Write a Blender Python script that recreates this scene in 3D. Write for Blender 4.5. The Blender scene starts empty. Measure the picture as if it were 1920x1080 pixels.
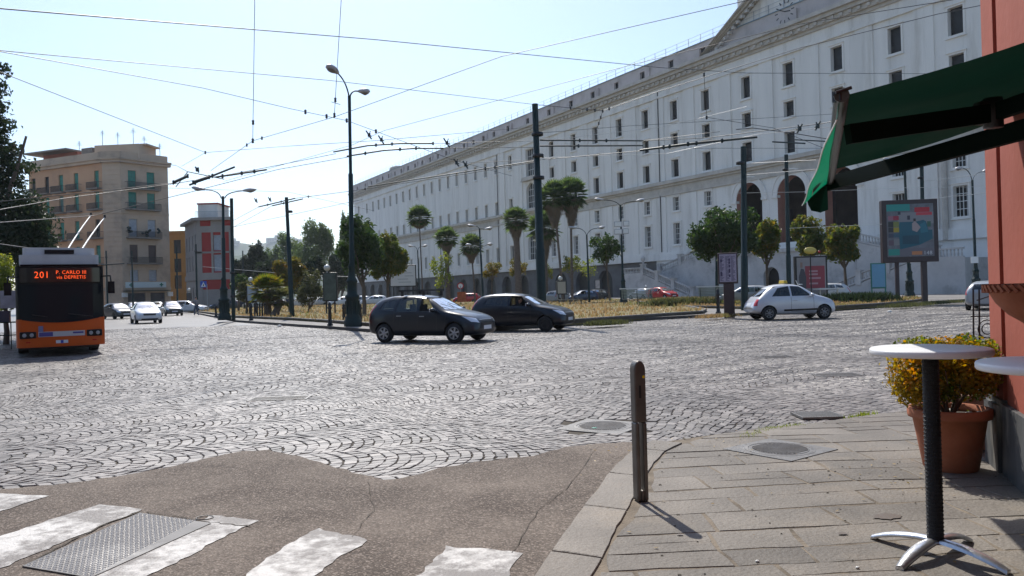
import bpy, bmesh, math, random
import numpy as np
from mathutils import Vector, Matrix, Euler
from mathutils.bvhtree import BVHTree
from math import sin, cos, pi, radians, sqrt, atan2
random.seed(7); RNG = np.random.default_rng(11)
SC = bpy.context.scene
COL = SC.collection
# ------------------------------------------------------------------ camera
F = 1464.0; CAMH = 1.55; ROLL = radians(1.55); PITCH = math.atan((546.5-540)/F)
cam = bpy.data.objects.new("camera", bpy.data.cameras.new("camera")); COL.objects.link(cam)
cam.data.sensor_width = 36; cam.data.lens = 36*F/1920; cam.data.clip_start = .05; cam.data.clip_end = 9000
cam.matrix_world = Matrix.Translation((0, 0, CAMH)) @ Matrix.Rotation(pi/2+PITCH, 4, 'X') @ Matrix.Rotation(-ROLL, 4, 'Z')
SC.camera = cam
# ------------------------------------------------------------------ world, sun, exposure
SUN_AZ = radians(-13.0); SUN_EL = radians(49.0)
w = bpy.data.worlds.new("World"); SC.world = w; w.use_nodes = True
nt = w.node_tree; nt.nodes.clear()
sky = nt.nodes.new('ShaderNodeTexSky'); sky.sky_type = 'NISHITA'; sky.sun_disc = False
sky.sun_elevation = SUN_EL; sky.sun_rotation = SUN_AZ; sky.altitude = 20
sky.air_density = 1.0; sky.dust_density = .9; sky.ozone_density = 3.0
bg = nt.nodes.new('ShaderNodeBackground'); bg.inputs[1].default_value = .13
wo = nt.nodes.new('ShaderNodeOutputWorld'); nt.links.new(sky.outputs[0], bg.inputs[0]); nt.links.new(bg.outputs[0], wo.inputs[0])
sun = bpy.data.objects.new("sun", bpy.data.lights.new("sun", 'SUN')); COL.objects.link(sun)
sun.data.energy = 4.2; sun.data.angle = radians(.53); sun.data.color = (1, .95, .87)
sdir = Vector((sin(SUN_AZ)*cos(SUN_EL), cos(SUN_AZ)*cos(SUN_EL), sin(SUN_EL)))
sun.rotation_euler = sdir.to_track_quat('Z', 'Y').to_euler(); sun.location = (0, 0, 60)
SC.view_settings.view_transform = 'Standard'; SC.view_settings.look = 'None'; SC.view_settings.exposure = 0.47; SC.view_settings.gamma = 1
# ------------------------------------------------------------------ photo pixel -> ray on the ground / at a depth (survey of the place)
def ray(x, y):
    c, s = cos(ROLL), sin(ROLL); dx, dy = x-960, y-540
    a = (dx*c-dy*s)/F; b = -(dx*s+dy*c)/F
    Y = cos(PITCH)-b*sin(PITCH); Z = sin(PITCH)+b*cos(PITCH)
    return a/Y, Z/Y
def G(x, y, z=0.0):
    a, k = ray(x, y); t = (z-CAMH)/k
    return Vector((a*t, t, z))
def D(x, y, Y):
    a, k = ray(x, y); return Vector((a*Y, Y, CAMH+k*Y))
# ------------------------------------------------------------------ object helpers
def tag(o, label=None, cat=None, group=None, kind=None):
    if label: o['label'] = label
    if cat: o['category'] = cat
    if group: o['group'] = group
    if kind: o['kind'] = kind
    return o
def thing(name, loc=(0, 0, 0), rz=0, label=None, cat=None, group=None):
    o = bpy.data.objects.new(name, None); COL.objects.link(o); o.location = loc; o.rotation_euler = (0, 0, rz)
    o.empty_display_size = .3
    return tag(o, label, cat, group)
def kids(o): return [c for c in o.children]
def clone(o, loc=None, rz=None, label=None, group=None, parent=None, scale=None):
    c = o.copy(); COL.objects.link(c); c.parent = parent
    for ch in kids(o): clone(ch, parent=c)
    if loc is not None: c.location = loc
    if rz is not None: c.rotation_euler = (0, 0, rz)
    if scale is not None: c.scale = (scale,)*3 if not hasattr(scale, '__len__') else scale
    if label: c['label'] = label
    if group: c['group'] = group
    return c
class MB:
    def __init__(s): s.v = []; s.f = []; s.m = []; s.sm = []; s.T = None; s.mi = 0; s.smooth = False
    def add(s, vs, fs, smooth=None):
        b = len(s.v)
        if s.T is not None: vs = [s.T @ Vector(v) for v in vs]
        s.v += [tuple(v) for v in vs]
        for f in fs:
            s.f.append(tuple(b+i for i in f)); s.m.append(s.mi); s.sm.append(s.smooth if smooth is None else smooth)
    def box(s, x, y, z, sx, sy, sz, rz=0, taper=1.0, M=None):
        vs = []
        for k in (-.5, .5):
            t = taper if k > 0 else 1
            for i, j in ((-.5, -.5), (.5, -.5), (.5, .5), (-.5, .5)): vs.append(Vector((i*sx*t, j*sy*t, k*sz)))
        R = Matrix.Rotation(rz, 3, 'Z') if M is None else M
        vs = [R @ v + Vector((x, y, z)) for v in vs]
        s.add(vs, [(3, 2, 1, 0), (4, 5, 6, 7), (0, 1, 5, 4), (1, 2, 6, 5), (2, 3, 7, 6), (3, 0, 4, 7)], False)
    def bx(s, x0, x1, y0, y1, z0, z1): s.box((x0+x1)/2, (y0+y1)/2, (z0+z1)/2, abs(x1-x0), abs(y1-y0), abs(z1-z0))
    def tube(s, pts, r, n=8, cap=True, r1=None):
        pts = [Vector(p) for p in pts]; N = len(pts)
        rs = r if hasattr(r, '__len__') else [r+(r1-r)*i/(N-1) if r1 is not None else r for i in range(N)]
        vs = []; up = None
        for i, p in enumerate(pts):
            d = (pts[min(i+1, N-1)]-pts[max(i-1, 0)]).normalized()
            if up is None:
                up = Vector((0, 0, 1)) if abs(d.z) < .9 else Vector((1, 0, 0))
            a = d.cross(up).normalized(); b = a.cross(d).normalized(); up = b
            for k in range(n):
                t = 2*pi*k/n; vs.append(p+a*(cos(t)*rs[i])+b*(sin(t)*rs[i]))
        fs = [(i*n+k, i*n+(k+1) % n, (i+1)*n+(k+1) % n, (i+1)*n+k) for i in range(N-1) for k in range(n)]
        s.add(vs, fs, True)
        if cap: s.add(vs[:n], [tuple(range(n))[::-1]], False); s.add(vs[-n:], [tuple(range(n))], False)
    def lathe(s, prof, c=(0, 0, 0), n=16, axis='Z', smooth=True):
        vs = []; c = Vector(c)
        for r, h in prof:
            for k in range(n):
                t = 2*pi*k/n; v = Vector((r*cos(t), r*sin(t), h))
                if axis == 'Y': v = Vector((v.x, v.z, -v.y))
                if axis == 'X': v = Vector((v.z, v.x, v.y))
                vs.append(v+c)
        fs = [(i*n+k, i*n+(k+1) % n, (i+1)*n+(k+1) % n, (i+1)*n+k) for i in range(len(prof)-1) for k in range(n)]
        s.add(vs, fs, smooth)
    def sphere(s, c, rx, ry, rz, n=12, m=8):
        prof = [(max(1e-4, sin(pi*i/m)), -cos(pi*i/m)) for i in range(m+1)]
        vs = []; fs = []
        for r, h in prof:
            for k in range(n): vs.append((c[0]+rx*r*cos(2*pi*k/n), c[1]+ry*r*sin(2*pi*k/n), c[2]+rz*h))
        fs = [(i*n+k, i*n+(k+1) % n, (i+1)*n+(k+1) % n, (i+1)*n+k) for i in range(m) for k in range(n)]
        s.add(vs, fs, True)
    def prism(s, poly, z0, z1):   # poly in XY
        n = len(poly); vs = [(p[0], p[1], z0) for p in poly]+[(p[0], p[1], z1) for p in poly]
        s.add(vs, [tuple(range(n))[::-1], tuple(range(n, 2*n))]+[(i, (i+1) % n, n+(i+1) % n, n+i) for i in range(n)], False)
    def prism_y(s, poly, y0, y1):  # poly in XZ
        n = len(poly); vs = [(p[0], y0, p[1]) for p in poly]+[(p[0], y1, p[1]) for p in poly]
        s.add(vs, [tuple(range(n)), tuple(range(n, 2*n))[::-1]]+[((i+1) % n, i, n+i, n+(i+1) % n) for i in range(n)], False)
    def grid(s, P, flip=False, smooth=True):  # P[i][j] points
        a, b = len(P), len(P[0]); vs = [p for r in P for p in r]
        fs = [(i*b+j, i*b+j+1, (i+1)*b+j+1, (i+1)*b+j) for i in range(a-1) for j in range(b-1)]
        if flip: fs = [f[::-1] for f in fs]
        s.add(vs, fs, smooth)
    def mesh(s, name, mats):
        me = bpy.data.meshes.new(name); me.from_pydata(s.v, [], s.f)
        for m in (mats if isinstance(mats, (list, tuple)) else [mats]): me.materials.append(m)
        me.polygons.foreach_set('material_index', s.m); me.polygons.foreach_set('use_smooth', s.sm); me.update()
        return me
    def build(s, name, mats, parent=None, loc=None, rz=0):
        return link(name, s.mesh(name, mats), parent, loc, rz)
def link(name, me, parent=None, loc=None, rz=0):
    o = bpy.data.objects.new(name, me); COL.objects.link(o)
    if parent: o.parent = parent
    if loc is not None: o.location = loc
    if rz: o.rotation_euler = (0, 0, rz)
    return o
def np_mesh(name, V, Fq, mat, smooth=False, attr=None):
    me = bpy.data.meshes.new(name); me.vertices.add(len(V)); me.vertices.foreach_set('co', np.asarray(V, np.float32).ravel())
    k = Fq.shape[1]; me.loops.add(Fq.size); me.loops.foreach_set('vertex_index', Fq.astype(np.int32).ravel())
    me.polygons.add(len(Fq)); me.polygons.foreach_set('loop_start', np.arange(0, Fq.size, k, dtype=np.int32)); me.polygons.foreach_set('loop_total', np.full(len(Fq), k, np.int32))
    me.polygons.foreach_set('use_smooth', np.full(len(Fq), smooth)); me.update(calc_edges=True)
    for m in (mat if isinstance(mat, (list, tuple)) else [mat]): me.materials.append(m)
    if attr is not None:
        a = me.attributes.new('tint', 'FLOAT', 'FACE'); a.data.foreach_set('value', np.asarray(attr, np.float32))
    return me
def bevel(o, wd=.01, seg=2):
    m = o.modifiers.new('bevel', 'BEVEL'); m.width = wd; m.segments = seg; m.limit_method = 'ANGLE'; return o
# ------------------------------------------------------------------ materials
def mat(name, col, rough=.6, spec=.5, metal=0, var=.0, vs=3.0, col2=None, bump=0, bs=30, coord='Object', stretch=None, coat=0, emit=None, es=1, trans=0, dirt=None, dirts=1.2, dirta=.5):
    m = bpy.data.materials.new(name); m.use_nodes = True; n = m.node_tree.nodes; L = m.node_tree.links
    b = n['Principled BSDF']; b.inputs['Roughness'].default_value = rough; b.inputs['Metallic'].default_value = metal
    b.inputs['Specular IOR Level'].default_value = spec; b.inputs['Coat Weight'].default_value = coat; b.inputs['Coat Roughness'].default_value = .05
    b.inputs['Base Color'].default_value = (*col, 1); b.inputs['Transmission Weight'].default_value = trans
    if emit: b.inputs['Emission Color'].default_value = (*emit, 1); b.inputs['Emission Strength'].default_value = es
    if var or bump or dirt:
        tc = n.new('ShaderNodeTexCoord'); src = tc.outputs[coord]
        if coord == 'World':
            src = None
        if stretch:
            mp = n.new('ShaderNodeMapping'); mp.inputs['Scale'].default_value = stretch; L.new(src, mp.inputs[0]); src = mp.outputs[0]
    cur = None
    if var:
        no = n.new('ShaderNodeTexNoise'); no.inputs['Scale'].default_value = vs; no.inputs['Detail'].default_value = 6; no.inputs['Roughness'].default_value = .6
        L.new(src, no.inputs['Vector']); r = n.new('ShaderNodeMapRange'); r.inputs[1].default_value = .3; r.inputs[2].default_value = .7
        L.new(no.outputs[0], r.inputs[0]); mx = n.new('ShaderNodeMix'); mx.data_type = 'RGBA'
        c2 = col2 if col2 else tuple(c*(1-var) for c in col); c1 = col if col2 else tuple(min(1, c*(1+var)) for c in col)
        mx.inputs[6].default_value = (*c1, 1); mx.inputs[7].default_value = (*c2, 1); L.new(r.outputs[0], mx.inputs[0]); cur = mx.outputs[2]
    if dirt:
        no = n.new('ShaderNodeTexNoise'); no.inputs['Scale'].default_value = dirts; no.inputs['Detail'].default_value = 8; no.inputs['Roughness'].default_value = .65
        L.new(src, no.inputs['Vector']); r = n.new('ShaderNodeMapRange'); r.inputs[1].default_value = .52; r.inputs[2].default_value = .72; r.inputs[4].default_value = dirta
        L.new(no.outputs[0], r.inputs[0]); mx = n.new('ShaderNodeMix'); mx.data_type = 'RGBA'; mx.inputs[6].default_value = (*col, 1)
        if cur: L.new(cur, mx.inputs[6])
        mx.inputs[7].default_value = (*dirt, 1); L.new(r.outputs[0], mx.inputs[0]); cur = mx.outputs[2]
    if cur: L.new(cur, b.inputs['Base Color'])
    if bump:
        no = n.new('ShaderNodeTexNoise'); no.inputs['Scale'].default_value = bs; no.inputs['Detail'].default_value = 5; L.new(src, no.inputs['Vector'])
        bp = n.new('ShaderNodeBump'); bp.inputs['Strength'].default_value = min(1, bump); bp.inputs['Distance'].default_value = .01 if bump <= 1 else .01*bump
        L.new(no.outputs[0], bp.inputs['Height']); L.new(bp.outputs[0], b.inputs['Normal'])
    return m
def leaf_mat(name, c1, c2, tr=.45, sc=1.3, amp=1.6):
    m = bpy.data.materials.new(name); m.use_nodes = True; n = m.node_tree.nodes; L = m.node_tree.links
    b = n['Principled BSDF']; b.inputs['Roughness'].default_value = .5; b.inputs['Specular IOR Level'].default_value = .3
    at = n.new('ShaderNodeAttribute'); at.attribute_name = 'tint'
    tc = n.new('ShaderNodeTexCoord'); no = n.new('ShaderNodeTexNoise'); no.inputs['Scale'].default_value = sc; no.inputs['Detail'].default_value = 3; L.new(tc.outputs['Object'], no.inputs[0])
    ad = n.new('ShaderNodeMath'); ad.operation = 'MULTIPLY_ADD'; L.new(no.outputs[0], ad.inputs[0]); ad.inputs[1].default_value = amp; ad.inputs[2].default_value = -amp/2
    a2 = n.new('ShaderNodeMath'); a2.operation = 'ADD'; a2.use_clamp = True; L.new(ad.outputs[0], a2.inputs[0]); L.new(at.outputs['Fac'], a2.inputs[1])
    mx = n.new('ShaderNodeMix'); mx.data_type = 'RGBA'; mx.inputs[6].default_value = (*c1, 1); mx.inputs[7].default_value = (*c2, 1); L.new(a2.outputs[0], mx.inputs[0])
    L.new(mx.outputs[2], b.inputs['Base Color'])
    t = n.new('ShaderNodeBsdfTranslucent'); hs = n.new('ShaderNodeHueSaturation'); hs.inputs['Value'].default_value = 1.9; hs.inputs['Saturation'].default_value = 1.15; hs.inputs['Hue'].default_value = .485
    L.new(mx.outputs[2], hs.inputs['Color']); L.new(hs.outputs[0], t.inputs[0])
    ms = n.new('ShaderNodeMixShader'); ms.inputs[0].default_value = tr; L.new(b.outputs[0], ms.inputs[1]); L.new(t.outputs[0], ms.inputs[2])
    L.new(ms.outputs[0], n['Material Output'].inputs[0]); return m
def glass_mat(name, tint=(.55, .62, .62), rough=.03, fac=.5):
    m = bpy.data.materials.new(name); m.use_nodes = True; n = m.node_tree.nodes; L = m.node_tree.links
    g = n.new('ShaderNodeBsdfGlossy'); g.inputs['Roughness'].default_value = rough; t = n.new('ShaderNodeBsdfTransparent'); t.inputs[0].default_value = (*tint, 1)
    fr = n.new('ShaderNodeFresnel'); fr.inputs[0].default_value = 1.5; ms = n.new('ShaderNodeMixShader')
    a = n.new('ShaderNodeMath'); a.operation = 'MULTIPLY_ADD'; a.inputs[1].default_value = 1.6; a.inputs[2].default_value = .02; a.use_clamp = True
    L.new(fr.outputs[0], a.inputs[0]); L.new(a.outputs[0], ms.inputs[0]); L.new(t.outputs[0], ms.inputs[1]); L.new(g.outputs[0], ms.inputs[2])
    L.new(ms.outputs[0], n['Material Output'].inputs[0]); return m
M = {}
M['pole_green'] = mat('green_painted_iron', (.005, .020, .018), .5, .35, var=.3, vs=6, dirt=(.018, .018, .017), dirts=4)
M['black_iron'] = mat('black_iron', (.012, .013, .015), .5, var=.2, vs=8)
M['white_plaster'] = mat('white_plaster', (.745, .715, .67), .85, .3, var=.09, vs=.35, stretch=(1.3, 1.3, .14), dirt=(.50, .465, .41), dirts=.5, dirta=.75, bump=.2, bs=3)
M['stone_trim'] = mat('weathered_stone_trim', (.50, .46, .41), .85, .3, var=.15, vs=.8, dirt=(.36, .32, .27), dirts=.9, dirta=.6, bump=.4, bs=3)
M['grey_base'] = mat('grey_basement_stone', (.135, .13, .13), .85, .3, var=.25, vs=.4, dirt=(.08, .075, .07), dirts=.5, dirta=.7, bump=.5, bs=2)
M['stair_stone'] = mat('pale_stair_stone', (.50, .48, .46), .85, .3, var=.15, vs=.5, dirt=(.2, .18, .17), dirts=.6, dirta=.6, bump=.4, bs=3)
M['dark_pane'] = mat('dark_window', (.014, .014, .016), .4, .3, var=.5, vs=.8)
M['grey_pane'] = mat('grey_window_glass', (.05, .055, .065), .15, .6)
M['white_paint'] = mat('white_paint', (.75, .75, .73), .5)
M['pink_plaster'] = mat('pink_plaster', (.36, .16, .115), .85, var=.15, vs=.5, dirt=(.25, .12, .09), dirts=.8)
M['metal_grey'] = mat('grey_metal', (.35, .36, .37), .4, metal=.8, var=.1, vs=8)
M['lamp_grey'] = mat('lamp_housing_grey', (.42, .42, .44), .45, var=.15, vs=8)
M['lamp_dark'] = mat('lamp_bowl', (.16, .15, .15), .3)
M['bark'] = mat('bark', (.11, .085, .065), .9, var=.35, vs=4, stretch=(1, 1, .3), bump=1, bs=12)
M['palm_bark'] = mat('palm_bark', (.13, .10, .08), .9, var=.35, vs=3, stretch=(1, 1, 3), bump=1, bs=8)
# ================================================================== GROUND
def sheet(name, poly, z, m, kind='structure'):
    mb = MB(); mb.add([(p[0], p[1], z) for p in poly], [tuple(range(len(poly)))]); o = mb.build(name, m); tag(o, kind=kind); return o
def inpoly(P, poly):
    x, y = P[:, 0], P[:, 1]; r = np.zeros(len(P), bool); j = len(poly)-1
    for i in range(len(poly)):
        xi, yi = poly[i][:2]; xj, yj = poly[j][:2]
        c = ((yi > y) != (yj > y)) & (x < (xj-xi)*(y-yi)/(yj-yi+1e-12)+xi); r ^= c; j = i
    return r
M['dirt'] = mat('joint_dirt', (.075, .065, .053), .95, .2, var=.3, vs=5, dirt=(.05, .06, .02), dirts=.8, dirta=.5, bump=.5, bs=60)
# cobbles (far): flat stone colour with a small-scale bump
def cobble_mat():
    m = bpy.data.materials.new('basalt_cobbles'); m.use_nodes = True; n = m.node_tree.nodes; L = m.node_tree.links
    b = n['Principled BSDF']; b.inputs['Roughness'].default_value = .43; b.inputs['Specular IOR Level'].default_value = .55
    tc = n.new('ShaderNodeTexCoord')
    at = n.new('ShaderNodeAttribute'); at.attribute_name = 'tint'
    no = n.new('ShaderNodeTexNoise'); no.inputs['Scale'].default_value = .35; no.inputs['Detail'].default_value = 5; L.new(tc.outputs['Object'], no.inputs[0])
    n2 = n.new('ShaderNodeTexNoise'); n2.inputs['Scale'].default_value = 22; n2.inputs['Detail'].default_value = 4; L.new(tc.outputs['Object'], n2.inputs[0])
    cr = n.new('ShaderNodeValToRGB'); cr.color_ramp.elements[0].position = .3; cr.color_ramp.elements[0].color = (.095, .083, .074, 1)
    cr.color_ramp.elements[1].position = .75; cr.color_ramp.elements[1].color = (.235, .21, .19, 1)
    a = n.new('ShaderNodeMath'); a.operation = 'MULTIPLY_ADD'; a.inputs[1].default_value = .7; L.new(at.outputs['Fac'], a.inputs[0]); L.new(no.outputs[0], a.inputs[2])
    a2 = n.new('ShaderNodeMath'); a2.operation = 'MULTIPLY_ADD'; a2.inputs[1].default_value = .25; L.new(n2.outputs[0], a2.inputs[0]); L.new(a.outputs[0], a2.inputs[2])
    s = n.new('ShaderNodeMath'); s.operation = 'SUBTRACT'; s.inputs[1].default_value = .125; L.new(a2.outputs[0], s.inputs[0]); L.new(s.outputs[0], cr.inputs[0]); L.new(cr.outputs[0], b.inputs['Base Color'])
    rr = n.new('ShaderNodeMapRange'); rr.inputs[3].default_value = .44; rr.inputs[4].default_value = .54; L.new(no.outputs[0], rr.inputs[0]); L.new(rr.outputs[0], b.inputs['Roughness'])
    n3 = n.new('ShaderNodeTexNoise'); n3.inputs['Scale'].default_value = 45; n3.inputs['Detail'].default_value = 3; L.new(tc.outputs['Object'], n3.inputs[0])
    bp = n.new('ShaderNodeBump'); bp.inputs['Strength'].default_value = .5; bp.inputs['Distance'].default_value = .0025; L.new(n3.outputs[0], bp.inputs['Height']); L.new(bp.outputs[0], b.inputs['Normal'])
    return m
M['cobble'] = cobble_mat()
m = M['cobble_far'] = mat('basalt_cobbles_far', (.12, .108, .10), .42, .5, var=.22, vs=.4, bump=1, bs=8, dirt=(.05, .045, .04), dirts=1.5, dirta=.35)
tag(sheet('ground', [(-2500, -75), (2500, -75), (2500, 3100), (-2500, 3100)], -.05, M['cobble_far']), kind='structure')
sheet('cobble_bed', [(-60, -8), (60, -8), (60, 45), (-60, 45)], -.011, M['dirt'])
# far piazza paving (beyond the individually laid stones)
sheet('cobblestone_piazza', [(-400, 44.9), (400, 44.9), (400, 400), (-400, 400)], 0.0, M['cobble_far'])
sheet('cobblestone_road', [(-400, -30), (-34, -30), (-34, 44.9), (-400, 44.9)], 0.0, M['cobble_far'])
sheet('cobblestone_road', [(-8.3, 4.4), (-60, 4.4), (-60, 44.9), (-36.5, 44.9)], .0005, M['cobble_far'])
sheet('cobblestone_road', [(8.9, 8.5), (36.3, 44.8), (60, 44.8), (60, 8.5)], .0005, M['cobble_far'])
sheet('cobblestone_side_road', [(34, 10), (400, 10), (400, 44.9), (34, 44.9)], 0.0, M['cobble_far'])
ASPH = [G(x, y) for x, y in [(-700, 990), (-300, 950), (-60, 924), (60, 915), (150, 905), (250, 890), (330, 875), (400, 858), (450, 848), (500, 845), (560, 854), (600, 868), (650, 880), (690, 893), (735, 902), (780, 892), (820, 878), (900, 866), (1000, 855), (1060, 840), (1120, 833), (1180, 830), (1225, 832)]]
ASPH = [Vector((p.x+random.uniform(-.03, .03), p.y+random.uniform(-.03, .03), 0)) for p in ASPH]
# subdivide the ragged edge
e = []
for a, b in zip(ASPH[:-1], ASPH[1:]):
    for k in range(4):
        p = a.lerp(b, k/4); e.append(p+Vector((random.uniform(-.02, .02), random.uniform(-.03, .03), 0)))
e.append(ASPH[-1])
ASPHP = e+[Vector((3, 7.9, 0)), Vector((3, -6, 0)), Vector((-30, -6, 0)), Vector((-30, 4, 0))]
SIDE = [G(x, y) for x, y in [(1010, 1080), (1060, 1008), (1110, 938), (1150, 884), (1186, 848), (1232, 836), (1330, 822), (1430, 814), (1560, 795), (1700, 775), (1800, 765)]]
SIDE = [Vector((-.95, .0, 0))]+SIDE+[Vector((5.6, 9.0, 0)), Vector((8.5, 8.2, 0)), Vector((8.5, -3, 0)), Vector((-1.6, -3, 0))]
ISL = [G(x, y) for x, y in [(345, 583), (375, 590), (442, 604), (560, 613), (620, 617), (680, 622), (760, 627), (900, 622), (1060, 612), (1190, 602), (1320, 595), (1480, 588), (1560, 583), (1660, 575), (1740, 569), (1800, 565), (1840, 562)]]
isl_c = ISL[:]
ISLP = ISL+[Vector((60, 74, 0)), Vector((36, 100, 0)), Vector((2, 150, 0)), Vector((-50, 165, 0)), Vector((-62, 150, 0))]
# ---- individually laid basalt setts near the viewer, in segmental arcs
def warp(P):
    x, y = P[:, 0], P[:, 1]
    dx = .42*np.sin(.85*y+.25*x+1.0)+.16*np.sin(1.5*y-.35*x+2.)+.5*np.sin(.21*x+.33*y)
    dy = .46*np.sin(.8*x-.2*y)+.20*np.sin(1.35*x+.4*y+.7)+.4*np.sin(.27*x-.2*y+2.2)
    return np.stack([x+dx, y+dy], 1)
W = 1.32; n = 12; s = .108; phi = radians(27)
rowsj = np.arange(-36, 64); ii = np.arange(-520, 640)
kk = np.arange(n+1); u = kk/n*W; R0 = 1.2; arc = np.sqrt(R0**2-(u-W/2)**2)-R0
J, I, K = np.meshgrid(rowsj, ii, np.arange(n), indexing='ij'); J, I, K = J.ravel(), I.ravel(), K.ravel()
off = (J % 2)*.5*s + RNG.normal(0, .1, 200)[J % 200]
def corner(di, dk):
    k = K+dk
    a = (I+di)*s+arc[k]+off
    jit = .22*s*np.sin((I*12.9898+J*78.233+K*37.7)*43.7)*(1 if dk else 0)
    b = J*W+u[k]
    b = b+np.where((k > 0) & (k < n), .25*s*np.sin(I*7.13+J*3.1), 0)
    x = a*cos(phi)-b*sin(phi); y = a*sin(phi)+b*cos(phi)
    return warp(np.stack([x, y], 1))
C = [corner(0, 0), corner(1, 0), corner(1, 1), corner(0, 1)]
cen = sum(C)/4
keep = (cen[:, 1] > 4.2) & (cen[:, 1] < 45.2) & (np.abs(cen[:, 0]) < .70*cen[:, 1]+5)
keep &= ~inpoly(cen, [p for p in SIDE]) & ~inpoly(cen, ISLP) & ~inpoly(cen, [(p.x, p.y-.08) for p in ASPHP])
MAN = [(G(1130, 799), .38, .3)]
for c, rx, ry in MAN: keep &= ~((np.abs(cen[:, 0]-c.x) < rx+.06) & (np.abs(cen[:, 1]-c.y) < rx+.06))
C = [c[keep] for c in C]; cen = cen[keep]; N = len(cen)
print('setts', N)
ang = RNG.normal(0, .05, N)
gap = RNG.uniform(.86, .965, N)[:, None]
out = []; inn = []; low = []
tx, ty = RNG.normal(0, .02, N), RNG.normal(0, .02, N); z0 = RNG.normal(0, .0018, N)
for c in C:
    d = c-cen+RNG.normal(0, .006, (N, 2)); o = cen+d*gap; i = cen+d*gap*.91
    zo = z0+d[:, 0]*tx+d[:, 1]*ty
    out.append(np.column_stack([o, zo-.0045])); inn.append(np.column_stack([i, zo*1+.0])); low.append(np.column_stack([cen+d*gap*1.02, np.full(N, -.03)]))
V = np.stack(inn+out+low, 1).reshape(-1, 3)
b = (np.arange(N)*12)[:, None]
fs = [b+np.array([0, 1, 2, 3])]
for a, c in ((0, 1), (1, 2), (2, 3), (3, 0)):
    fs.append(b+np.array([a, a+4, c+4, c])); fs.append(b+np.array([a+4, a+8, c+8, c+4]))
Fq = np.stack(fs, 1).reshape(-1, 4)
# make face winding upward
v = V[Fq[0]]
nz = np.cross(v[1]-v[0], v[2]-v[0])[2]
if nz < 0: Fq = Fq[:, ::-1]
tint = np.repeat(RNG.normal(0, .24, N), 9)
o = link('cobblestones', np_mesh('cobblestones', V, Fq, M['cobble'], False, tint)); tag(o, kind='structure')
# ---- asphalt with worn paint
def asphalt_mat(name, c1, c2, speck, bumpd=.004):
    m = bpy.data.materials.new(name); m.use_nodes = True; n = m.node_tree.nodes; L = m.node_tree.links
    b = n['Principled BSDF']; b.inputs['Roughness'].default_value = .85; b.inputs['Specular IOR Level'].default_value = .25
    tc = n.new('ShaderNodeTexCoord')
    n1 = n.new('ShaderNodeTexNoise'); n1.inputs['Scale'].default_value = .75; n1.inputs['Detail'].default_value = 7; n1.inputs['Roughness'].default_value = .62; L.new(tc.outputs['Object'], n1.inputs[0])
    n2 = n.new('ShaderNodeTexVoronoi'); n2.inputs['Scale'].default_value = 95; L.new(tc.outputs['Object'], n2.inputs['Vector'])
    n3 = n.new('ShaderNodeTexNoise'); n3.inputs['Scale'].default_value = 60; n3.inputs['Detail'].default_value = 6; n3.inputs['Roughness'].default_value = .75; L.new(tc.outputs['Object'], n3.inputs[0])
    mx = n.new('ShaderNodeMix'); mx.data_type = 'RGBA'; mx.inputs[6].default_value = (*c1, 1); mx.inputs[7].default_value = (*c2, 1)
    r = n.new('ShaderNodeMapRange'); r.inputs[1].default_value = .40; r.inputs[2].default_value = .60; L.new(n1.outputs[0], r.inputs[0]); L.new(r.outputs[0], mx.inputs[0])
    sp = n.new('ShaderNodeSeparateColor'); L.new(n2.outputs['Color'], sp.inputs[0])
    r2 = n.new('ShaderNodeMapRange'); r2.inputs[1].default_value = .62; r2.inputs[2].default_value = .95; r2.inputs[4].default_value = .75; L.new(sp.outputs[0], r2.inputs[0])
    m2 = n.new('ShaderNodeMix'); m2.data_type = 'RGBA'; m2.inputs[7].default_value = (*speck, 1); L.new(mx.outputs[2], m2.inputs[6]); L.new(r2.outputs[0], m2.inputs[0])
    r3 = n.new('ShaderNodeMapRange'); r3.inputs[1].default_value = .35; r3.inputs[2].default_value = .6; r3.inputs[3].default_value = .45; r3.inputs[4].default_value = 1.15; r3.clamp = False; L.new(n3.outputs[0], r3.inputs[0])
    m3 = n.new('ShaderNodeVectorMath'); m3.operation = 'SCALE'; L.new(m2.outputs[2], m3.inputs[0]); L.new(r3.outputs[0], m3.inputs['Scale'])
    L.new(m3.outputs[0], b.inputs['Base Color'])
    bp = n.new('ShaderNodeBump'); bp.inputs['Strength'].default_value = 1; bp.inputs['Distance'].default_value = bumpd; L.new(n3.outputs[0], bp.inputs['Height'])
    b2 = n.new('ShaderNodeBump'); b2.inputs['Strength'].default_value = .8; b2.inputs['Distance'].default_value = bumpd; L.new(n2.outputs['Distance'], b2.inputs['Height']); L.new(bp.outputs[0], b2.inputs['Normal']); L.new(b2.outputs[0], b.inputs['Normal'])
    return m
M['asphalt'] = asphalt_mat('worn_asphalt', (.082, .063, .050), (.165, .135, .110), (.30, .25, .21))
M['paint'] = mat('worn_road_paint', (.52, .505, .48), .6, .4, bump=.8, bs=60)
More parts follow.
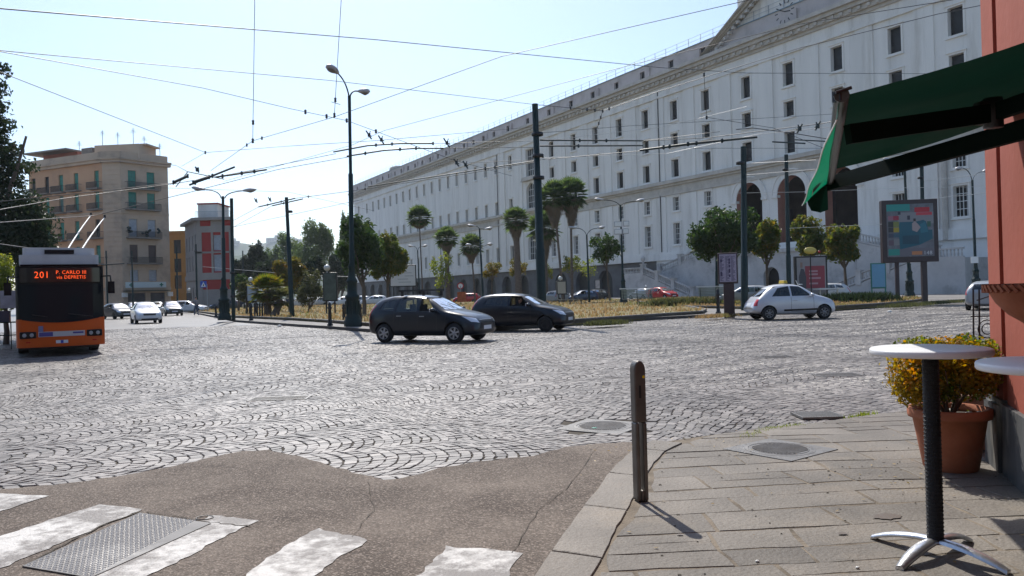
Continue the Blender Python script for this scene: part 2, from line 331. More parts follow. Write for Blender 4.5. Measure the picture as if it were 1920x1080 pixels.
def worn(m, base, thr0, thr1, sc):
    n = m.node_tree.nodes; L = m.node_tree.links; b = n['Principled BSDF']
    tc = n.new('ShaderNodeTexCoord'); out = []
    for s_, in ((sc,), (sc*9,)):
        no = n.new('ShaderNodeTexNoise'); no.inputs['Scale'].default_value = s_; no.inputs['Detail'].default_value = 8; no.inputs['Roughness'].default_value = .7; L.new(tc.outputs['Object'], no.inputs[0]); out.append(no)
    ad = n.new('ShaderNodeMath'); ad.operation = 'MULTIPLY_ADD'; L.new(out[1].outputs[0], ad.inputs[0]); ad.inputs[1].default_value = .6; L.new(out[0].outputs[0], ad.inputs[2])
    r = n.new('ShaderNodeMapRange'); r.inputs[1].default_value = thr0; r.inputs[2].default_value = thr1; L.new(ad.outputs[0], r.inputs[0])
    mx = n.new('ShaderNodeMix'); mx.data_type = 'RGBA'; mx.inputs[6].default_value = b.inputs['Base Color'].default_value[:]; mx.inputs[7].default_value = (*base, 1)
    L.new(r.outputs[0], mx.inputs[0]); L.new(mx.outputs[2], b.inputs['Base Color'])
worn(M['paint'], (.16, .145, .135), .70, .86, 1.1)
sheet('asphalt_road', ASPHP, .006, M['asphalt'])
def stripe(pts):
    P = [G(*p) for p in pts]; e = []
    for i in range(len(P)):
        a, b = P[i], P[(i+1) % len(P)]; k = max(2, int((b-a).length/.06))
        for t in range(k): e.append(a.lerp(b, t/k)+Vector((random.uniform(-.016, .016), random.uniform(-.016, .016), 0)))
    return sheet('crosswalk_stripe', e, .0105, M['paint'])
for q in ([(-260, 935), (-30, 926), (90, 932), (-40, 974), (-260, 1010)], [(187, 947), (271, 956), (12, 1064), (-200, 1152), (-300, 1106)], [(398, 969), (483, 978), (285, 1080), (190, 1130), (80, 1130)],
          [(594, 994), (693, 1015), (622, 1058), (560, 1110), (430, 1110), (500, 1048)], [(838, 1027), (978, 1039), (952, 1080), (920, 1120), (740, 1120), (800, 1066)]):
    stripe(q)
# ---- sidewalk of basalt flagstones
def clip(poly, clipper):
    def cl(P, a, b):
        o = []
        for i in range(len(P)):
            p, q = P[i], P[(i+1) % len(P)]
            sp = (b[0]-a[0])*(p[1]-a[1])-(b[1]-a[1])*(p[0]-a[0]); sq = (b[0]-a[0])*(q[1]-a[1])-(b[1]-a[1])*(q[0]-a[0])
            if sp <= 0: o.append(p)
            if (sp <= 0) != (sq <= 0): t = sp/(sp-sq); o.append((p[0]+(q[0]-p[0])*t, p[1]+(q[1]-p[1])*t))
        return o
    for i in range(len(clipper)):
        if not poly: break
        poly = cl(poly, clipper[i], clipper[(i+1) % len(clipper)])
    return poly
def hull(P):
    P = sorted(set((round(p[0], 4), round(p[1], 4)) for p in P))
    def half(P):
        h = []
        for p in P:
            while len(h) > 1 and (h[-1][0]-h[-2][0])*(p[1]-h[-2][1])-(h[-1][1]-h[-2][1])*(p[0]-h[-2][0]) <= 0: h.pop()
            h.append(p)
        return h
    return (half(P)[:-1]+half(P[::-1])[:-1])[::-1]   # clockwise
def flag_mat():
    m = mat('basalt_flagstone', (.165, .147, .126), .72, .35, var=.28, vs=1.2, dirt=(.245, .205, .16), dirts=1.1, dirta=.8, bump=.9, bs=35)
    n = m.node_tree.nodes; L = m.node_tree.links; b = n['Principled BSDF']; at = n.new('ShaderNodeAttribute'); at.attribute_name = 'tint'
    src = b.inputs['Base Color'].links[0].from_socket; sc = n.new('ShaderNodeVectorMath'); sc.operation = 'SCALE'
    a = n.new('ShaderNodeMath'); a.operation = 'ADD'; a.inputs[1].default_value = 1; L.new(at.outputs['Fac'], a.inputs[0]); L.new(src, sc.inputs[0]); L.new(a.outputs[0], sc.inputs['Scale'])
    n3 = n.new('ShaderNodeTexNoise'); n3.inputs['Scale'].default_value = 90; n3.inputs['Detail'].default_value = 5; n3.inputs['Roughness'].default_value = .8; tc = n.new('ShaderNodeTexCoord'); L.new(tc.outputs['Object'], n3.inputs[0])
    r = n.new('ShaderNodeMapRange'); r.inputs[1].default_value = .33; r.inputs[2].default_value = .6; r.inputs[3].default_value = .6; r.inputs[4].default_value = 1.1; L.new(n3.outputs[0], r.inputs[0])
    s2 = n.new('ShaderNodeVectorMath'); s2.operation = 'SCALE'; L.new(sc.outputs[0], s2.inputs[0]); L.new(r.outputs[0], s2.inputs['Scale']); L.new(s2.outputs[0], b.inputs['Base Color'])
    return m
M['flag'] = flag_mat()
sheet('sidewalk_bed', SIDE, .0306, mat('sandy_joint_mortar', (.185, .155, .12), .95, .2, var=.3, vs=3, dirt=(.04, .035, .03), dirts=1.5, dirta=.9, bump=1, bs=50))
SH = hull([(p.x, p.y) for p in SIDE])
kerbline = [Vector((-1.25, -.6, 0)), Vector((-.62, 1.5, 0)), Vector((-.25, 3.1, 0))]+[G(x, y) for x, y in [(1010, 1080), (1060, 1008), (1110, 938), (1150, 884), (1186, 850), (1225, 833)]]
def offset(pl, d):
    o = []
    for i, p in enumerate(pl):
        t = (pl[min(i+1, len(pl)-1)]-pl[max(i-1, 0)]).normalized(); o.append(p+Vector((t.y, -t.x, 0))*d)
    return o
def ragged_slab(mb, poly, z, g=.012, tint=0, tl=None):
    c = (sum(p[0] for p in poly)/len(poly), sum(p[1] for p in poly)/len(poly))
    wf = lambda x, y: (x+.03*sin(2.3*y+.9*x)+.015*sin(6*y+2*x), y+.035*sin(1.7*x+.6*y)+.014*sin(5.1*x+1.2))
    poly = [wf(*q[:2]) for q in poly] if g > .007 else poly; c = (sum(p[0] for p in poly)/len(poly), sum(p[1] for p in poly)/len(poly))
    e = []
    for i in range(len(poly)):
        a, b = poly[i], poly[(i+1) % len(poly)]; L_ = math.hypot(b[0]-a[0], b[1]-a[1]); k = max(1, int(L_/.12))
        for t in range(k):
            j = random.uniform(-.008, .010)
            x, y = a[0]+(b[0]-a[0])*t/k, a[1]+(b[1]-a[1])*t/k; d = math.hypot(x-c[0], y-c[1])+1e-6
            f = 1-(g+j+random.uniform(0, .006))/d; e.append((c[0]+(x-c[0])*f, c[1]+(y-c[1])*f))
    tx, ty = random.gauss(0, .0022), random.gauss(0, .0022); n = len(e)
    top = [(c[0]+(x-c[0])*.985, c[1]+(y-c[1])*.985, z+(x-c[0])*tx+(y-c[1])*ty) for x, y in e]
    mid = [(x, y, z-.0035+(x-c[0])*tx+(y-c[1])*ty) for x, y in e]; lo = [(x, y, -.02) for x, y in e]
    # orientation
    A = sum(e[i][0]*e[(i+1) % n][1]-e[(i+1) % n][0]*e[i][1] for i in range(n))
    fs = [tuple(range(n))]+[(i, i+n, (i+1) % n+n, (i+1) % n) for i in range(n)]+[(i+n, i+2*n, (i+1) % n+2*n, (i+1) % n+n) for i in range(n)]
    if A < 0: fs = [f[::-1] for f in fs]
    mb.add(top+mid+lo, fs, False); tl += [tint]*len(fs)
mb = MB(); tl = []
inner = [(p.x, p.y) for p in offset(kerbline, .34)]
SH2 = hull(inner+[(p.x, p.y) for p in SIDE[7:]])
y = -1.0; rot = radians(3)
while y < 9.6:
    h = random.choice([.26, .3, .34, .4, .44]); x = -3+random.uniform(0, .5)
    while x < 8.5:
        wd = random.uniform(.38, .95)
        q = [(x, y), (x+wd, y), (x+wd, y+h), (x, y+h)]
        if random.random() < .22 and h > .33:
            qs = [[(x, y), (x+wd, y), (x+wd, y+h/2), (x, y+h/2)], [(x, y+h/2), (x+wd, y+h/2), (x+wd, y+h), (x, y+h)]]
        else: qs = [q]
        for q in qs:
            q = [(a*cos(rot)-b*sin(rot), a*sin(rot)+b*cos(rot)) for a, b in q]
            q = clip(q, SH2)
            if len(q) > 2:
                A = abs(sum(q[i][0]*q[(i+1) % len(q)][1]-q[(i+1) % len(q)][0]*q[i][1] for i in range(len(q))))/2
                if A > .012: ragged_slab(mb, q, .0345+random.gauss(0, .0013), .008, random.gauss(0, .09), tl)
        x += wd
    y += h
# kerb stones
kl = kerbline; ki = offset(kerbline, .31)
def along(pl, s):
    for i in range(len(pl)-1):
        L_ = (pl[i+1]-pl[i]).length
        if s <= L_: return pl[i].lerp(pl[i+1], s/L_)
        s -= L_
    return pl[-1]
tot = sum((kl[i+1]-kl[i]).length for i in range(len(kl)-1)); toti = sum((ki[i+1]-ki[i]).length for i in range(len(ki)-1)); s0 = 0
while s0 < tot-.2:
    s1 = min(tot, s0+random.uniform(.8, 1.25)); a = [along(kl, s0), along(kl, (s0+s1)/2), along(kl, s1)]; b = [along(ki, s1/tot*toti), along(ki, (s0+s1)/2/tot*toti), along(ki, s0/tot*toti)]
    ragged_slab(mb, [(p.x, p.y) for p in a+b], .045, .006, random.gauss(.22, .05), tl); s0 = s1
me = mb.mesh('flagstones', M['flag']); at = me.attributes.new('tint', 'FLOAT', 'FACE'); at.data.foreach_set('value', tl)
tag(link('sidewalk_flagstones', me), kind='structure')
# ---- island: raised pavement, lawns
M['island'] = mat('island_asphalt', (.17, .16, .155), .8, .4, var=.2, vs=.6, dirt=(.28, .25, .21), dirts=.5, dirta=.5, bump=.6, bs=30)
M['kerb'] = mat('basalt_kerb', (.15, .14, .13), .75, .4, var=.3, vs=1.5, bump=.6, bs=10)
mb = MB(); P = [(p.x, p.y) for p in ISLP]; mb.prism(P, -.03, .13); tag(mb.build('traffic_island', M['island']), kind='structure')
def kerb_strip(name, pl, wd, z0, z1, m, kind='structure'):
    mb = MB(); a = pl; b = offset(pl, wd)
    for i in range(len(a)-1):
        v = [a[i], a[i+1], b[i+1], b[i]]
        mb.add([(p.x, p.y, z0) for p in v]+[(p.x, p.y, z1) for p in v], [(4, 5, 6, 7), (0, 1, 5, 4), (1, 2, 6, 5), (2, 3, 7, 6), (3, 0, 4, 7)])
    o = mb.build(name, m); tag(o, kind=kind); return o
kerb_strip('island_kerb', [Vector((p.x, p.y, 0)) for p in ISL], -.3, -.02, .14, M['kerb'])
LAWNS = [[(352, 582), (380, 585), (442, 593), (544, 597), (613, 601), (690, 607), (760, 612), (900, 610), (1060, 601), (1180, 593), (1318, 584), (1325, 580), (1280, 572), (1230, 566), (1150, 560), (1000, 557), (800, 560), (560, 566), (430, 572)],
         [(1240, 573), (1400, 576), (1560, 575), (1640, 570), (1690, 566), (1732, 561), (1722, 557), (1600, 556), (1400, 556), (1240, 559), (1180, 562)]]
def lawn_mat():
    m = mat('dry_lawn', (.19, .145, .07), .9, .2, var=.2, vs=8, col2=(.16, .13, .055), dirt=(.08, .12, .03), dirts=.3, dirta=.9, bump=1, bs=25)
    return m
M['lawn'] = lawn_mat(); M['grass'] = leaf_mat('dry_grass_blades', (.27, .20, .10), (.075, .125, .03), .35, .22, 5.0)
for li, L_ in enumerate(LAWNS):
    P = [G(x, y, .25) for x, y in L_]
    mb = MB(); mb.prism([(p.x, p.y) for p in P], .05, .24); tag(mb.build('lawn_ground', M['lawn']), kind='structure')
    kerb_strip('lawn_kerb', [Vector((p.x, p.y, 0)) for p in P+P[:1]], .22 if False else -.2, .1, .3, M['kerb'])
    # blades, denser near the viewer
    A = np.array([[p.x, p.y] for p in P]); lo, hi = A.min(0), A.max(0)
    n = 60000 if li == 0 else 26000
    Q = np.column_stack([RNG.uniform(lo[0], hi[0], n), lo[1]+(hi[1]-lo[1])*RNG.random(n)**1.8]); Q = Q[inpoly(Q, [tuple(a) for a in A])]
    n = len(Q); h = RNG.uniform(.06, .22, n)*(1+.6*np.sin(Q[:, 0]*.7)*np.sin(Q[:, 1]*.5)); a = RNG.uniform(0, pi, n); wd = RNG.uniform(.03, .09, n); ln = RNG.normal(0, .05, (n, 2))
    dx, dy = np.cos(a)*wd, np.sin(a)*wd
    V = np.stack([np.column_stack([Q[:, 0]-dx, Q[:, 1]-dy, np.full(n, .22)]), np.column_stack([Q[:, 0]+dx, Q[:, 1]+dy, np.full(n, .22)]), np.column_stack([Q[:, 0]+ln[:, 0], Q[:, 1]+ln[:, 1], .22+h])], 1).reshape(-1, 3)
    o = link('dry_grass', np_mesh('dry_grass', V, np.arange(3*n).reshape(-1, 3), M['grass'], False, RNG.normal(0, .14, n))); tag(o, 'dry yellow grass with green patches on the '+('left' if li == 0 else 'right')+' lawn of the traffic island', 'grass', kind='stuff')
# ================================================================== BUILDINGS
def wall(mb, s0, s1, z0, z1, ops, dep=.5, p=0.0, mi=0, mir=None):
    """wall sheet in plane y=p (outward +y), x=s, with openings (sa,sb,za,zb,arch)"""
    mir = mi if mir is None else mir
    ops = [o for o in ops if o[0] >= s0-1e-6 and o[1] <= s1+1e-6 and o[2] >= z0-1e-6 and o[3] <= z1+1e-6]
    xs = sorted({s0, s1, *[o[0] for o in ops], *[o[1] for o in ops]})
    mb.mi = mi
    for a, b in zip(xs[:-1], xs[1:]):
        if b-a < 1e-6: continue
        col = sorted([o for o in ops if o[0] <= a+1e-6 and o[1] >= b-1e-6], key=lambda o: o[2]); z = z0
        for o in col:
            if o[2] > z: mb.add([(a, p, z), (b, p, z), (b, p, o[2]), (a, p, o[2])], [(3, 2, 1, 0)], False)
            z = o[3]
        if z < z1: mb.add([(a, p, z), (b, p, z), (b, p, z1), (a, p, z1)], [(3, 2, 1, 0)], False)
    for o in ops:
        a, b, c, d = o[:4]; q = p-dep
        mb.mi = mir
        if len(o) > 4 and o[4]:
            r = (b-a)/2; zc = d-r; n = 10; A = [((a+b)/2-r*cos(pi*k/n), zc+r*sin(pi*k/n)) for k in range(n+1)]
            mb.mi = mi
            h = n//2
            mb.add([(a, p, d)]+[(x, p, z) for x, z in A[:h+1]], [(0, k+1, k+2) for k in range(h)], False)
            mb.add([(b, p, d)]+[(x, p, z) for x, z in A[h:]], [(0, k+1, k+2) for k in range(n-h)], False)
            mb.mi = mir
            B = [(a, c)]+A+[(b, c)]
            mb.add([(x, p, z) for x, z in B]+[(x, q, z) for x, z in B], [(k, k+1, k+1+len(B), k+len(B)) for k in range(len(B)-1)], False)
        else:
            mb.add([(a, p, c), (b, p, c), (b, p, d), (a, p, d), (a, q, c), (b, q, c), (b, q, d), (a, q, d)], [(0, 1, 5, 4), (1, 2, 6, 5), (2, 3, 7, 6), (3, 0, 4, 7)], False)
    mb.mi = 0
WC = {}
def window(parent, sa, sb, za, zb, p, dep, style, arch=False, label=None, mats=None, T=None):
    """one window: pane set back in its opening, surround proud of the wall, bars if the photo shows them"""
    wd, h = round(sb-sa, 2), round(zb-za, 2); key = (wd, h, style, arch, round(dep, 2), id(mats))
    pane, trim, bar = mats or (M['dark_pane'], M['white_plaster'], M['white_paint'])
    if key not in WC:
        mb = MB(); a, b = -wd/2, wd/2
        if arch:
            r = wd/2; n = 10; A = [(a, 0)]+[(-r*cos(pi*k/n), h-r+r*sin(pi*k/n)) for k in range(n+1)]+[(b, 0)]
            mb.add([(x, -dep+.02, z) for x, z in A], [tuple(range(len(A)))], False)
        else: mb.add([(a, -dep+.02, 0), (b, -dep+.02, 0), (b, -dep+.02, h), (a, -dep+.02, h)], [(3, 2, 1, 0)], False)
        if style in ('frame', 'bars', 'shutter'):
            t = .22; mb.mi = 1
            mb.bx(a-t, a, -.02, .09, -t, h+t); mb.bx(b, b+t, -.02, .09, -t, h+t); mb.bx(a, b, -.02, .09, h, h+t); mb.bx(a, b, -.02, .09, -t, 0)
            mb.bx(a-t-.08, b+t+.08, -.02, .2, h+t, h+t+.1); mb.bx(a-t-.08, b+t+.08, -.02, .18, -t-.1, -t)
        WC[key] = [mb.mesh('window', [pane, trim])]
        if style in ('bars',):
            mb = MB(); t = .07
            nx = 2; nz = 4 if h > 2.5 else 3
            for i in range(nx+1): x = a+wd*i/nx; mb.bx(x-t/2, x+t/2, -dep+.03, -dep+.1, 0, h)
            for i in range(nz+1): z = h*i/nz; mb.bx(a, b, -dep+.035, -dep+.09, z-t/2, z+t/2)
            for x in (a+wd/4, b-wd/4): mb.bx(x-.025, x+.025, -dep+.035, -dep+.08, 0, h)
            WC[key].append(mb.mesh('window_bars', bar))
    o = link('window', WC[key][0], parent, ((sa+sb)/2, p, za))
    if T is not None: o.matrix_local = T @ Matrix.Translation(((sa+sb)/2, p, za))
    if len(WC[key]) > 1: link('window_bars', WC[key][1], o)
    if label: o['label'] = label
    return o
# ---------------------------------------------------------------- the great white palace
P0 = (36.64, 104.10); TH = .51796
pal = thing('palace', (P0[0], P0[1], 0), pi/2+TH, 'vast white plastered palace with clock pediment and rows of dark windows filling the right background', 'palace')
AX = -1.2
cent = [56.9, 49.2, 42.2, 35.2, 28.2, 21.2, 14.2, 6.2, -1.2, -8.7, -16.5, -23.6, -30.6, -37.6, -44.6]
wing = [173.7, 165.7, 159.9]+[155.0-5.02*k for k in range(16)]
ops = []; wins = []
def op(c, wd, za, zb, style='frame', arch=False, dep=.55): ops.append((c-wd/2, c+wd/2, za, zb, arch)); wins.append((c-wd/2, c+wd/2, za, zb, style, arch, dep))
for c in cent:
    op(c, 1.65, 27.8, 30.8); op(c, 1.65, 23.7, 25.7); op(c, 1.7, 18.85, 21.6)
    if c > 12 or c < -12:
        op(c, 1.5, 13.6, 15.7, 'bars'); op(c, 1.6, 8.3, 11.6, 'bars')
for c in (65.1,):
    op(c, 3.2, 25.2, 30.8, 'bars'); op(c, 3.4, 18.6, 23.8, 'bars', True); op(c, 3.0, 8.0, 13.2, 'bars', True)
op(73.4, 1.5, 27.8, 30.7); op(73.4, 1.5, 18.6, 21.4); op(73.4, 1.5, 8.2, 11.3)
for c in wing:
    op(c, 1.3, 27.7, 30.7); op(c, 1.3, 18.4, 21.3); op(c, 1.3, 8.2, 11.2)
arches = [(c-2.35, c+2.35, 5.9, 15.9, True) for c in (6.2, -1.2, -8.7)]
mb = MB()
S1, S0 = 178.6, -62
body = ops+arches
base_arch = [(c-2.1, c+2.1, .1, 4.9, True) for c in np.arange(33.5, 172, 7.2)]
for a, b in ((S0, 77.0), (77.0, S1)):
    wall(mb, a, b, 5.85, 35.6, ops, .55, 0, 0) if a > 0 else None
wall(mb, S0, -14, 5.85, 35.6, ops, .55, 0, 0); wall(mb, 12, 77.0, 5.85, 35.6, ops, .55, 0, 0)
wall(mb, -14, 12, 17, 35.6, ops, .55, 0, 0); wall(mb, -14, 12, 5.85, 17, arches+[o for o in ops if o[3] < 17 and -14 < o[0] < 12], 1.5, 0, 0, 4)
wall(mb, S0, -27.5, 0, 5.85, [], 1.2, -.1, 2)
wall(mb, -27.5, 26.3, 0, 5.85, [(c-1.1, c+1.1, .1, 3.6, True) for c in (-1.2, )], 1.2, .004, 0)
wall(mb, 26.3, S1, 0, 5.85, base_arch, .8, -.25, 2)
# end and back
mb.mi = 0; mb.add([(S1, 0, 0), (S1, -18, 0), (S1, -18, 35.6), (S1, 0, 35.6)], [(0, 1, 2, 3)]); mb.add([(S0, -18, 0), (S0, 0, 0), (S0, 0, 35.6), (S0, -18, 35.6)], [(0, 1, 2, 3)])
mb.add([(S1, -18, 0), (S0, -18, 0), (S0, -18, 35.6), (S1, -18, 35.6)], [(0, 1, 2, 3)]); mb.add([(S0, 0, 35.6), (S1, 0, 35.6), (S1, -18, 35.6), (S0, -18, 35.6)], [(0, 1, 2, 3)])
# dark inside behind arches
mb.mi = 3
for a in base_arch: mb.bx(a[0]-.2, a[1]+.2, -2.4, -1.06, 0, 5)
mb.mi = 0
# wall strips (lesenes) between the bays
for a, b in zip([60.5]+cent, cent):
    m_ = (a+b)/2
    if a-b < 9 and a-b > 2:
        for z0, z1 in ((5.9, 16.0), (18.45, 32.0)):
            if -13 < m_ < 11 and z0 < 10: continue
            mb.bx(m_-1.15, m_+1.15, -.1, .16, z0, z1)
for m_ in (77, 61, 69.5): mb.bx(m_-1.2, m_+1.2, -.1, .22, 5.9, 32.0)
mb.mi = 0
mb.bx(S0, S1, -.2, .34, 5.85, 6.9); mb.bx(S0, S1, -.2, .2, 6.9, 7.1)
# frieze under the cornice
mb.bx(S0, S1, -.2, .3, 31.9, 32.3); mb.bx(S0, S1, -.2, .18, 32.3, 33.7)
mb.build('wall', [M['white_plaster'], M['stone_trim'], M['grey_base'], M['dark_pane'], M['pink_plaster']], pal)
mb = MB()
for z0, z1, o in ((16.1, 16.5, .25), (16.5, 17.5, .16), (17.5, 17.85, .45), (17.85, 18.4, .8)): mb.bx(S0, S1+.5, -.2, o, z0, z1)
mb.build('string_course', M['stone_trim'], pal)
mb = MB()
for z0, z1, o in ((33.5, 33.9, .4), (33.9, 34.5, .75), (34.5, 35.0, 1.1), (35.0, 35.5, 1.5)): mb.bx(S0, S1+o, -.3, o, z0, z1)
for x in np.arange(S0+.4, S1, 1.25): mb.bx(x, x+.45, .7, .98, 34.0, 34.4)
mb.build('cornice', M['stone_trim'], pal)
# attic storey with small windows
mb = MB(); att = []
AW = cent+[65.1, 73.4]+wing
for c in AW:
    if abs(c-AX) > 13: att.append((c-.6, c+.6, 35.95, 37.1))
wall(mb, S0, S1-.5, 35.45, 37.9, att, .4, .35, 0); mb.mi = 0
mb.bx(S0, S1-.5, -18, .348, 35.7, 35.72)
mb.add([(S0, .35, 37.9), (S1-.5, .35, 37.9), (S1-.5, -9, 38.3), (S0, -9, 38.3)], [(0, 1, 2, 3)]); mb.add([(S1-.5, .35, 35.4), (S1-.5, -9, 35.4), (S1-.5, -9, 38.3), (S1-.5, .35, 37.9)], [(0, 1, 2, 3)])
mb.mi = 1; mb.bx(S0, S1-.3, .2, .5, 37.9, 38.0)
mb.mi = 0
for c in AW[::2]: mb.bx(c-2.1, c-1.9, .3, .62, 35.4, 37.3)
mb.build('attic_storey', [mat('attic_plaster', (.50, .45, .43), .9, .2, var=.12, vs=.4, dirt=(.32, .28, .26), dirts=.4), mat('blue_grey_lead', (.16, .24, .30), .5)], pal)
# roof railing
mb = MB()
for x in np.arange(-14, S1-1, 2.6):
    mb.bx(x-.03, x+.03, .2, .26, 38.0, 39.3)
for z in (38.65, 39.25): mb.bx(-14, S1-1, .215, .245, z-.018, z+.018)
mb.build('roof_railing', M['metal_grey'], pal)
mb = MB(); mb.lathe([(2.6, 37.8), (2.8, 38.2), (2.6, 38.9), (1.6, 39.2), (0.01, 39.3)], (143, -2.2, 0), 16); mb.build('roof_turret', M['stone_trim'], pal)
# pediment
mb = MB(); hw = 13.9; ap = 43.9
zr = lambda x: 35.5+(hw-abs(x-AX))*(ap-35.5)/hw
mb.add([(AX-hw+1, .1, 35.5), (AX+hw-1, .1, 35.5), (AX, .1, ap-.7)], [(2, 1, 0)])
mb.build('tympanum', M['white_plaster'], pal)
mb = MB()
for sg in (-1, 1):
    for t0, t1, o in ((-1.5, -1.05, .7), (-1.05, -.5, 1.1), (-.5, .0, 1.6)):
        a0, a1 = AX+sg*(hw+.9), AX
        q = [(a0, 35.5-.55+t0+.4), (a1, ap+t0+.4), (a1, ap+t1+.4), (a0, 35.5-.55+t1+.4)]
        if sg > 0: q = q[::-1]
        mb.prism_y([(x, max(z, 35.45+.02)) for x, z in q], -.2+.01*sg, o)
    for k in range(1, 16):
        x = AX+sg*hw*k/16.5; z = zr(x)
        mb.box(x, .95, z-.95, .45, .5, .4)
mb.build('raking_cornice', M['stone_trim'], pal)
mb = MB(); mb.bx(AX-9, AX+9, -16, -.5, 37, 43.2); mb.prism_y([(AX-hw, 37.5), (AX+hw, 37.5), (AX, 43.9)], -16, -.3); mb.bx(-1.6, 4.6, -6, -1.2, 38, 46); mb.build('roof_block', M['white_plaster'], pal)
# clock
mb = MB(); mb.lathe([(.01, -.22), (1.75, -.22), (1.95, -.18), (2.05, 0)], (AX, .1, 37.5), 32, 'Y'); 
ck = mb.build('clock_face', mat('clock_face', (.85, .85, .85), .6), pal)
mb = MB()
for k in range(12):
    t = k*pi/6; R_ = Matrix.Rotation(t, 3, 'Y'); mb.box(AX+1.35*sin(t), .34, 37.5+1.35*cos(t), .14, .04, .42 if k % 3 else .5, M=R_)
mb.lathe([(1.80, -.25), (1.88, -.27), (1.95, -.25), (1.80, -.25)], (AX, .1, 37.5), 32, 'Y')
for t, l, wdt in ((radians(-62), 1.2, .12), (radians(100), .95, .16)):
    # seen from outside the s axis runs to the left
    R_ = Matrix.Rotation(-t, 3, 'Y'); mb.box(AX-l/2*sin(t), .36, 37.5+l/2*cos(t), wdt, .04, l, M=R_)
mb.build('clock_hands', M['black_iron'], ck)
mb = MB(); mb.lathe([(2.1, -.05), (2.3, -.3), (2.5, -.3), (2.6, -.05)], (AX, .1, 37.5), 32, 'Y'); mb.build('clock_rim', M['stone_trim'], ck)
# arches: surrounds, interior portico
mb = MB()
for c in (6.2, -1.2, -8.7):
    r = 2.35; n = 16
    for r0, r1, o in ((r, r+.75, .12), (r+.75, r+.95, .22)):
        A = [(c-r0*cos(pi*k/n), 15.9-r+r0*sin(pi*k/n)) for k in range(n+1)]; B = [(c-r1*cos(pi*k/n), 15.9-r+r1*sin(pi*k/n)) for k in range(n+1)]
        for k in range(n): mb.prism_y([A[k], A[k+1], B[k+1], B[k]][::-1], -.05, o)
    for sg in (-1, 1): mb.bx(c+sg*2.35-.1, c+sg*2.35+sg*.9+.1, -.5, .2, 13.3, 13.6) if False else mb.bx(min(c+sg*2.3, c+sg*3.3), max(c+sg*2.3, c+sg*3.3), -.5, .2, 13.2, 13.55)
mb.build('arch_moulding', M['white_plaster'], pal)
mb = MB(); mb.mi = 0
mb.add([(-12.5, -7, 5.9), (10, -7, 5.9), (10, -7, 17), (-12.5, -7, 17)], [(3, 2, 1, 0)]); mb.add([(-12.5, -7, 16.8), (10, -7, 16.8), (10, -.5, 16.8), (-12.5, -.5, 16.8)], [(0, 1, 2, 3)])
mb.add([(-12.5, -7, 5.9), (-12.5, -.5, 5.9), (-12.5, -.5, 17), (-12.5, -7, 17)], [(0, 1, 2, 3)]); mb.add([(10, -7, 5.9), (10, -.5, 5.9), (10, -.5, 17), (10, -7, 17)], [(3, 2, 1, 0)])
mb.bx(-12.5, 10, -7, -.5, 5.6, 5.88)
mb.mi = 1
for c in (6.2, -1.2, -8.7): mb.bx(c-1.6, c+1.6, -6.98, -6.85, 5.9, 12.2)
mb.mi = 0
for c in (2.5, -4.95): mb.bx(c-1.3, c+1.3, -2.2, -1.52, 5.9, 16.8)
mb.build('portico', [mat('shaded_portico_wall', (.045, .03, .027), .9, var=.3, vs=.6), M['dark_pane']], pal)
# windows: the hundred that show largest are parts of their own, the rest one part
def vis(w_):
    c = ((w_[0]+w_[1])/2); dist = math.hypot(P0[0]-sin(TH)*c, P0[1]+cos(TH)*c); inf = -26 < c
    return (0 if inf else 1, dist/math.sqrt((w_[3]-w_[2])*(w_[1]-w_[0])))
wins += [(a, b, c, d, 'plain', False, .4) for a, b, c, d in att]
wins.sort(key=vis); rest = MB()
for i, (a, b, c, d, st, ar, dep) in enumerate(wins):
    p = .35 if c > 35 else 0
    if i < 98: window(pal, a, b, c, d, p, dep, st, ar)
    else:
        rest.mi = 0; q = p-dep+.02
        rest.add([(a, q, c), (b, q, c), (b, q, d), (a, q, d)], [(3, 2, 1, 0)], False)
        if st != 'plain':
            rest.mi = 1; t = .2
            rest.bx(a-t, a, p-.02, p+.08, c-t, d+t); rest.bx(b, b+t, p-.02, p+.08, c-t, d+t); rest.bx(a, b, p-.02, p+.08, d, d+t); rest.bx(a, b, p-.02, p+.08, c-t, c)
o = rest.build('window_row', [M['dark_pane'], M['white_plaster']], pal); o['kind'] = 'stuff'
# broken pediment over the tall middle window
mb = MB(); mb.prism_y([(65.1-3, 24.3), (65.1+3, 24.3), (65.1+2.4, 25.1), (65.1-2.4, 25.1)], 0, .7); mb.build('window_hood', M['stone_trim'], pal)
# downpipes
for x, z0, z1 in ((24.7, 18.4, 33), (24.7, 7.2, 16.3), (79, 7, 32), (110, 6, 16)):
    mb = MB(); mb.tube([(x, .22, z0), (x, .22, z1)], .09, 6); mb.build('downpipe', mat('dark_pipe', (.06, .06, .065), .5) if 'pipe' not in M else M['pipe'], pal); 
mb = MB(); mb.tube([(-22.0, .3, 5.9), (-22.0, .3, 16.0)], .3, 8); mb.build('downpipe', M['stone_trim'], pal)
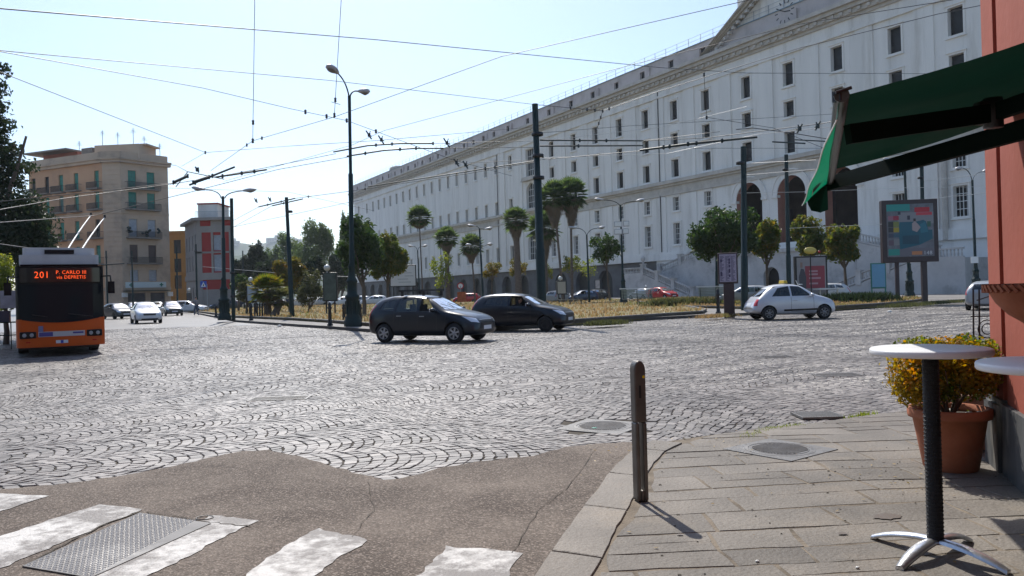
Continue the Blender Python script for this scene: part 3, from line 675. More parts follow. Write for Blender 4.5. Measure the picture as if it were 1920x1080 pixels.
# double stairway in front
def balustrade(mb, a, b, p, n, hgt=1.0, posts=True):
    (s0, z0), (s1, z1) = a, b
    sgn = 1 if s1 > s0 else -1
    dz = (z1-z0)/(s1-s0)
    def slab(za, zb, w_):
        q = [(s0, z0+za), (s1, z1+za), (s1, z1+zb), (s0, z0+zb)]
        if sgn < 0: q = q[::-1]
        mb.prism_y(q, p-w_/2, p+w_/2)
    slab(-.02, .14, .34); slab(hgt-.16, hgt, .36)
    for k in range(n):
        s_ = s0+(s1-s0)*(k+.5)/n; z_ = z0+(z1-z0)*(k+.5)/n+.1
        mb.lathe([(.06, 0), (.12, .22*hgt), (.045, .5*hgt), (.1, .62*hgt), (.06, .8*hgt)], (s_, p, z_), 6)
def newel(mb, s, z, p, h=1.5, ball=False):
    mb.bx(s-.32, s+.32, p-.32, p+.32, z-.1, z+h); mb.bx(s-.4, s+.4, p-.4, p+.4, z+h, z+h+.14)
    if ball: mb.lathe([(.12, 0), (.2, .15), (.14, .3), (.32, .5), (.38, .75), (.25, 1.0), (.05, 1.15)], (s, p, z+h+.14), 10)
stw = thing('double_stairway', (P0[0], P0[1], 0), pi/2+TH, 'pale stone double stairway with balustrades climbing to the three arches of the white palace', 'stairway')
for sg in (1, -1):
    X = lambda s: AX+sg*s
    mb = MB()
    # lower flight (p 4.6..7.5) rising outwards, upper flight (p 1.2..4.2) rising back in
    q = [(X(11.4), 0), (X(22), 0), (X(22), 3.7)]
    q = q if sg > 0 else q[::-1]
    mb.prism_y(q, 4.6, 7.5)
    x0, x1 = sorted((X(22), X(27.0))); mb.bx(x0, x1, .05, 7.5, 0, 3.7)
    q = [(X(22), 0), (X(22), 3.7), (X(12.5), 6.2), (X(12.5), 0)]; q = q[::-1] if sg > 0 else q
    mb.prism_y(q, .05, 4.2)
    # steps on the lower flight
    for k in range(22):
        a, b = sorted((X(11.4+10.6*k/22), X(11.4+10.6*(k+1)/22))); mb.bx(a, b, 4.9, 7.2, 3.7*k/22, 3.7*(k+1)/22+.05)
    for k in range(15):
        a, b = sorted((X(22-9.5*k/15), X(22-9.5*(k+1)/15))); mb.bx(a, b, .4, 3.9, 3.7+2.5*k/15-.1, 3.7+2.5*(k+1)/15)
    mb.build('flight', M['stair_stone'], stw)
    mb = MB()
    balustrade(mb, (X(11.6), .35), (X(14.9), 1.45), 7.3, 9); balustrade(mb, (X(15.5), 1.65), (X(18.4), 2.6), 7.3, 8); balustrade(mb, (X(19), 2.8), (X(21.7), 3.7), 7.3, 8); balustrade(mb, (X(22.3), 3.7), (X(26.8), 3.7), 7.3, 12)
    for s_, z_ in ((11.2, 0), (15.2, 1.3), (18.7, 2.5)): newel(mb, X(s_), z_, 7.3, 1.45)
    newel(mb, X(22), 3.6, 7.3, 1.5, True)
    balustrade(mb, (X(21.6), 3.9), (X(17.6), 4.95), 4.0, 11); balustrade(mb, (X(17), 5.1), (X(12.8), 6.2), 4.0, 11)
    for s_, z_ in ((22, 3.7), (17.3, 4.9), (12.5, 6.0)): newel(mb, X(s_), z_, 4.0, 1.4)
    mb.build('balustrade', M['stair_stone'], stw)
mb = MB(); 
wall(mb, AX-12.5, AX+12.5, 0, 5.9, [(AX-1.3, AX+1.3, .1, 3.8, True)], 1.0, 4.25, 0); mb.bx(AX-12.5, AX+12.5, .05, 4.25, 5.75, 5.95); mb.bx(AX-12.5, AX+12.5, 3.9, 4.45, 5.6, 6.1)
mb.build('terrace_wall', M['stair_stone'], stw)
mb = MB(); mb.bx(AX-1.4, AX+1.4, 2.9, 3.2, 0, 3.9); mb.build('door', M['dark_pane'], stw)
# ---------------------------------------------------------------- apartment blocks on the left
def frame2(A, B):  # local frame: x from A to B, y outward
    d = (B-A).to_2d().normalized(); z = Vector((0, 0, 1)); x = Vector((d.x, d.y, 0)); y = z.cross(x)
    T = Matrix.Identity(4)
    for i in range(3): T[i][0] = x[i]; T[i][1] = y[i]; T[i][2] = z[i]; T[i][3] = A[i]
    return T
ap_ = [Vector((-79.8, 129.7, 0)), Vector((-63.9, 122.6, 0)), Vector((-61.0, 122.6, 0)), Vector((-56.2, 128.6, 0))]
apt = thing('apartment_building', (0, 0, 0), 0, 'tall ochre and grey corner apartment block with green shutters and balconies behind the trolleybus', 'building')
M['ochre'] = mat('ochre_plaster', (.50, .305, .19), .9, .2, var=.12, vs=.25, dirt=(.38, .26, .18), dirts=.25, dirta=.6)
M['apt_grey'] = mat('grey_tan_plaster', (.47, .365, .275), .9, .2, var=.12, vs=.3, dirt=(.2, .18, .16), dirts=.3, dirta=.6)
M['shutter'] = mat('green_shutter', (.02, .19, .15), .6, var=.3, vs=2)
M['shutter_old'] = mat('faded_shutter', (.08, .16, .15), .7, var=.2, vs=2)
M['brown_door'] = mat('brown_shutter', (.08, .05, .045), .7)
M['pale_curtain'] = mat('pale_blind', (.35, .38, .42), .7, var=.2, vs=3)
M['balcony'] = mat('balcony_slab', (.2, .18, .16), .85, var=.2, vs=2)
SHOP = mat('dark_shopfront', (.05, .055, .07), .4, var=.4, vs=.6)
zt = 23.6
floors = [(19.7, 22.4), (16.4, 19.0), (11.9, 14.7), (7.8, 10.6), (4.8, 6.6)]
faces = [(ap_[1], ap_[0], 1), (ap_[2], ap_[1], 0), (ap_[3], ap_[2], 2)]
bmb = MB(); trim = MB()
for A, B, kind in faces:
    T = frame2(A, B); L_ = (B-A).length; bmb.T = T; trim.T = T
    if kind == 1: cols = [1.3, 6.0, 9.6, 13.0, 16.3]; 
    elif kind == 2: cols = [2.9, 5.9]
    else: cols = []
    ops_ = []
    for fi, (za, zb) in enumerate(floors):
        for ci, c in enumerate(cols):
            if kind == 1 and fi >= 4 and ci > 3: continue
            wd = 1.05 if kind == 1 else 1.3
            ops_.append((c-wd/2, c+wd/2, za, zb, fi, ci))
    shop = [(1.0, 3.4, .0, 2.9), (4.2, 7.0, .0, 2.9)] if kind == 2 else ([(1.5+3.2*k, 3.9+3.2*k, 0, 3.0) for k in range(5)] if kind == 1 else [])
    mi = 0 if kind == 1 else 1
    wall(bmb, 0, L_, 0, 15.6, [o[:4] for o in ops_ if o[3] < 15.6]+shop, .25, 0, 1 if kind != 1 else 0)
    wall(bmb, 0, L_, 15.6, zt, [o[:4] for o in ops_ if o[2] > 15.6], .25, 0, mi)
    for s_ in shop:
        bmb.mi = 2; bmb.add([(s_[0], -.23, s_[2]), (s_[1], -.23, s_[2]), (s_[1], -.23, s_[3]), (s_[0], -.23, s_[3])], [(3, 2, 1, 0)])
    for za, zb, o_ in ((zt-.1, zt+.35, .5), (zt+.35, zt+.6, .75)): trim.bx(-.3, L_+.3, -.2, o_, za, zb)
    trim.bx(0, L_, -.2, .12, 15.5, 15.85); trim.bx(0, L_, -.3, .02, zt+.6, zt+1.7); trim.bx(0, L_, -.2, .15, 3.4, 3.8)
    if kind == 0:
        for k in range(30): trim.bx(.1, L_-.1, -.1, .06, .6+k*.75, 1.15+k*.75)
    for a, b, c, d, fi, ci in ops_:
        sh = M['shutter'] if (fi < 2 or kind == 1) else (M['pale_curtain'] if fi in (2, 4) else M['brown_door'])
        if kind == 1 and (ci, fi) in ((3, 0), (4, 0), (0, 2)): sh = M['dark_pane']
        if kind == 1 and ci == 2 and fi == 1: sh = M['shutter_old']
        key = ('apt', sh.name); window(apt, a, b, c, d, 0, .25, 'plain', mats=WC.setdefault(key, (sh, M['apt_grey'], sh)), T=T)
    # balconies
    if kind == 1: bal = [(c-1.25, c+1.25, fi) for fi in (0, 1, 2, 3) for c in cols]
    elif kind == 2: bal = [(1.7, 7.1, fi) for fi in (0, 1, 2, 3)]
    else: bal = []
    for a, b, fi in bal:
        z = floors[fi][0]-.12; m2 = MB(); m2.bx(a, b, 0, .95, z-.2, z); m2.mi = 1
        m2.bx(a, b, .88, .93, z+.9, z+.95); m2.bx(a, a+.05, 0, .93, z+.9, z+.95); m2.bx(b-.05, b, 0, .93, z+.9, z+.95)
        k = int((b-a)/.14)
        for i in range(k+1): x = a+(b-a)*i/k; m2.bx(x-.02, x+.02, .88, .93, z, z+.9)
        if kind == 2 and fi == 2:
            m2.mi = 2
            for i in range(26): x = random.choice([a+.4, b-.4, (a+b)/2-.5, (a+b)/2]); m2.sphere((x+random.uniform(-.35, .35), .7+random.uniform(-.2, .2), z+random.uniform(.2, 1.5)), .22, .2, .2, 6, 4)
        o = m2.mesh('balcony', [M['balcony'], M['black_iron'], M['pole_green']]); o = link('balcony', o, apt); o.matrix_local = T
    if kind == 2:
        m2 = MB(); m2.bx(.9, 7.4, .05, .3, 3.75, 4.65); sg_ = m2.mesh('shop_sign', mat('pharmacy_sign', (.55, .64, .66), .5)); sg_ = link('shop_sign', sg_, apt); sg_.matrix_local = T
        m2 = MB()
        for x in (1.7, 6.6): m2.bx(x-.1, x+.1, .3, .33, 3.9, 4.5); m2.bx(x-.3, x-.1, .3, .33, 4.1, 4.3); m2.bx(x+.1, x+.3, .3, .33, 4.1, 4.3)
        c_ = link('green_cross', m2.mesh('green_cross', mat('pharmacy_green', (.02, .16, .12), .5)), sg_)
        m2 = MB(); m2.bx(.5, 7.8, .0, 1.0, 3.2, 3.3)
        o = link('awning', m2.mesh('awning', mat('dark_green_canopy', (.02, .05, .045), .7)), apt); o.matrix_local = T
        for x in (-.2, 7.2):
            m2 = MB(); m2.bx(x, x+.8, .05, .35, 2.3, 3.0); m2.mi = 1; m2.lathe([(.01, -.02), (.25, -.02), (.27, 0)], (x+.4, .36, 2.65), 12, 'Y')
            o = link('air_conditioner', m2.mesh('air_conditioner', [M['white_paint'], M['dark_pane']]), apt); o.matrix_local = T
bmb.T = None; trim.T = None
bmb.mi = 1; bmb.add([(p.x, p.y, zt+.6) for p in ap_]+[(-61.9, 141.6, zt+.6), (-84, 142, zt+.6)], [(0, 1, 2, 3, 4, 5)])
bmb.add([(-56.2, 128.6, 0), (-61.9, 141.6, 0), (-61.9, 141.6, zt+1.7), (-56.2, 128.6, zt+1.7)], [(0, 1, 2, 3)]); bmb.add([(-79.8, 129.7, 0), (-84, 142, 0), (-84, 142, zt+1.7), (-79.8, 129.7, zt+1.7)], [(3, 2, 1, 0)])
bmb.build('wall', [M['ochre'], M['apt_grey'], SHOP], apt); trim.build('cornice', M['apt_grey'], apt)
mb = MB(); mb.box(-62.5, 127.5, zt+1.9, 7.5, 5, 2.6, radians(-5)); mb.box(-60.8, 128, zt+3.3, 5.5, 4, .25, radians(-5)); mb.mi = 1; mb.box(-74, 132, zt+1.9, 8, 4, 2.2, radians(-22)); mb.mi = 2; mb.box(-75.5, 130.8, zt+3.1, 10, 5, .25, radians(-22)); mb.box(-68, 127.5, zt+2.3, 2.4, 2, 1.6, radians(-22))
mb.build('roof_terrace', [M['apt_grey'], mat('red_rooftop_wall', (.35, .12, .08), .9), M['balcony']], apt)
for i, (x, y, h) in enumerate(((-72, 131, 4.2), (-66, 127, 5), (-63, 126, 4.4), (-59.5, 127.6, 4), (-60.5, 126, 5), (-57.6, 129, 3))):
    mb = MB(); mb.tube([(x, y, zt+1), (x, y, zt+h+1)], .05, 5)
    for k in range(4): mb.bx(x-.5+.08*k, x+.5-.08*k, y-.02, y+.02, zt+h+.2+k*.2, zt+h+.24+k*.2)
    mb.bx(x-.02, x+.02, y-.5, y+.5, zt+h+.5, zt+h+.54); mb.build('aerial', M['metal_grey'], apt)
# yellow-orange building between
yb = thing('yellow_building', (0, 0, 0), 0, 'narrow orange-yellow building squeezed between the ochre apartment block and the red building', 'building')
A, B = Vector((-56.5, 150, 0)), Vector((-68, 150, 0)); T = frame2(A, B); mb = MB(); mb.T = T
cols = [1.6, 4.6, 7.6]; ops_ = [(c-.7, c+.7, z, z+2.6) for z in (10.6, 7.0, 3.8) for c in cols]
wall(mb, 0, 11.5, 0, 14.6, ops_, .3, 0, 0); mb.mi = 0; mb.bx(0, 11.5, -8, -.31, 14.2, 14.5); mb.bx(0, 11.7, -.3, .3, 14.5, 14.9); mb.bx(11.4, 11.5, -8, 0, 0, 14.5); mb.bx(0, .1, -8, 0, 0, 14.5)
o = mb.build('wall', [mat('yellow_plaster', (.52, .27, .07), .9, var=.12, vs=.3)], yb)
for a, b, c, d in ops_: window(yb, a, b, c, d, 0, .3, 'plain', mats=WC.setdefault('y', (M['grey_pane'], M['apt_grey'], M['grey_pane'])), T=T)
for c in cols[:2]:
    for z in (10.5, 6.9): m2 = MB(); m2.bx(c-1, c+1, 0, .7, z-.15, z); m2.bx(c-1, c+1, .66, .7, z+.85, z+.9); o = link('balcony', m2.mesh('balcony', M['black_iron']), yb); o.matrix_local = T
# red building
rb = thing('red_building', (0, 0, 0), 0, 'red and grey building with a white roof terrace beyond the traffic island', 'building')
rA, rB, rC = D(437, 560, 112), D(372, 560, 112), D(350, 560, 121); rA.z = rB.z = rC.z = 0; rD = rA*1.12; 
rw = MB(); rt = MB(); M['red_plaster'] = mat('red_plaster', (.34, .045, .04), .9, .2, var=.1, vs=.4, dirt=(.25, .07, .06), dirts=.5, dirta=.5); M['grey_stone2'] = mat('grey_stone_band', (.30, .27, .245), .9, .2, var=.12, vs=.5)
T = frame2(rA, rB); Lr = (rB-rA).length; rw.T = T; rt.T = T
opr = [(Lr*.37-.5, Lr*.37+.5, 8.2, 10.6), (Lr*.37-.5, Lr*.37+.5, 4.7, 7.2)] if False else [(Lr*.42-.55, Lr*.42+.55, 8.6, 10.8), (Lr*.42-.55, Lr*.42+.55, 5.6, 8.0)]
wall(rw, 0, Lr, 3.0, 13.2, opr, .2, 0, 0); wall(rw, 0, Lr, 0, 3.0, [], .2, 0, 1)
for a, b, z0, z1, o_ in ((-.1, .35, 0, 12, .1), (Lr-.7, Lr+.1, 0, 12, .1), (0, Lr, 11.2, 12.1, .12), (0, Lr, 4.4, 5.4, .15), (0, Lr, 8.2, 8.45, .1), (-.3, Lr+.3, 12.9, 13.3, .7), (Lr*.42-.85, Lr*.42-.55, 5.4, 11.2, .08), (Lr*.42+.55, Lr*.42+.85, 5.4, 11.2, .08), (Lr*.42-.85, Lr*.42+.85, 12.1, 12.9, .05), (Lr-.5, Lr, 12.1, 12.9, .05)): rt.bx(a, b, -.1, o_, z0, z1)
for a, b, c, d in opr: window(rb, a, b, c, d, 0, .2, 'plain', mats=WC.setdefault('r', (M['pale_curtain'], M['apt_grey'], M['grey_pane'])), T=T)
T2 = frame2(rB, rC); L2 = (rC-rB).length; rw.T = T2; rt.T = T2
cs = [L2*(k+.5)/4 for k in range(4)]; o2 = [(c-.5, c+.5, z, z+2.2) for c in cs for z in (8.8, 5.8, 1.2)]
wall(rw, 0, L2, 0, 13.2, o2, .2, 0, 1)
for a, b, c, d in o2: window(rb, a, b, c, d, 0, .2, 'plain', mats=WC['r'], T=T2)
rt.bx(-.3, L2, -.1, .7, 12.9, 13.3); rt.bx(0, L2, -.1, .15, 4.4, 5.2)
rw.T = None; rw.mi = 1; rw.add([(p.x, p.y, 13.2) for p in (rA, rB, rC, rC+Vector((3, 12, 0)), rD)], [(0, 1, 2, 3, 4)]); rw.add([(rA.x, rA.y, 0), (rD.x, rD.y, 0), (rD.x, rD.y, 13.2), (rA.x, rA.y, 13.2)], [(0, 1, 2, 3)])
rw.build('wall', [M['red_plaster'], M['grey_stone2']], rb); rt.build('stone_trim', M['grey_stone2'], rb)
mb = MB(); mb.T = T; mb.bx(Lr*.42, Lr, -5, -.6, 13.3, 15.3); mb.mi = 1; mb.bx(Lr*.4, Lr+.1, -5.2, -.5, 15.3, 15.5); mb.build('penthouse', [M['white_plaster'], M['red_plaster']], rb)
mb = MB(); mb.T = T
for i in range(30): x = Lr*i/29; mb.bx(x-.015, x+.015, .4, .43, 13.3, 14.2)
mb.bx(0, Lr, .4, .44, 14.15, 14.2); mb.build('terrace_railing', M['metal_grey'], rb)
# ---------------------------------------------------------------- hills far behind
hm = mat('wooded_hillside', (.055, .075, .045), .95, .1, var=.3, vs=.01, dirt=(.30, .28, .26), dirts=.02, dirta=.7)
def ridge(name, pts, Y, dep):
    mb = MB(); a = [D(x, y, Y) for x, y in pts]
    rows = [[Vector((p.x, p.y-dep, -1)) for p in a], [Vector((p.x, p.y-dep*.4, p.z*.62)) for p in a], a, [Vector((p.x, p.y+dep*.5, p.z*.8)) for p in a], [Vector((p.x, p.y+dep, -1)) for p in a]]
    mb.grid(rows, flip=False); o = mb.build(name, hm); tag(o, kind='structure')
ridge('distant_hill', [(100, 520), (300, 500), (390, 470), (430, 454), (455, 456), (480, 460), (500, 455), (512, 449), (525, 446), (545, 444), (575, 452), (620, 462), (700, 500), (900, 530)], 2400, 300)
ridge('distant_hill', [(100, 545), (300, 520), (440, 480), (480, 474), (520, 470), (600, 480), (700, 500), (800, 530)], 1300, 200)
ht = mat('far_houses', (.42, .38, .36), .9, var=.2, vs=.02)
for i, (x, y, wd, h) in enumerate(((434, 447, 14, 14), (444, 452, 9, 8), (508, 446, 16, 10), (522, 441, 12, 9), (533, 441, 15, 11), (486, 456, 12, 6), (560, 449, 10, 8))):
    p = D(x, y, 2390); k = 2390/F; mb = MB(); mb.box(0, 0, 0, wd*k, 14, h*k*2); mb.mi = 1
    for r_ in range(3):
        for c_ in range(5): mb.box(-wd*k*.4+c_*wd*k*.2, -7.05, h*k*.7-r_*4.5, 1.6, .2, 2)
    o = mb.build('distant_house', [ht, M['dark_pane']], None, (p.x, p.y, p.z-h*k)); tag(o, 'tiny pale block of flats on the crest of the hazy hill, %s along the ridge' % ['first', 'second', 'fourth', 'fifth', 'sixth', 'third', 'last'][i], 'building', 'houses on the distant hill')
# ================================================================== TREES
LM = {'palm': leaf_mat('palm_fronds', (.045, .08, .028), (.14, .18, .065), .4, .6), 'green': leaf_mat('leaves_green', (.026, .055, .015), (.085, .125, .028), .35), 'yellow': leaf_mat('leaves_yellowing', (.07, .10, .02), (.26, .17, .03), .45, .8),
      'dark': leaf_mat('leaves_dark', (.018, .032, .014), (.05, .07, .028), .3, .3), 'orange': leaf_mat('leaves_orange', (.11, .11, .025), (.30, .15, .03), .45, .8),
      'olive': leaf_mat('leaves_olive', (.06, .07, .03), (.14, .13, .05), .35), 'far': leaf_mat('leaves_far_wood', (.075, .115, .045), (.16, .20, .08), .45, .12), 'grape': leaf_mat('leaves_pale', (.12, .16, .03), (.33, .33, .06), .5, 1)}
def leaves(name, blobs, n, size, m, parent, aspect=.6, shell=.55, droop=.3):
    """many small leaf faces spread through ellipsoid lobes (c, rx, ry, rz)"""
    wts = np.array([b[1]*b[2]*b[3] for b in blobs])**.75; wts /= wts.sum()
    ch = RNG.choice(len(blobs), n, p=wts); B = np.array([[*b[0], b[1], b[2], b[3]] for b in blobs])[ch]
    d = RNG.normal(0, 1, (n, 3)); d /= np.linalg.norm(d, axis=1)[:, None]
    r = (shell+(1-shell)*RNG.random(n))**1.0*(1+.12*RNG.normal(0, 1, n)); r = np.where(RNG.random(n) < .25, RNG.random(n)**.6, r)
    P = B[:, :3]+d*r[:, None]*B[:, 3:]
    nrm = d+RNG.normal(0, .75, (n, 3)); nrm /= np.linalg.norm(nrm, axis=1)[:, None]
    a = np.cross(nrm, RNG.normal(0, 1, (n, 3))); a /= np.linalg.norm(a, axis=1)[:, None]; b = np.cross(nrm, a)
    s = size*RNG.uniform(.6, 1.35, n)[:, None]
    V = np.stack([P-a*s*.5, P+b*s*.5*aspect+nrm*s*.08, P+a*s*.5-np.array([0, 0, droop])*s*.5, P-b*s*.5*aspect+nrm*s*.08], 1).reshape(-1, 3)
    Fq = np.arange(4*n).reshape(-1, 4)
    t = RNG.normal(0, .22, n)
    return link(name, np_mesh(name, V, Fq, m, False, t), parent)
def limb(mb, a, b, r0, r1, wob=.1, n=5):
    a, b = Vector(a), Vector(b); pts = [a.lerp(b, i/(n-1))+(Vector((random.uniform(-1, 1), random.uniform(-1, 1), 0))*wob if 0 < i < n-1 else Vector()) for i in range(n)]
    mb.tube(pts, r0, 7, True, r1)
def tree(name, base, h, w, crown_z, kind, label, n=3500, size=.2, lobes=9, tr=.14, group=None, trunk_lean=(0, 0), aspect=None, shell=.5, depth=None, round_=1.0):
    t = thing(name, base, 0, label, 'tree', group); mb = MB(); ch = h-crown_z; top = Vector((trunk_lean[0], trunk_lean[1], crown_z))
    limb(mb, (0, 0, -.05), top+Vector((0, 0, ch*.25)), tr, tr*.55, tr*.35)
    for k in range(6):
        a = k*1.05+random.random(); limb(mb, top*.92, top+Vector((cos(a)*w*.33, sin(a)*w*.33, ch*random.uniform(.3, .75))), tr*.45, tr*.12, w*.03)
    mb.build('trunk', M['bark'], t)
    cz = crown_z+ch/2; bl = []
    bl.append(((top.x, top.y, cz), w*.36, (depth or w)*.36, ch*.42))
    for k in range(lobes):
        a = 2*pi*k/lobes+random.uniform(-.4, .4); e = random.uniform(-.75, .95)
        rr = sqrt(max(.1, 1-e*e*.8)); s = random.uniform(.2, .31)
        bl.append(((top.x+cos(a)*w*.5*rr*(1-s*.9), top.y+sin(a)*(depth or w)*.5*rr*(1-s*.9), cz+e*ch*.5*(1-s*.8)), w*s*.72, w*s*.72, ch*s*.72*round_))
    leaves('crown', bl, n, size, LM[kind], t, .62, shell); return t
def px_tree(name, xb, yb, ytop, xl, xr, ycb, kind, label, dist=None, **k):
    """survey: base pixel, top, crown left/right, crown bottom"""
    if dist: p = D(xb, yb, dist); p.z = 0
    else: p = G(xb, yb)
    sc = p.y/F; h = D(xb, ytop, p.y).z; cz = D(xb, ycb, p.y).z
    lean = ((xl+xr)/2-xb)*sc+(yb-ycb)*sc*.027
    k.setdefault('size', .16+.0022*p.y)
    return tree(name, p, h, (xr-xl)*sc, cz, kind, label, trunk_lean=(lean, 0), **k)
# right lawn trees
px_tree('street_tree', 1363, 575, 383, 1298, 1424, 497, 'green', 'large round dark green tree behind the timetable totem', n=9000, lobes=14, tr=.2, group='small trees on the traffic island')
px_tree('street_tree', 1440, 572, 408, 1412, 1466, 492, 'yellow', 'small yellow-green tree just right of the big round tree', n=3200, group='small trees on the traffic island')
px_tree('street_tree', 1521, 566, 398, 1486, 1556, 490, 'yellow', 'two-pronged yellow-green tree behind the yellow oval sign', n=4200, lobes=7, group='small trees on the traffic island')
px_tree('street_tree', 1590, 567, 420, 1550, 1616, 498, 'yellow', 'round olive-green tree with bare trunk between the red poster and the blue board', n=4000, group='small trees on the traffic island')
px_tree('street_tree', 1144, 568, 436, 1105, 1167, 500, 'green', 'slim open-branched green tree left of the park bench', n=1500, lobes=7, size=.34, tr=.12, shell=.3, group='small trees on the traffic island')
px_tree('street_tree', 1103, 566, 480, 1084, 1122, 528, 'grape', 'thin nearly bare sapling with pale leaves behind the island lamp', n=330, size=.25, tr=.07, shell=.2, group='small trees on the traffic island')
px_tree('street_tree', 1072, 568, 478, 1048, 1092, 518, 'yellow', 'sparse sapling beside the cream kiosk', n=700, size=.26, tr=.07, shell=.2, group='small trees on the traffic island')
px_tree('street_tree', 1026, 568, 490, 1008, 1038, 530, 'yellow', 'small yellow tree right behind the thick green pole', n=700, size=.24, tr=.07, group='small trees on the traffic island')
px_tree('street_tree', 972, 570, 485, 954, 990, 521, 'orange', 'small golden-yellow tree under the thick-trunked palm', n=900, size=.24, tr=.09, group='small trees on the traffic island')
px_tree('street_tree', 923, 570, 487, 904, 941, 524, 'orange', 'small tree with orange and green leaves left of the golden one', n=1300, size=.24, tr=.09, group='small trees on the traffic island')
px_tree('street_tree', 830, 575, 472, 808, 852, 548, 'grape', 'sparse pale yellow-green tree behind the roof rack of the dark hatchback', n=900, size=.26, tr=.08, shell=.2, group='small trees on the traffic island')
px_tree('street_tree', 727, 590, 438, 694, 763, 528, 'yellow', 'dense round tree with orange-tinged leaves beside the white billboard', n=9000, lobes=13, size=.24, tr=.16, group='small trees on the traffic island')
px_tree('street_tree', 683, 595, 402, 636, 722, 532, 'green', 'tall uneven green tree just behind the ornate lamp post', n=5600, lobes=12, size=.27, tr=.17, shell=.3, group='small trees on the traffic island')
# left lawn trees
px_tree('street_tree', 543, 588, 484, 514, 572, 550, 'orange', 'bushy tree with orange-brown leaves behind the slim green pole', n=4500, tr=.14, group='small trees on the traffic island')
px_tree('street_tree', 585, 578, 478, 566, 612, 524, 'dark', 'dark round-topped tree near the globe-topped poster stand', n=3500, tr=.12, group='small trees on the traffic island')
px_tree('street_tree', 578, 590, 506, 556, 608, 578, 'olive', 'low olive-brown shrubby tree on the left lawn', n=3000, tr=.08, size=.2, shell=.2, group='small trees on the traffic island')
px_tree('street_tree', 447, 580, 512, 434, 466, 548, 'green', 'small bright green tree right of the red building', dist=85, n=2000, size=.3, group='small trees on the traffic island')
px_tree('street_tree', 462, 585, 528, 444, 486, 572, 'olive', 'scrubby low tree beside the small globe-topped poster stand', dist=70, n=1500, size=.25, group='small trees on the traffic island')
# low date palm / broad shrub with arching fronds
def frond_palm(name, base, h, r, label, n=46, trunk=.28, group=None, skirt=0, col='green', crown_h=None, lean=0):
    t = thing(name, base, 0, label, 'palm tree', group); mb = MB(); mb.tube([(0, 0, 0), (lean*.3, 0, h*.35), (lean*.75, 0, h*.75), (lean, 0, h)], [trunk*1.25, trunk, trunk*.92, trunk*.95], 10); mb.build('trunk', M['palm_bark'], t)
    top = Vector((lean, 0, h)); V = []; Fs = []; 
    def fan(c, d, R_, spread=2.6, blades=13, droop=.14):
        d = d.normalized(); s = d.cross(Vector((0, 0, 1))); s = s.normalized() if s.length > .1 else Vector((1, 0, 0)); u = s.cross(d)
        c0 = c+d*R_*.45
        for b in range(blades):
            a = (b/(blades-1)-.5)*spread; e = (d*cos(a)+s*sin(a)); tip = c0+e*R_*.6*(1-.18*abs(a))+Vector((0, 0, -droop*R_*.35*(.6+.8*random.random()))); mid = c0+e*R_*.33+Vector((0, 0, .02))
            wv = e.cross(u).normalized()*R_*.045
            b0 = len(V); V.extend([c0, mid+wv, tip, mid-wv]); Fs.append((b0, b0+1, b0+2, b0+3))
        wv = s*R_*.006; b0 = len(V); V.extend([c-wv, c+wv, c0+wv, c0-wv]); Fs.append((b0, b0+1, b0+2, b0+3))
    for k in range(n):
        a = k*2.4; e = -.85+2.25*((k+.5)/n)**.75; d = Vector((cos(a)*cos(e), sin(a)*cos(e), sin(e))); fan(top, d, r*random.uniform(.85, 1.1))
    leaf = np_mesh('crown', np.array([tuple(v) for v in V]), np.array(Fs), LM['palm'] if col == 'green' else LM[col], False, RNG.normal(.1, .25, len(Fs))); link('crown', leaf, t)
    if skirt:
        V.clear(); Fs.clear()
        for k in range(110):
            a = k*2.4; z = skirt*random.random()**1.3; q = top+Vector((0, 0, -z*.72+.1*r)); d = Vector((cos(a), sin(a), -.75-2.6*z/skirt))
            fan(q, d, r*.74*(1-.45*z/skirt), 1.5, 8, .6)
        link('dead_fronds', np_mesh('dead_fronds', np.array([tuple(v) for v in V]), np.array(Fs), M['deadfrond'], False, RNG.normal(0, .25, len(Fs))), t)
    return t
M['deadfrond'] = leaf_mat('dead_palm_fronds', (.20, .16, .11), (.30, .21, .13), .25, 1)
PG = 'fan palms in front of the palace'
def palm(xb, dist, ytop, ycent, rpx, label, trunk, skirt_px=0, lean_px=0, n=46):
    p = D(xb, 560, dist); p.z = 0; sc = dist/F; h = D(xb, ycent, dist).z
    return frond_palm('fan_palm', p, h, rpx*sc*1.4, label, int(n*1.5), trunk*.45, PG, skirt_px*sc, 'green', lean=lean_px*sc)
palm(793, 105, 387, 409, 19, 'very tall thin palm with a small tuft, leftmost before the palace', .2, 14, -3)
palm(840, 95, 424, 448, 19, 'short palm with a thick shaggy trunk, second from the left', .62, 32, 0)
palm(891, 100, 437, 462, 19, 'thin-trunked palm beside the tall double lamp', .24, 32, -5)
palm(973, 88, 387, 414, 21, 'thick-trunked palm with a dense round head left of the big green pole', .85, 50, -2)
palm(1023, 95, 398, 428, 26, 'shaggy palm half hidden behind the big green pole', .75, 80, 0, 50)
palm(1056, 84, 342, 372, 27, 'left one of the twin palms with rusty dead fronds', .3, 62, -12)
palm(1073, 85, 338, 366, 27, 'right one of the twin palms with rusty dead fronds', .3, 66, 2)
p = D(503, 590, 58); p.z = .2
frond_palm('date_palm', p, 1.9, 1.5, 'low spreading palm with drooping fronds on the left lawn', 60, .24, skirt=.8, col='yellow')
p = D(515, 590, 57); p.z = .2
frond_palm('date_palm', p, 1.2, 1.1, 'short stubby palm leaning against the low spreading palm', 36, .25, col='olive', lean=.5)
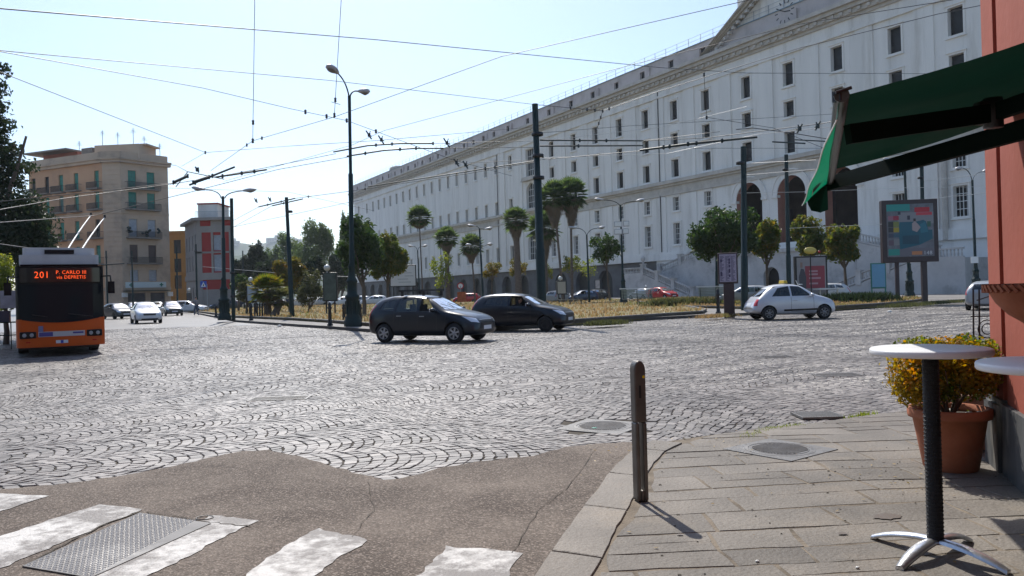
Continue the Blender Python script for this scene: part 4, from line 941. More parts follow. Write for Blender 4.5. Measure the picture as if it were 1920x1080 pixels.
# left street: big dark tree and brighter bush behind the bus
p = D(-30, 590, 36); p.z = 0
t = thing('roadside_tree', p, 0, 'tall dark evergreen oak looming at the left edge behind the bus', 'tree'); mb = MB(); limb(mb, (0, 0, 0), (0, .2, 6), .4, .25, .1); 
for a in range(7): limb(mb, (0, .1, 3.5), (2.6*cos(a), 2*sin(a), 5+a*.7), .16, .05, .1)
mb.build('trunk', M['bark'], t)
bl = [((0, 0, 5.2), 2.9, 2.6, 2.2), ((1.2, 0, 4.2), 2.0, 2.0, 1.5), ((1.9, -.3, 4.6), 1.5, 1.4, 1.2), ((2.3, 0, 3.6), 1.0, 1.2, 1.3), ((.6, 0, 7.0), 1.35, 1.5, 1.2), ((.2, 0, 8.6), 1.4, 1.5, 1.3), ((1.35, 0, 8.7), .6, .7, .45), ((1.9, 0, 7.9), .75, .8, .42), ((1.5, 0, 7.2), .8, .8, .35), ((.2, 0, 10.2), 1.2, 1.2, .7), ((.9, 0, 9.4), .5, .5, .45), ((1.0, 0, 10.7), .45, .5, .4), ((1.6, .2, 5.9), 1.0, 1.0, .6), ((-1.5, 0, 8), 2, 2, 2.5), ((2.5, 0, 5.3), 1.0, 1.1, .8), ((2.2, 0, 6.2), .8, .9, .6), ((2.7, 0, 4.4), .8, 1.0, .8), ((1.0, 0, 8.0), 1.0, 1.1, .9), ((1.2, 0, 9.9), .55, .6, .5), ((.9, 0, 11.5), .55, .6, .55), ((1.15, 0, 12.4), .4, .4, .4), ((.4, 0, 11.9), .7, .8, .8)]
leaves('crown', bl, 21000, .2, LM['dark'], t, .6, .35)
p = D(10, 590, 31); p.z = 0
t = thing('roadside_bush', p, 0, 'sunlit bright green bush under the dark tree left of the bus', 'bush'); mb = MB(); limb(mb, (0, 0, 0), (0, 0, 2), .12, .05); mb.build('stem', M['bark'], t)
leaves('crown', [((-.6, 0, 2.3), .9, .7, 1.2), ((-.1, 0, 2.9), .5, .5, .7), ((.05, 0, 1.9), .35, .5, .6)], 3500, .13, LM['grape'], t)
# wood behind the piazza: individual trees
BG = 'tall trees beyond the piazza'
for i, (x, d, yt, xl, xr, ycb, kd, lab) in enumerate([
    (592, 175, 418, 552, 628, 545, 'far', 'tallest broad rounded tree of the wood beyond the left lawn'), (640, 190, 452, 618, 668, 550, 'far', 'tree of the wood just left of the ornate lamp post'),
    (540, 185, 432, 518, 566, 548, 'far', 'rounded tree of the wood behind the slim green pole'), (510, 190, 462, 492, 532, 550, 'far', 'lower pale tree of the wood under the hill'),
    (478, 150, 452, 456, 502, 545, 'dark', 'dark conifer-like tree right of the red building'), (448, 150, 486, 430, 470, 548, 'dark', 'dark tree half behind the right edge of the red building'),
    (505, 140, 488, 480, 528, 550, 'dark', 'dark spreading tree below the rounded wood'), (632, 150, 480, 608, 660, 550, 'dark', 'dark tree behind the globe-topped poster stand'),
    (655, 210, 398, 640, 664, 520, 'far', 'narrow tall tree at the far corner of the palace'), (568, 150, 494, 545, 592, 552, 'dark', 'low dark tree in front of the broad rounded tree')]):
    px_tree('wood_tree', x, 566, yt, xl, xr, ycb, kd, lab, dist=d, n=5000 if i else 9000, size=.6, lobes=15, tr=.3, group=BG, shell=.6)
hedge = [G(x, 566, 0) for x in (440, 520, 600, 660)]
# weeds along the kerbs
def tuft(name, pts, n, h, label, m, wd=.25):
    V = []
    for i in range(n):
        t = random.random()*(len(pts)-1); k = int(t); p = pts[k].lerp(pts[min(k+1, len(pts)-1)], t-k)+Vector((random.gauss(0, wd), random.gauss(0, wd*.5), 0)); a = random.random()*pi; w_ = h*.12; hh = h*random.uniform(.4, 1.2)
        l = Vector((random.gauss(0, h*.3), random.gauss(0, h*.3), hh)); s_ = Vector((cos(a)*w_, sin(a)*w_, 0)); V += [p-s_, p+s_, p+l]
    o = link(name, np_mesh(name, np.array([tuple(v) for v in V]), np.arange(3*n).reshape(-1, 3), m, False, RNG.normal(0, .2, n))); tag(o, label, 'weeds', kind='stuff')
tuft('kerb_weeds', [G(1112, 611, .1), G(1160, 607, .1)], 1500, .2, 'strip of green weeds growing over the kerb right of the dark cars', LM['olive'])
tuft('kerb_weeds', [G(1315, 597, .1), G(1370, 593, .1)], 900, .18, 'dry weeds around the foot of the timetable totem', M['grass'])
tuft('kerb_weeds', [G(1672, 577, .1), G(1712, 573, .12), G(1790, 567, .1)], 3000, .2, 'green weeds round the feet of the sofa billboard', LM['olive'], .4)
tuft('kerb_weeds', [G(1235, 574, .25), G(1320, 571, .25)], 2500, .55, 'tall green weeds on the lawn right of the park bench', LM['olive'], .6)
tuft('paving_weeds', [G(1395, 822, .02), G(1440, 806, .02), G(1500, 798, .02)], 500, .035, 'tiny green weeds in the joints where the setts meet the flagstones', LM['grape'], .05)
tuft('paving_weeds', [G(1590, 785, .02), G(1640, 776, .02)], 160, .05, 'tiny green weeds beside the square drain grate', LM['grape'], .04)
tuft('ground_shrubs', [G(1565, 566, .25), G(1660, 566, .25)], 2600, .6, 'dark low shrubs at the foot of the blue notice board', LM['dark'], .5)
# ================================================================== VEHICLES
M['tyre'] = mat('tyre_rubber', (.012, .012, .013), .8)
M['rim'] = mat('wheel_trim_silver', (.42, .43, .45), .35, metal=.6)
M['rim_dark'] = mat('wheel_shadow_gap', (.02, .02, .02), .7)
M['car_black'] = mat('black_plastic', (.014, .014, .015), .45)
M['lens'] = mat('clear_lamp_lens', (.72, .76, .82), .12, metal=.15, spec=1)
M['red_lens'] = mat('red_lamp_lens', (.45, .012, .012), .15, spec=.8)
M['plate'] = mat('number_plate', (.6, .62, .66), .4)
M['blue'] = mat('plate_blue', (.02, .06, .35), .4)
M['seat'] = mat('dark_seat_fabric', (.03, .03, .033), .8)
M['skin'] = mat('skin', (.42, .24, .17), .55)
M['glass'] = glass_mat('car_glass', (.62, .70, .68))
M['glass_dark'] = glass_mat('tinted_car_glass', (.14, .16, .17))
def paint(name, c, metal=.3): return mat(name, c, .3, .3, metal=metal*.5, coat=.5, var=.03, vs=3)
def ring(x, zb, zbelt, zt, wl, wb, wt):
    zm = zb+.5*(zbelt-zb)
    return [(x, 0, zb), (x, wl*.75, zb), (x, wl*.97, zb+.07), (x, wl*1.0, zm), (x, wb, zbelt), (x, wb+(wt-wb)*.5, zbelt+(zt-zbelt)*.55), (x, wt, zt-.035*(1 if zt-zbelt > .2 else .4)), (x, wt*.62, zt), (x, 0, zt+.012)]
def to_obj(name, vs, fs, mats, sub=0):
    me = bpy.data.meshes.new(name); me.from_pydata([tuple(v) for v in vs], [], fs)
    for m in mats: me.materials.append(m)
    o = bpy.data.objects.new(name, me); COL.objects.link(o)
    if sub:
        s = o.modifiers.new('s', 'SUBSURF'); s.levels = s.render_levels = sub
    return o
def bake(o, kill=()):
    bpy.context.view_layer.update(); dg = bpy.context.evaluated_depsgraph_get(); me = bpy.data.meshes.new_from_object(o.evaluated_get(dg), preserve_all_data_layers=False, depsgraph=dg)
    o.modifiers.clear(); o.data = me
    for k in kill: bpy.data.objects.remove(k, do_unlink=True)
def boolean(o, cutters):
    for c in cutters:
        m = o.modifiers.new('b', 'BOOLEAN'); m.operation = 'DIFFERENCE'; m.object = c; m.solver = 'EXACT'
    bake(o, cutters)
def patch(bvh, quad, d, off=.004, nu=6, nv=4, thick=0):
    """grid of points between four corners, dropped along d onto the car body"""
    a, b, c, e = [Vector(q) for q in quad]; d = Vector(d).normalized(); P = []
    for i in range(nu+1):
        r = []
        for j in range(nv+1):
            u, v = i/nu, j/nv; p = (a.lerp(b, u)).lerp(e.lerp(c, u), v); o_ = p-d*4; h = bvh.ray_cast(o_, d)
            r.append((h[0]-d*off) if h[0] is not None else None)
        P.append(r)
    # fill misses by nearest hits
    for i in range(nu+1):
        for j in range(nv+1):
            if P[i][j] is None:
                u, v = i/nu, j/nv; p = (a.lerp(b, u)).lerp(e.lerp(c, u), v); h = bvh.find_nearest(p); P[i][j] = h[0]-d*off
    return P
def make_car(name, S, paintm, spec):
    """S: stations; spec: dict with window quads etc. Car points along +x, centre of wheelbase at 0"""
    root = thing(name)
    rings = [ring(*s) for s in S]; vs = []; n = len(rings[0]); full = 2*n-2
    for r in rings:
        rr = r+[(x, -y, z) for x, y, z in r[1:-1][::-1]]; vs += rr
    fs = [(i*full+k, i*full+(k+1) % full, (i+1)*full+(k+1) % full, (i+1)*full+k) for i in range(len(rings)-1) for k in range(full)]
    for e, fl in ((0, True), (len(rings)-1, False)):
        b = e*full
        for k in range(n-1):   # strips across the end cap
            a0, a1 = b+k, b+k+1; c0, c1 = b+(full-k) % full, b+(full-k-1) % full
            f = [a0, a1, c1, c0] if k not in (0,) else [a0, a1, c1]
            if k == n-2: f = [a0, a1, c0]
            fs.append(tuple(f if fl else f[::-1]))
    body = to_obj('body', vs, fs, [paintm, M['car_black']], 2); bake(body)
    bm = bmesh.new(); bm.from_mesh(body.data); bmesh.ops.recalc_face_normals(bm, faces=bm.faces); bvh = BVHTree.FromBMesh(bm); bm.to_mesh(body.data); bm.free()
    cut = []
    def prism_cut(poly, axis, a, b):
        mb = MB()
        if axis == 'y': mb.prism_y(poly, a, b)
        else:
            n_ = len(poly); v_ = [(a, p[0], p[1]) for p in poly]+[(b, p[0], p[1]) for p in poly]
            mb.add(v_, [tuple(range(n_)), tuple(range(n_, 2*n_))[::-1]]+[((i+1) % n_, i, n_+i, n_+(i+1) % n_) for i in range(n_)], False)
        bm_ = bmesh.new(); me_ = mb.mesh('c', [M['car_black']]); bm_.from_mesh(me_); bmesh.ops.recalc_face_normals(bm_, faces=bm_.faces); bm_.to_mesh(me_); bm_.free()
        o_ = bpy.data.objects.new('c', me_); COL.objects.link(o_); cut.append(o_)
    xf, xr, wr, tw, hw_ = spec['xf'], spec['xr'], spec['wr'], spec.get('tw', .19), spec['hw']
    for x in (xf, xr):
        for sg in (-1, 1):
            R_ = wr*1.16; poly = [(x+R_*cos(2*pi*k/20), wr+.015+R_*sin(2*pi*k/20)) for k in range(20)]; prism_cut(poly, 'y', sg*(hw_-.26), sg*(hw_+.3)) if sg > 0 else prism_cut(poly, 'y', -(hw_+.3), -(hw_-.26))
    # hollow cabin
    if spec.get('cabin'):
        for poly, y in spec['cabin']: prism_cut(poly, 'y', -y, y)
        for q in spec['side_win']: prism_cut(q, 'y', -1.3, 1.3)
        for q, x0, x1 in spec['end_win']: prism_cut(q, 'x', x0, x1)
    boolean(body, cut)
    for p in body.data.polygons: p.use_smooth = True
    try:
        body.data.set_sharp_from_angle(angle=radians(38))
    except Exception: pass
    body.name = 'body'; body.parent = root
    def surf(nm, quads, m, d, off=.004, nu=6, nv=4, parent=None, mirror=False):
        mb = MB(); mb.smooth = True
        for q in quads:
            P = patch(bvh, q, d, off, nu, nv); mb.grid(P)
            if mirror:
                P = [[Vector((p.x, -p.y, p.z)) for p in r] for r in P]; mb.grid(P, True)
        return mb.build(nm, m, parent or root)
    # glass
    for i, q in enumerate(spec['side_win']):
        for sg in (1, -1):
            if (i, sg) in spec.get('open', ()): continue
            qq = q if len(q) == 4 else q[:4]
            surf('side_window', [[(x, 0, z) for x, z in qq]], spec.get('sglass', M['glass']), (0, -sg, 0), -.012)
    for (q, x0, x1), nm in zip(spec['end_win'], ('windscreen', 'rear_window')):
        if len(q) != 4: continue
        surf(nm, [[(0, y, z) for y, z in q]], M['glass'] if nm == 'windscreen' else spec.get('rglass', M['glass']), (-1 if x1 > 0 else 1, 0, 0), -.012, 8, 6)
    # lamps, grille, plates
    for nm, quads, mm, d in spec['front']:
        for sg in (1, -1) if nm in ('headlight', 'taillight', 'fog_light', 'indicator') else (1,):
            dd = (d[0], d[1]*sg, d[2]); surf(nm, [[(x, y*sg, z) for x, y, z in q] for q in quads], mm, dd, .006, 8, 5)
    # seams
    mb = MB()
    for (x0, z0), (x1, z1) in spec.get('seams', ()):
        t = .006
        for sg in (1, -1):
            q = [(x0-t, 0, z0), (x0+t, 0, z0), (x1+t, 0, z1), (x1-t, 0, z1)] if abs(z1-z0) > abs(x1-x0) else [(x0, 0, z0-t), (x1, 0, z1-t), (x1, 0, z1+t), (x0, 0, z0+t)]
            mb.grid(patch(bvh, q, (0, -sg, 0), .002, 1 if abs(z1-z0) > abs(x1-x0) else 8, 8 if abs(z1-z0) > abs(x1-x0) else 1))
    if mb.v: mb.build('door_seam', M['car_black'], root)
    for x, z in spec.get('handles', ()):
        for sg in (1, -1):
            h = bvh.ray_cast(Vector((x, 3*sg, z)), Vector((0, -sg, 0)))[0]; mb = MB(); mb.box(0, 0, 0, .17, .035, .028); o_ = mb.build('door_handle', spec.get('handle_mat', M['metal_grey']), root, (x, h.y+sg*.012, z)); bevel(o_, .008)
    # bumper cladding / sill strip
    for sg in (1, -1):
        x, z = spec['mirror']; h = bvh.ray_cast(Vector((x, 3*sg, z-.06)), Vector((0, -sg, 0)))[0]
        mb = MB(); mb.box(0, sg*.06, 0, .09, .16, .03); mb.sphere((.0, sg*.17, .03), .085, .12, .075, 10, 8); mb.mi = 1; mb.box(-.075, sg*.17, .03, .012, .16, .1)
        mb.build('wing_mirror', [spec.get('mirror_mat', paintm), M['lens']], root, (x, h.y, z))
    # wheels
    for x in (xf, xr):
        for sg in (1, -1):
            mb = MB(); r = wr; mb.lathe([(r*.60, -tw/2), (r*.94, -tw/2), (r, -tw*.32), (r, tw*.32), (r*.94, tw/2), (r*.60, tw/2)], (0, 0, 0), 28, 'Y')
            wo_ = mb.build('wheel', M['tyre'], root, (x, sg*(hw_-tw/2-.015), r)); mb = MB()
            mb.lathe([(.001, tw*.30*sg), (r*.60, tw*.22*sg)], (0, 0, 0), 24, 'Y'); mb.mi = 1
            mb.lathe([(r*.60, tw*.5*sg), (r*.64, tw*.52*sg), (r*.56, tw*.40*sg), (r*.55, tw*.22*sg)], (0, 0, 0), 24, 'Y')
            mb.lathe([(.001, tw*.48*sg), (r*.16, tw*.46*sg), (r*.2, tw*.36*sg)], (0, 0, 0), 12, 'Y')
            ns = spec.get('spokes', 6)
            for k in range(ns):
                R_ = Matrix.Rotation(2*pi*k/ns+.2, 3, 'Y'); c_ = R_ @ Vector((0, 0, r*.37)); mb.box(c_.x, tw*.37*sg, c_.z, r*spec.get('spw', .17), tw*.14, r*.44, M=R_)
            mb.build('rim', [M['rim_dark'], spec.get('rim_mat', M['rim'])], wo_)
    # seats, floor, dashboard
    if spec.get('cabin'):
        mb = MB()
        for x in spec.get('seats', (.05, -.85)):
            for y in (-.37, .37):
                mb.box(x+.2, y, .52, .5, .46, .16); mb.box(x-.08, y, .80, .13, .44, .52); mb.box(x-.1, y, 1.13, .09, .24, .16)
        mb.box(spec.get('dash', .75), 0, .86, .3, 1.2, .14); mb.build('seats', M['seat'], root)
        mb = MB(); xs_ = spec.get('dash', .75)-.22; mb.lathe([(.17, -.01), (.185, 0), (.17, .01), (.155, 0), (.17, -.01)], (0, 0, 0), 16, 'X'); mb.build('steering_wheel', M['car_black'], root, (xs_, .37, .93))
    for f in spec.get('extra', ()): f(root, bvh, surf)
    return root
def person_in_car(root_car, x, y, shirt, label, skinm=None, arm=None, hair=(.03, .02, .015), hz=1.16, mir=1):
    """seated figure: world position from car matrix"""
    t = thing('person', (0, 0, 0), 0, label, 'person')
    skinm = skinm or M['skin']; o = grow_body('body', [((0, 0, .55), .15), ((-.06, 0, .78), .155), ((-.08, 0, .98), .15), ((-.07, 0, 1.06), .07)] and None, None, None) if False else None
    V_ = [(0, 0, .55), (-.05, 0, .74), (-.07, 0, .95), (-.05, 0, 1.06), (-.03, 0, 1.12),
          (-.06, .17, .99), (-.06, -.17, .99), (.05, .22, .78), (.05, -.22, .78), (.28, .2, .88), (.28, -.2, .88), (.36, .18, .92), (.36, -.18, .92), (.38, .11, .55), (.38, -.11, .55)]
    rr = [.15, .14, .13, .055, .055, .065, .065, .045, .045, .036, .036, .03, .03, .075, .075]
    if arm:  # arm resting on the door
        s = arm; i = 7 if s > 0 else 8; V_[i] = (.02, s*.33, .84); V_[i+2] = (.2, s*.40, .93); V_[i+4] = (.27, s*.36, .98)
    E_ = [(0, 1), (1, 2), (2, 3), (3, 4), (2, 5), (2, 6), (5, 7), (6, 8), (7, 9), (8, 10), (9, 11), (10, 12), (0, 13), (0, 14)]
    me = bpy.data.meshes.new('body'); me.from_pydata(V_, E_, []); b = bpy.data.objects.new('body', me); COL.objects.link(b)
    sk = b.modifiers.new('s', 'SKIN'); ss = b.modifiers.new('u', 'SUBSURF'); ss.levels = ss.render_levels = 1
    for v, r in zip(me.skin_vertices[0].data, rr): v.radius = (r, r)
    me.skin_vertices[0].data[0].use_root = True; bake(b)
    b.data.materials.clear(); b.data.materials.append(shirt); b.data.materials.append(skinm)
    for p in b.data.polygons:
        p.use_smooth = True; c = p.center
        p.material_index = 1 if (c.z > 1.08 or (c.x > .12 and c.z > .7)) else 0
    b.parent = t
    mb = MB(); mb.sphere((0, 0, hz+.08), .092, .075, .118, 14, 10); mb.sphere((.09, 0, hz+.06), .022, .016, .022, 6, 5); mb.mi = 0
    for s in (-1, 1): mb.sphere((-.005, s*.076, hz+.07), .02, .012, .032, 6, 5)
    mb.mi = 1
    for s in (-1, 1): mb.sphere((.083, s*.03, hz+.095), .009, .013, .008, 6, 4)
    mb.box(.086, 0, hz+.012, .012, .04, .009); mb.build('head', [skinm, M['car_black']], t)
    mb = MB(); mb.sphere((-.018, 0, hz+.115), .095, .084, .105, 14, 8); mb.build('hair', mat('hair_dark', hair, .7), t)
    return t
def put(root, x, y, rz, z=0): root.location = (x, y, z); root.rotation_euler = (0, 0, rz)
# --- five-door dark hatchback with roof rack (front of the pair)
LS = [  # x, zbottom, zbelt, ztop, half width low, belt, top
 (2.02, .36, .50, .62, .55, .50, .44), (1.97, .25, .60, .70, .74, .66, .56), (1.80, .21, .74, .84, .83, .76, .62), (1.35, .2, .86, .95, .865, .82, .66),
 (.98, .2, .91, 1.01, .865, .84, .68), (.86, .2, .93, 1.06, .865, .845, .66), (.45, .2, .95, 1.34, .865, .85, .60), (.18, .2, .955, 1.46, .865, .855, .58), (-.3, .2, .965, 1.52, .865, .855, .585),
 (-.9, .2, .975, 1.52, .865, .855, .575), (-1.45, .21, .99, 1.48, .86, .845, .555), (-1.75, .24, .99, 1.38, .84, .82, .54), (-1.93, .28, .96, 1.12, .80, .77, .56), (-2.0, .36, .80, .92, .66, .62, .52)]
dk = paint('dark_blue_grey_paint', (.010, .014, .022), .25)
def roof_rack(root, bvh, surf):
    for x in (.05, -.75):
        mb = MB()
        for s in (-1, 1): mb.box(x, s*.56, 1.57, .08, .06, .16)
        mb.box(x, 0, 1.665, .10, 1.36, .055); mb.build('roof_bar', M['car_black'], root)
def wipers(root, bvh, surf):
    mb = MB()
    for a, b in (((.93, .45, 1.08), (.62, -.02, 1.25)), ((.93, -.15, 1.08), (.66, -.55, 1.22))): mb.tube([a, b], .008, 5)
    mb.build('wiper', M['car_black'], root)
SPEC_A = dict(xf=1.27, xr=-1.32, wr=.305, hw=.865, spokes=6, mirror=(.62, 1.0),
    cabin=[([(.95, .6), (.62, 1.12), (.26, 1.36), (-.3, 1.46), (-1.1, 1.46), (-1.5, 1.36), (-1.7, 1.0), (-1.6, .6)], .56), ([(.9, .35), (.8, .93), (-1.5, .93), (-1.6, .35)], .74)],
    side_win=[[(.60, 1.0), (.02, 1.0), (.02, 1.40), (.22, 1.385)], [(-.08, 1.0), (-.86, 1.01), (-.80, 1.41), (-.08, 1.42)], [(-.95, 1.03), (-1.5, 1.07), (-1.36, 1.32), (-.9, 1.40)]],
    end_win=[([(-.62, 1.05), (.62, 1.05), (.50, 1.40), (-.50, 1.40)], .3, 1.6), ([(-.5, 1.08), (.5, 1.08), (.42, 1.36), (-.42, 1.36)], -2.3, -1.5)],
    open=[(0, -1)],
    front=[('headlight', [[(1.9, .42, .60), (1.9, .80, .66), (1.6, .84, .84), (1.85, .50, .74)]], M['lens'], (-.75, -.65, -.1)), ('grille', [[(0, -.38, .58), (0, .38, .58), (0, .40, .70), (0, -.40, .70)]], M['car_black'], (-1, 0, 0)),
           ('number_plate', [[(0, -.26, .40), (0, .26, .40), (0, .26, .52), (0, -.26, .52)]], M['plate'], (-1, 0, 0)), ('air_intake', [[(0, -.55, .27), (0, .55, .27), (0, .5, .37), (0, -.5, .37)]], M['car_black'], (-1, 0, 0)),
           ('taillight', [[(-1.9, .80, .80), (-1.9, .62, .80), (-1.7, .66, 1.22), (-1.7, .72, 1.22)]], M['red_lens'], (.6, -.8, 0)), ('chrome_strip', [[(0, -.42, .70), (0, .42, .70), (0, .40, .725), (0, -.40, .725)]], M['metal_grey'], (-1, 0, 0))],
    seams=[((.66, .32), (.66, .98)), ((-.03, .32), (-.03, 1.42)), ((-.93, .62), (-.9, 1.4)), ((.66, .30), (-.85, .30)), ((.95, .5), (.98, .9))], handles=[(.13, .84), (-.72, .86)], extra=[roof_rack, wipers])
carA = make_car('parked_car', LS, dk, SPEC_A)
carA.name = 'moving_car'
a = G(718, 643); b = G(855, 643.5); dirv = (b-a).normalized(); rz = atan2(dirv.y, dirv.x)
# visible side is the car's right (-y): shift the centre away from the viewer
nrm = Vector((-sin(rz), cos(rz), 0)); c = (a+b)/2+nrm*.86
c -= dirv*0; put(carA, c.x, c.y, rz)
tag(carA, 'dark blue-grey five-door hatchback with black roof bars, nearest car in the middle', 'car')
def seat_person(car, x, y, shirt, label, arm=None, hair=(.03, .02, .015)):
    t = person_in_car(car, 0, 0, shirt, label, arm=arm, hair=hair); mw = Matrix.Translation(car.location) @ Matrix.Rotation(car.rotation_euler.z, 4, 'Z'); p = mw @ Vector((x, y, -.04)); t.location = p; t.rotation_euler = (0, 0, car.rotation_euler.z); return t
seat_person(carA, .22, .37, mat('dark_shirt', (.05, .04, .05), .8), 'driver in dark clothes sitting inside the dark hatchback with roof bars')
# --- second, darker three-door hatchback behind
LS2 = [(x*.97, *r) for x, *r in LS]
LS2 = [(x, zb, zbt*.985, zt*.975 if zt > 1.1 else zt, a1, a2, a3) for x, zb, zbt, zt, a1, a2, a3 in LS2]
dk2 = paint('very_dark_blue_paint', (.006, .007, .012), .15)
SPEC_B = dict(SPEC_A); SPEC_B.update(extra=[wipers], xf=1.22, xr=-1.26, wr=.29, rim_mat=M['rim_dark'],
    side_win=[[(.58, .99), (-.22, .99), (-.22, 1.38), (.20, 1.36)], [(-.32, 1.0), (-1.34, 1.05), (-1.18, 1.30), (-.32, 1.38)]], sglass=M['glass_dark'], open=[(0, -1), (0, 1)],
    seams=[((.64, .32), (.64, .96)), ((-.28, .32), (-.28, 1.38)), ((.64, .30), (-.28, .30))], handles=[(-.12, .86)], handle_mat=dk2,
    cabin=[([(.9, .6), (.6, 1.1), (.26, 1.32), (-.3, 1.41), (-1.1, 1.41), (-1.45, 1.32), (-1.6, 1.0), (-1.55, .6)], .56), ([(.9, .35), (.78, .91), (-1.4, .91), (-1.5, .35)], .74)])
carB = make_car('moving_car', LS2, dk2, SPEC_B)
a = G(1022, 622); a2 = D(885, 600, 31.6); rz = atan2(-.42, 1); dirv = Vector((cos(rz), sin(rz), 0)); nrm = Vector((-sin(rz), cos(rz), 0)); c = a-dirv*1.22+nrm*.84
put(carB, c.x, c.y, rz)
tag(carB, 'near-black hatchback with open window and two people inside, partly hidden behind the roof-bar car', 'car')
seat_person(carB, .02, -.36, mat('pale_top', (.32, .25, .2), .8), 'person with bare forearm resting on the open window of the near-black hatchback', arm=-1)
seat_person(carB, .16, .37, mat('yellowish_top', (.30, .24, .07), .8), 'second person, farther side, seated inside the near-black hatchback')
# --- small silver taxi
TS = [(1.72, .34, .52, .62, .50, .48, .40), (1.66, .24, .62, .72, .68, .62, .50), (1.5, .2, .76, .85, .78, .72, .56), (1.15, .2, .87, .96, .815, .77, .6), (.88, .2, .915, 1.03, .815, .785, .62), (.74, .2, .93, 1.1, .815, .79, .60),
      (.40, .2, .945, 1.36, .815, .795, .56), (.12, .2, .95, 1.455, .815, .8, .54), (-.35, .2, .955, 1.49, .815, .8, .53), (-.8, .21, .95, 1.45, .81, .79, .51), (-1.12, .22, .94, 1.30, .80, .77, .5), (-1.36, .25, .91, 1.08, .785, .74, .55), (-1.58, .28, .80, .88, .75, .70, .55), (-1.70, .30, .66, .74, .70, .64, .5), (-1.77, .36, .5, .56, .6, .56, .44)]
silver = paint('silver_paint', (.50, .52, .56), .3)
def taxi_sign(root, bvh, surf):
    mb = MB(); mb.box(-.25, 0, 1.565, .16, .62, .13, taper=.85); o_ = mb.build('taxi_sign', mat('taxi_yellow', (.55, .38, .03), .4), root); bevel(o_, .02)
    mb = MB(); mb.tube([(.42, 0, 1.36), (.30, 0, 1.62)], .012, 5); mb.box(.5, 0, 1.45, .12, .1, .03); mb.build('aerial', M['white_paint'], root)
    surf('side_strip', [[(-.55, 0, .36), (.95, 0, .38), (.95, 0, .46), (-.55, 0, .44)]], M['car_black'], (0, 1, 0), .006)
    surf('rear_bumper', [[(0, -.55, .48), (0, .55, .48), (0, .55, .52), (0, -.55, .52)]], M['metal_grey'], (1, 0, 0), .01)
SPEC_C = dict(xf=1.14, xr=-1.16, wr=.285, hw=.815, spokes=7, spw=.12, mirror=(.58, .98), rim_mat=mat('grey_wheel_trim', (.2, .2, .21), .4, metal=.4),
    cabin=[([(.85, .6), (.55, 1.1), (.2, 1.36), (-.3, 1.42), (-.85, 1.38), (-1.15, 1.2), (-1.3, .95), (-1.3, .6)], .51), ([(.85, .35), (.72, .92), (-1.2, .9), (-1.25, .35)], .68)],
    side_win=[[(.64, .98), (-.20, .98), (-.20, 1.39), (.18, 1.37)], [(-.27, .98), (-1.02, .98), (-.72, 1.32), (-.27, 1.39)]], sglass=M['glass_dark'],
    end_win=[([(-.58, 1.04), (.58, 1.04), (.46, 1.36), (-.46, 1.36)], .2, 1.5), ([(-.54, .98), (.54, .98), (.42, 1.29), (-.42, 1.29)], -2.0, -.95)],
    front=[('headlight', [[(1.7, .40, .66), (1.6, .66, .70), (1.5, .64, .82), (1.6, .45, .82)]], M['lens'], (-.8, -.5, -.1)), ('taillight', [[(-1.7, .52, .60), (-1.6, .70, .60), (-1.6, .68, .88), (-1.7, .56, .88)]], M['red_lens'], (.85, -.5, 0)),
           ('number_plate', [[(0, .24, .60), (0, -.24, .60), (0, -.24, .72), (0, .24, .72)]], M['plate'], (1, 0, 0))],
    seams=[((.70, .36), (.70, .96)), ((-.24, .36), (-.24, .96)), ((.70, .33), (-.24, .33)), ((-.24, .66), (-.24, .9))], handles=[(-.08, .80)], handle_mat=silver, seats=(.1, -.65), dash=.68, extra=[taxi_sign])
carC = make_car('taxi', TS, silver, SPEC_C)
Y = 32.0; a = D(1443, 600, Y); b_ = D(1548, 597, Y+.1); a.z = b_.z = 0; dirv = (b_-a).normalized(); rz = atan2(dirv.y, dirv.x); dirv = Vector((cos(rz), sin(rz), 0)); nrm = Vector((-sin(rz), cos(rz), 0)); c = (a+b_)/2+nrm*.8
put(carC, c.x, c.y, rz, 0); zadj = G(1495, 601).y
c2 = c*(33.6/Y); put(carC, c2.x, c2.y, rz, 0); carC.scale = (1.05,)*3
tag(carC, 'small rounded silver taxi with a yellow roof sign driving away to the right', 'taxi')
# --- cheaper cars: clones with their own paint
def recolour(root, m, old):
    for o_ in [root]+list(root.children_recursive):
        if o_.type == 'MESH' and old.name in [mm.name for mm in o_.data.materials if mm]:
            o_.data = o_.data.copy()
            for i, mm in enumerate(o_.data.materials):
                if mm == old: o_.data.materials[i] = m
PG2 = 'cars coming along the left street'
def copy_car(src, x, y, rz, m, label, old, name='moving_car', scale=1, group=None, z=0, drop=('roof_bar', 'taxi_sign', 'aerial')):
    c_ = clone(src, (x, y, z), rz, label, group, scale=scale); c_.name = name; c_['category'] = 'car'
    for ch in list(c_.children):
        if ch.name.split('.')[0] in drop: bpy.data.objects.remove(ch, do_unlink=True)
    recolour(c_, m, old); return c_
white = paint('white_car_paint', (.62, .64, .66), .1); sil2 = paint('greyish_silver_paint', (.33, .35, .37), .5); redp = paint('red_car_paint', (.42, .015, .02), .1); dgr = paint('dark_grey_paint', (.05, .052, .055), .3); bluep = paint('dark_blue_paint', (.03, .05, .10), .3)
def road(px, py, ang, *a_, Yd=None, **k):
    p_ = D(px, py, Yd) if Yd else G(px, py); return copy_car(carA if a_[-1] is dk else (carB if a_[-1] is dk2 else carC), p_.x, p_.y, ang, *a_, **k)
face = lambda px: atan2(-1, -(px-960)/F)   # pointing at the viewer
road(274, 606, face(274)+.12, white, 'white small hatchback driving toward the viewer, front car of the left street', dk, group=PG2)
road(222, 598, face(222)+.35, dgr, 'dark car with glaring windscreen just right of the bus, beside the white hatchback', dk2, group=PG2)
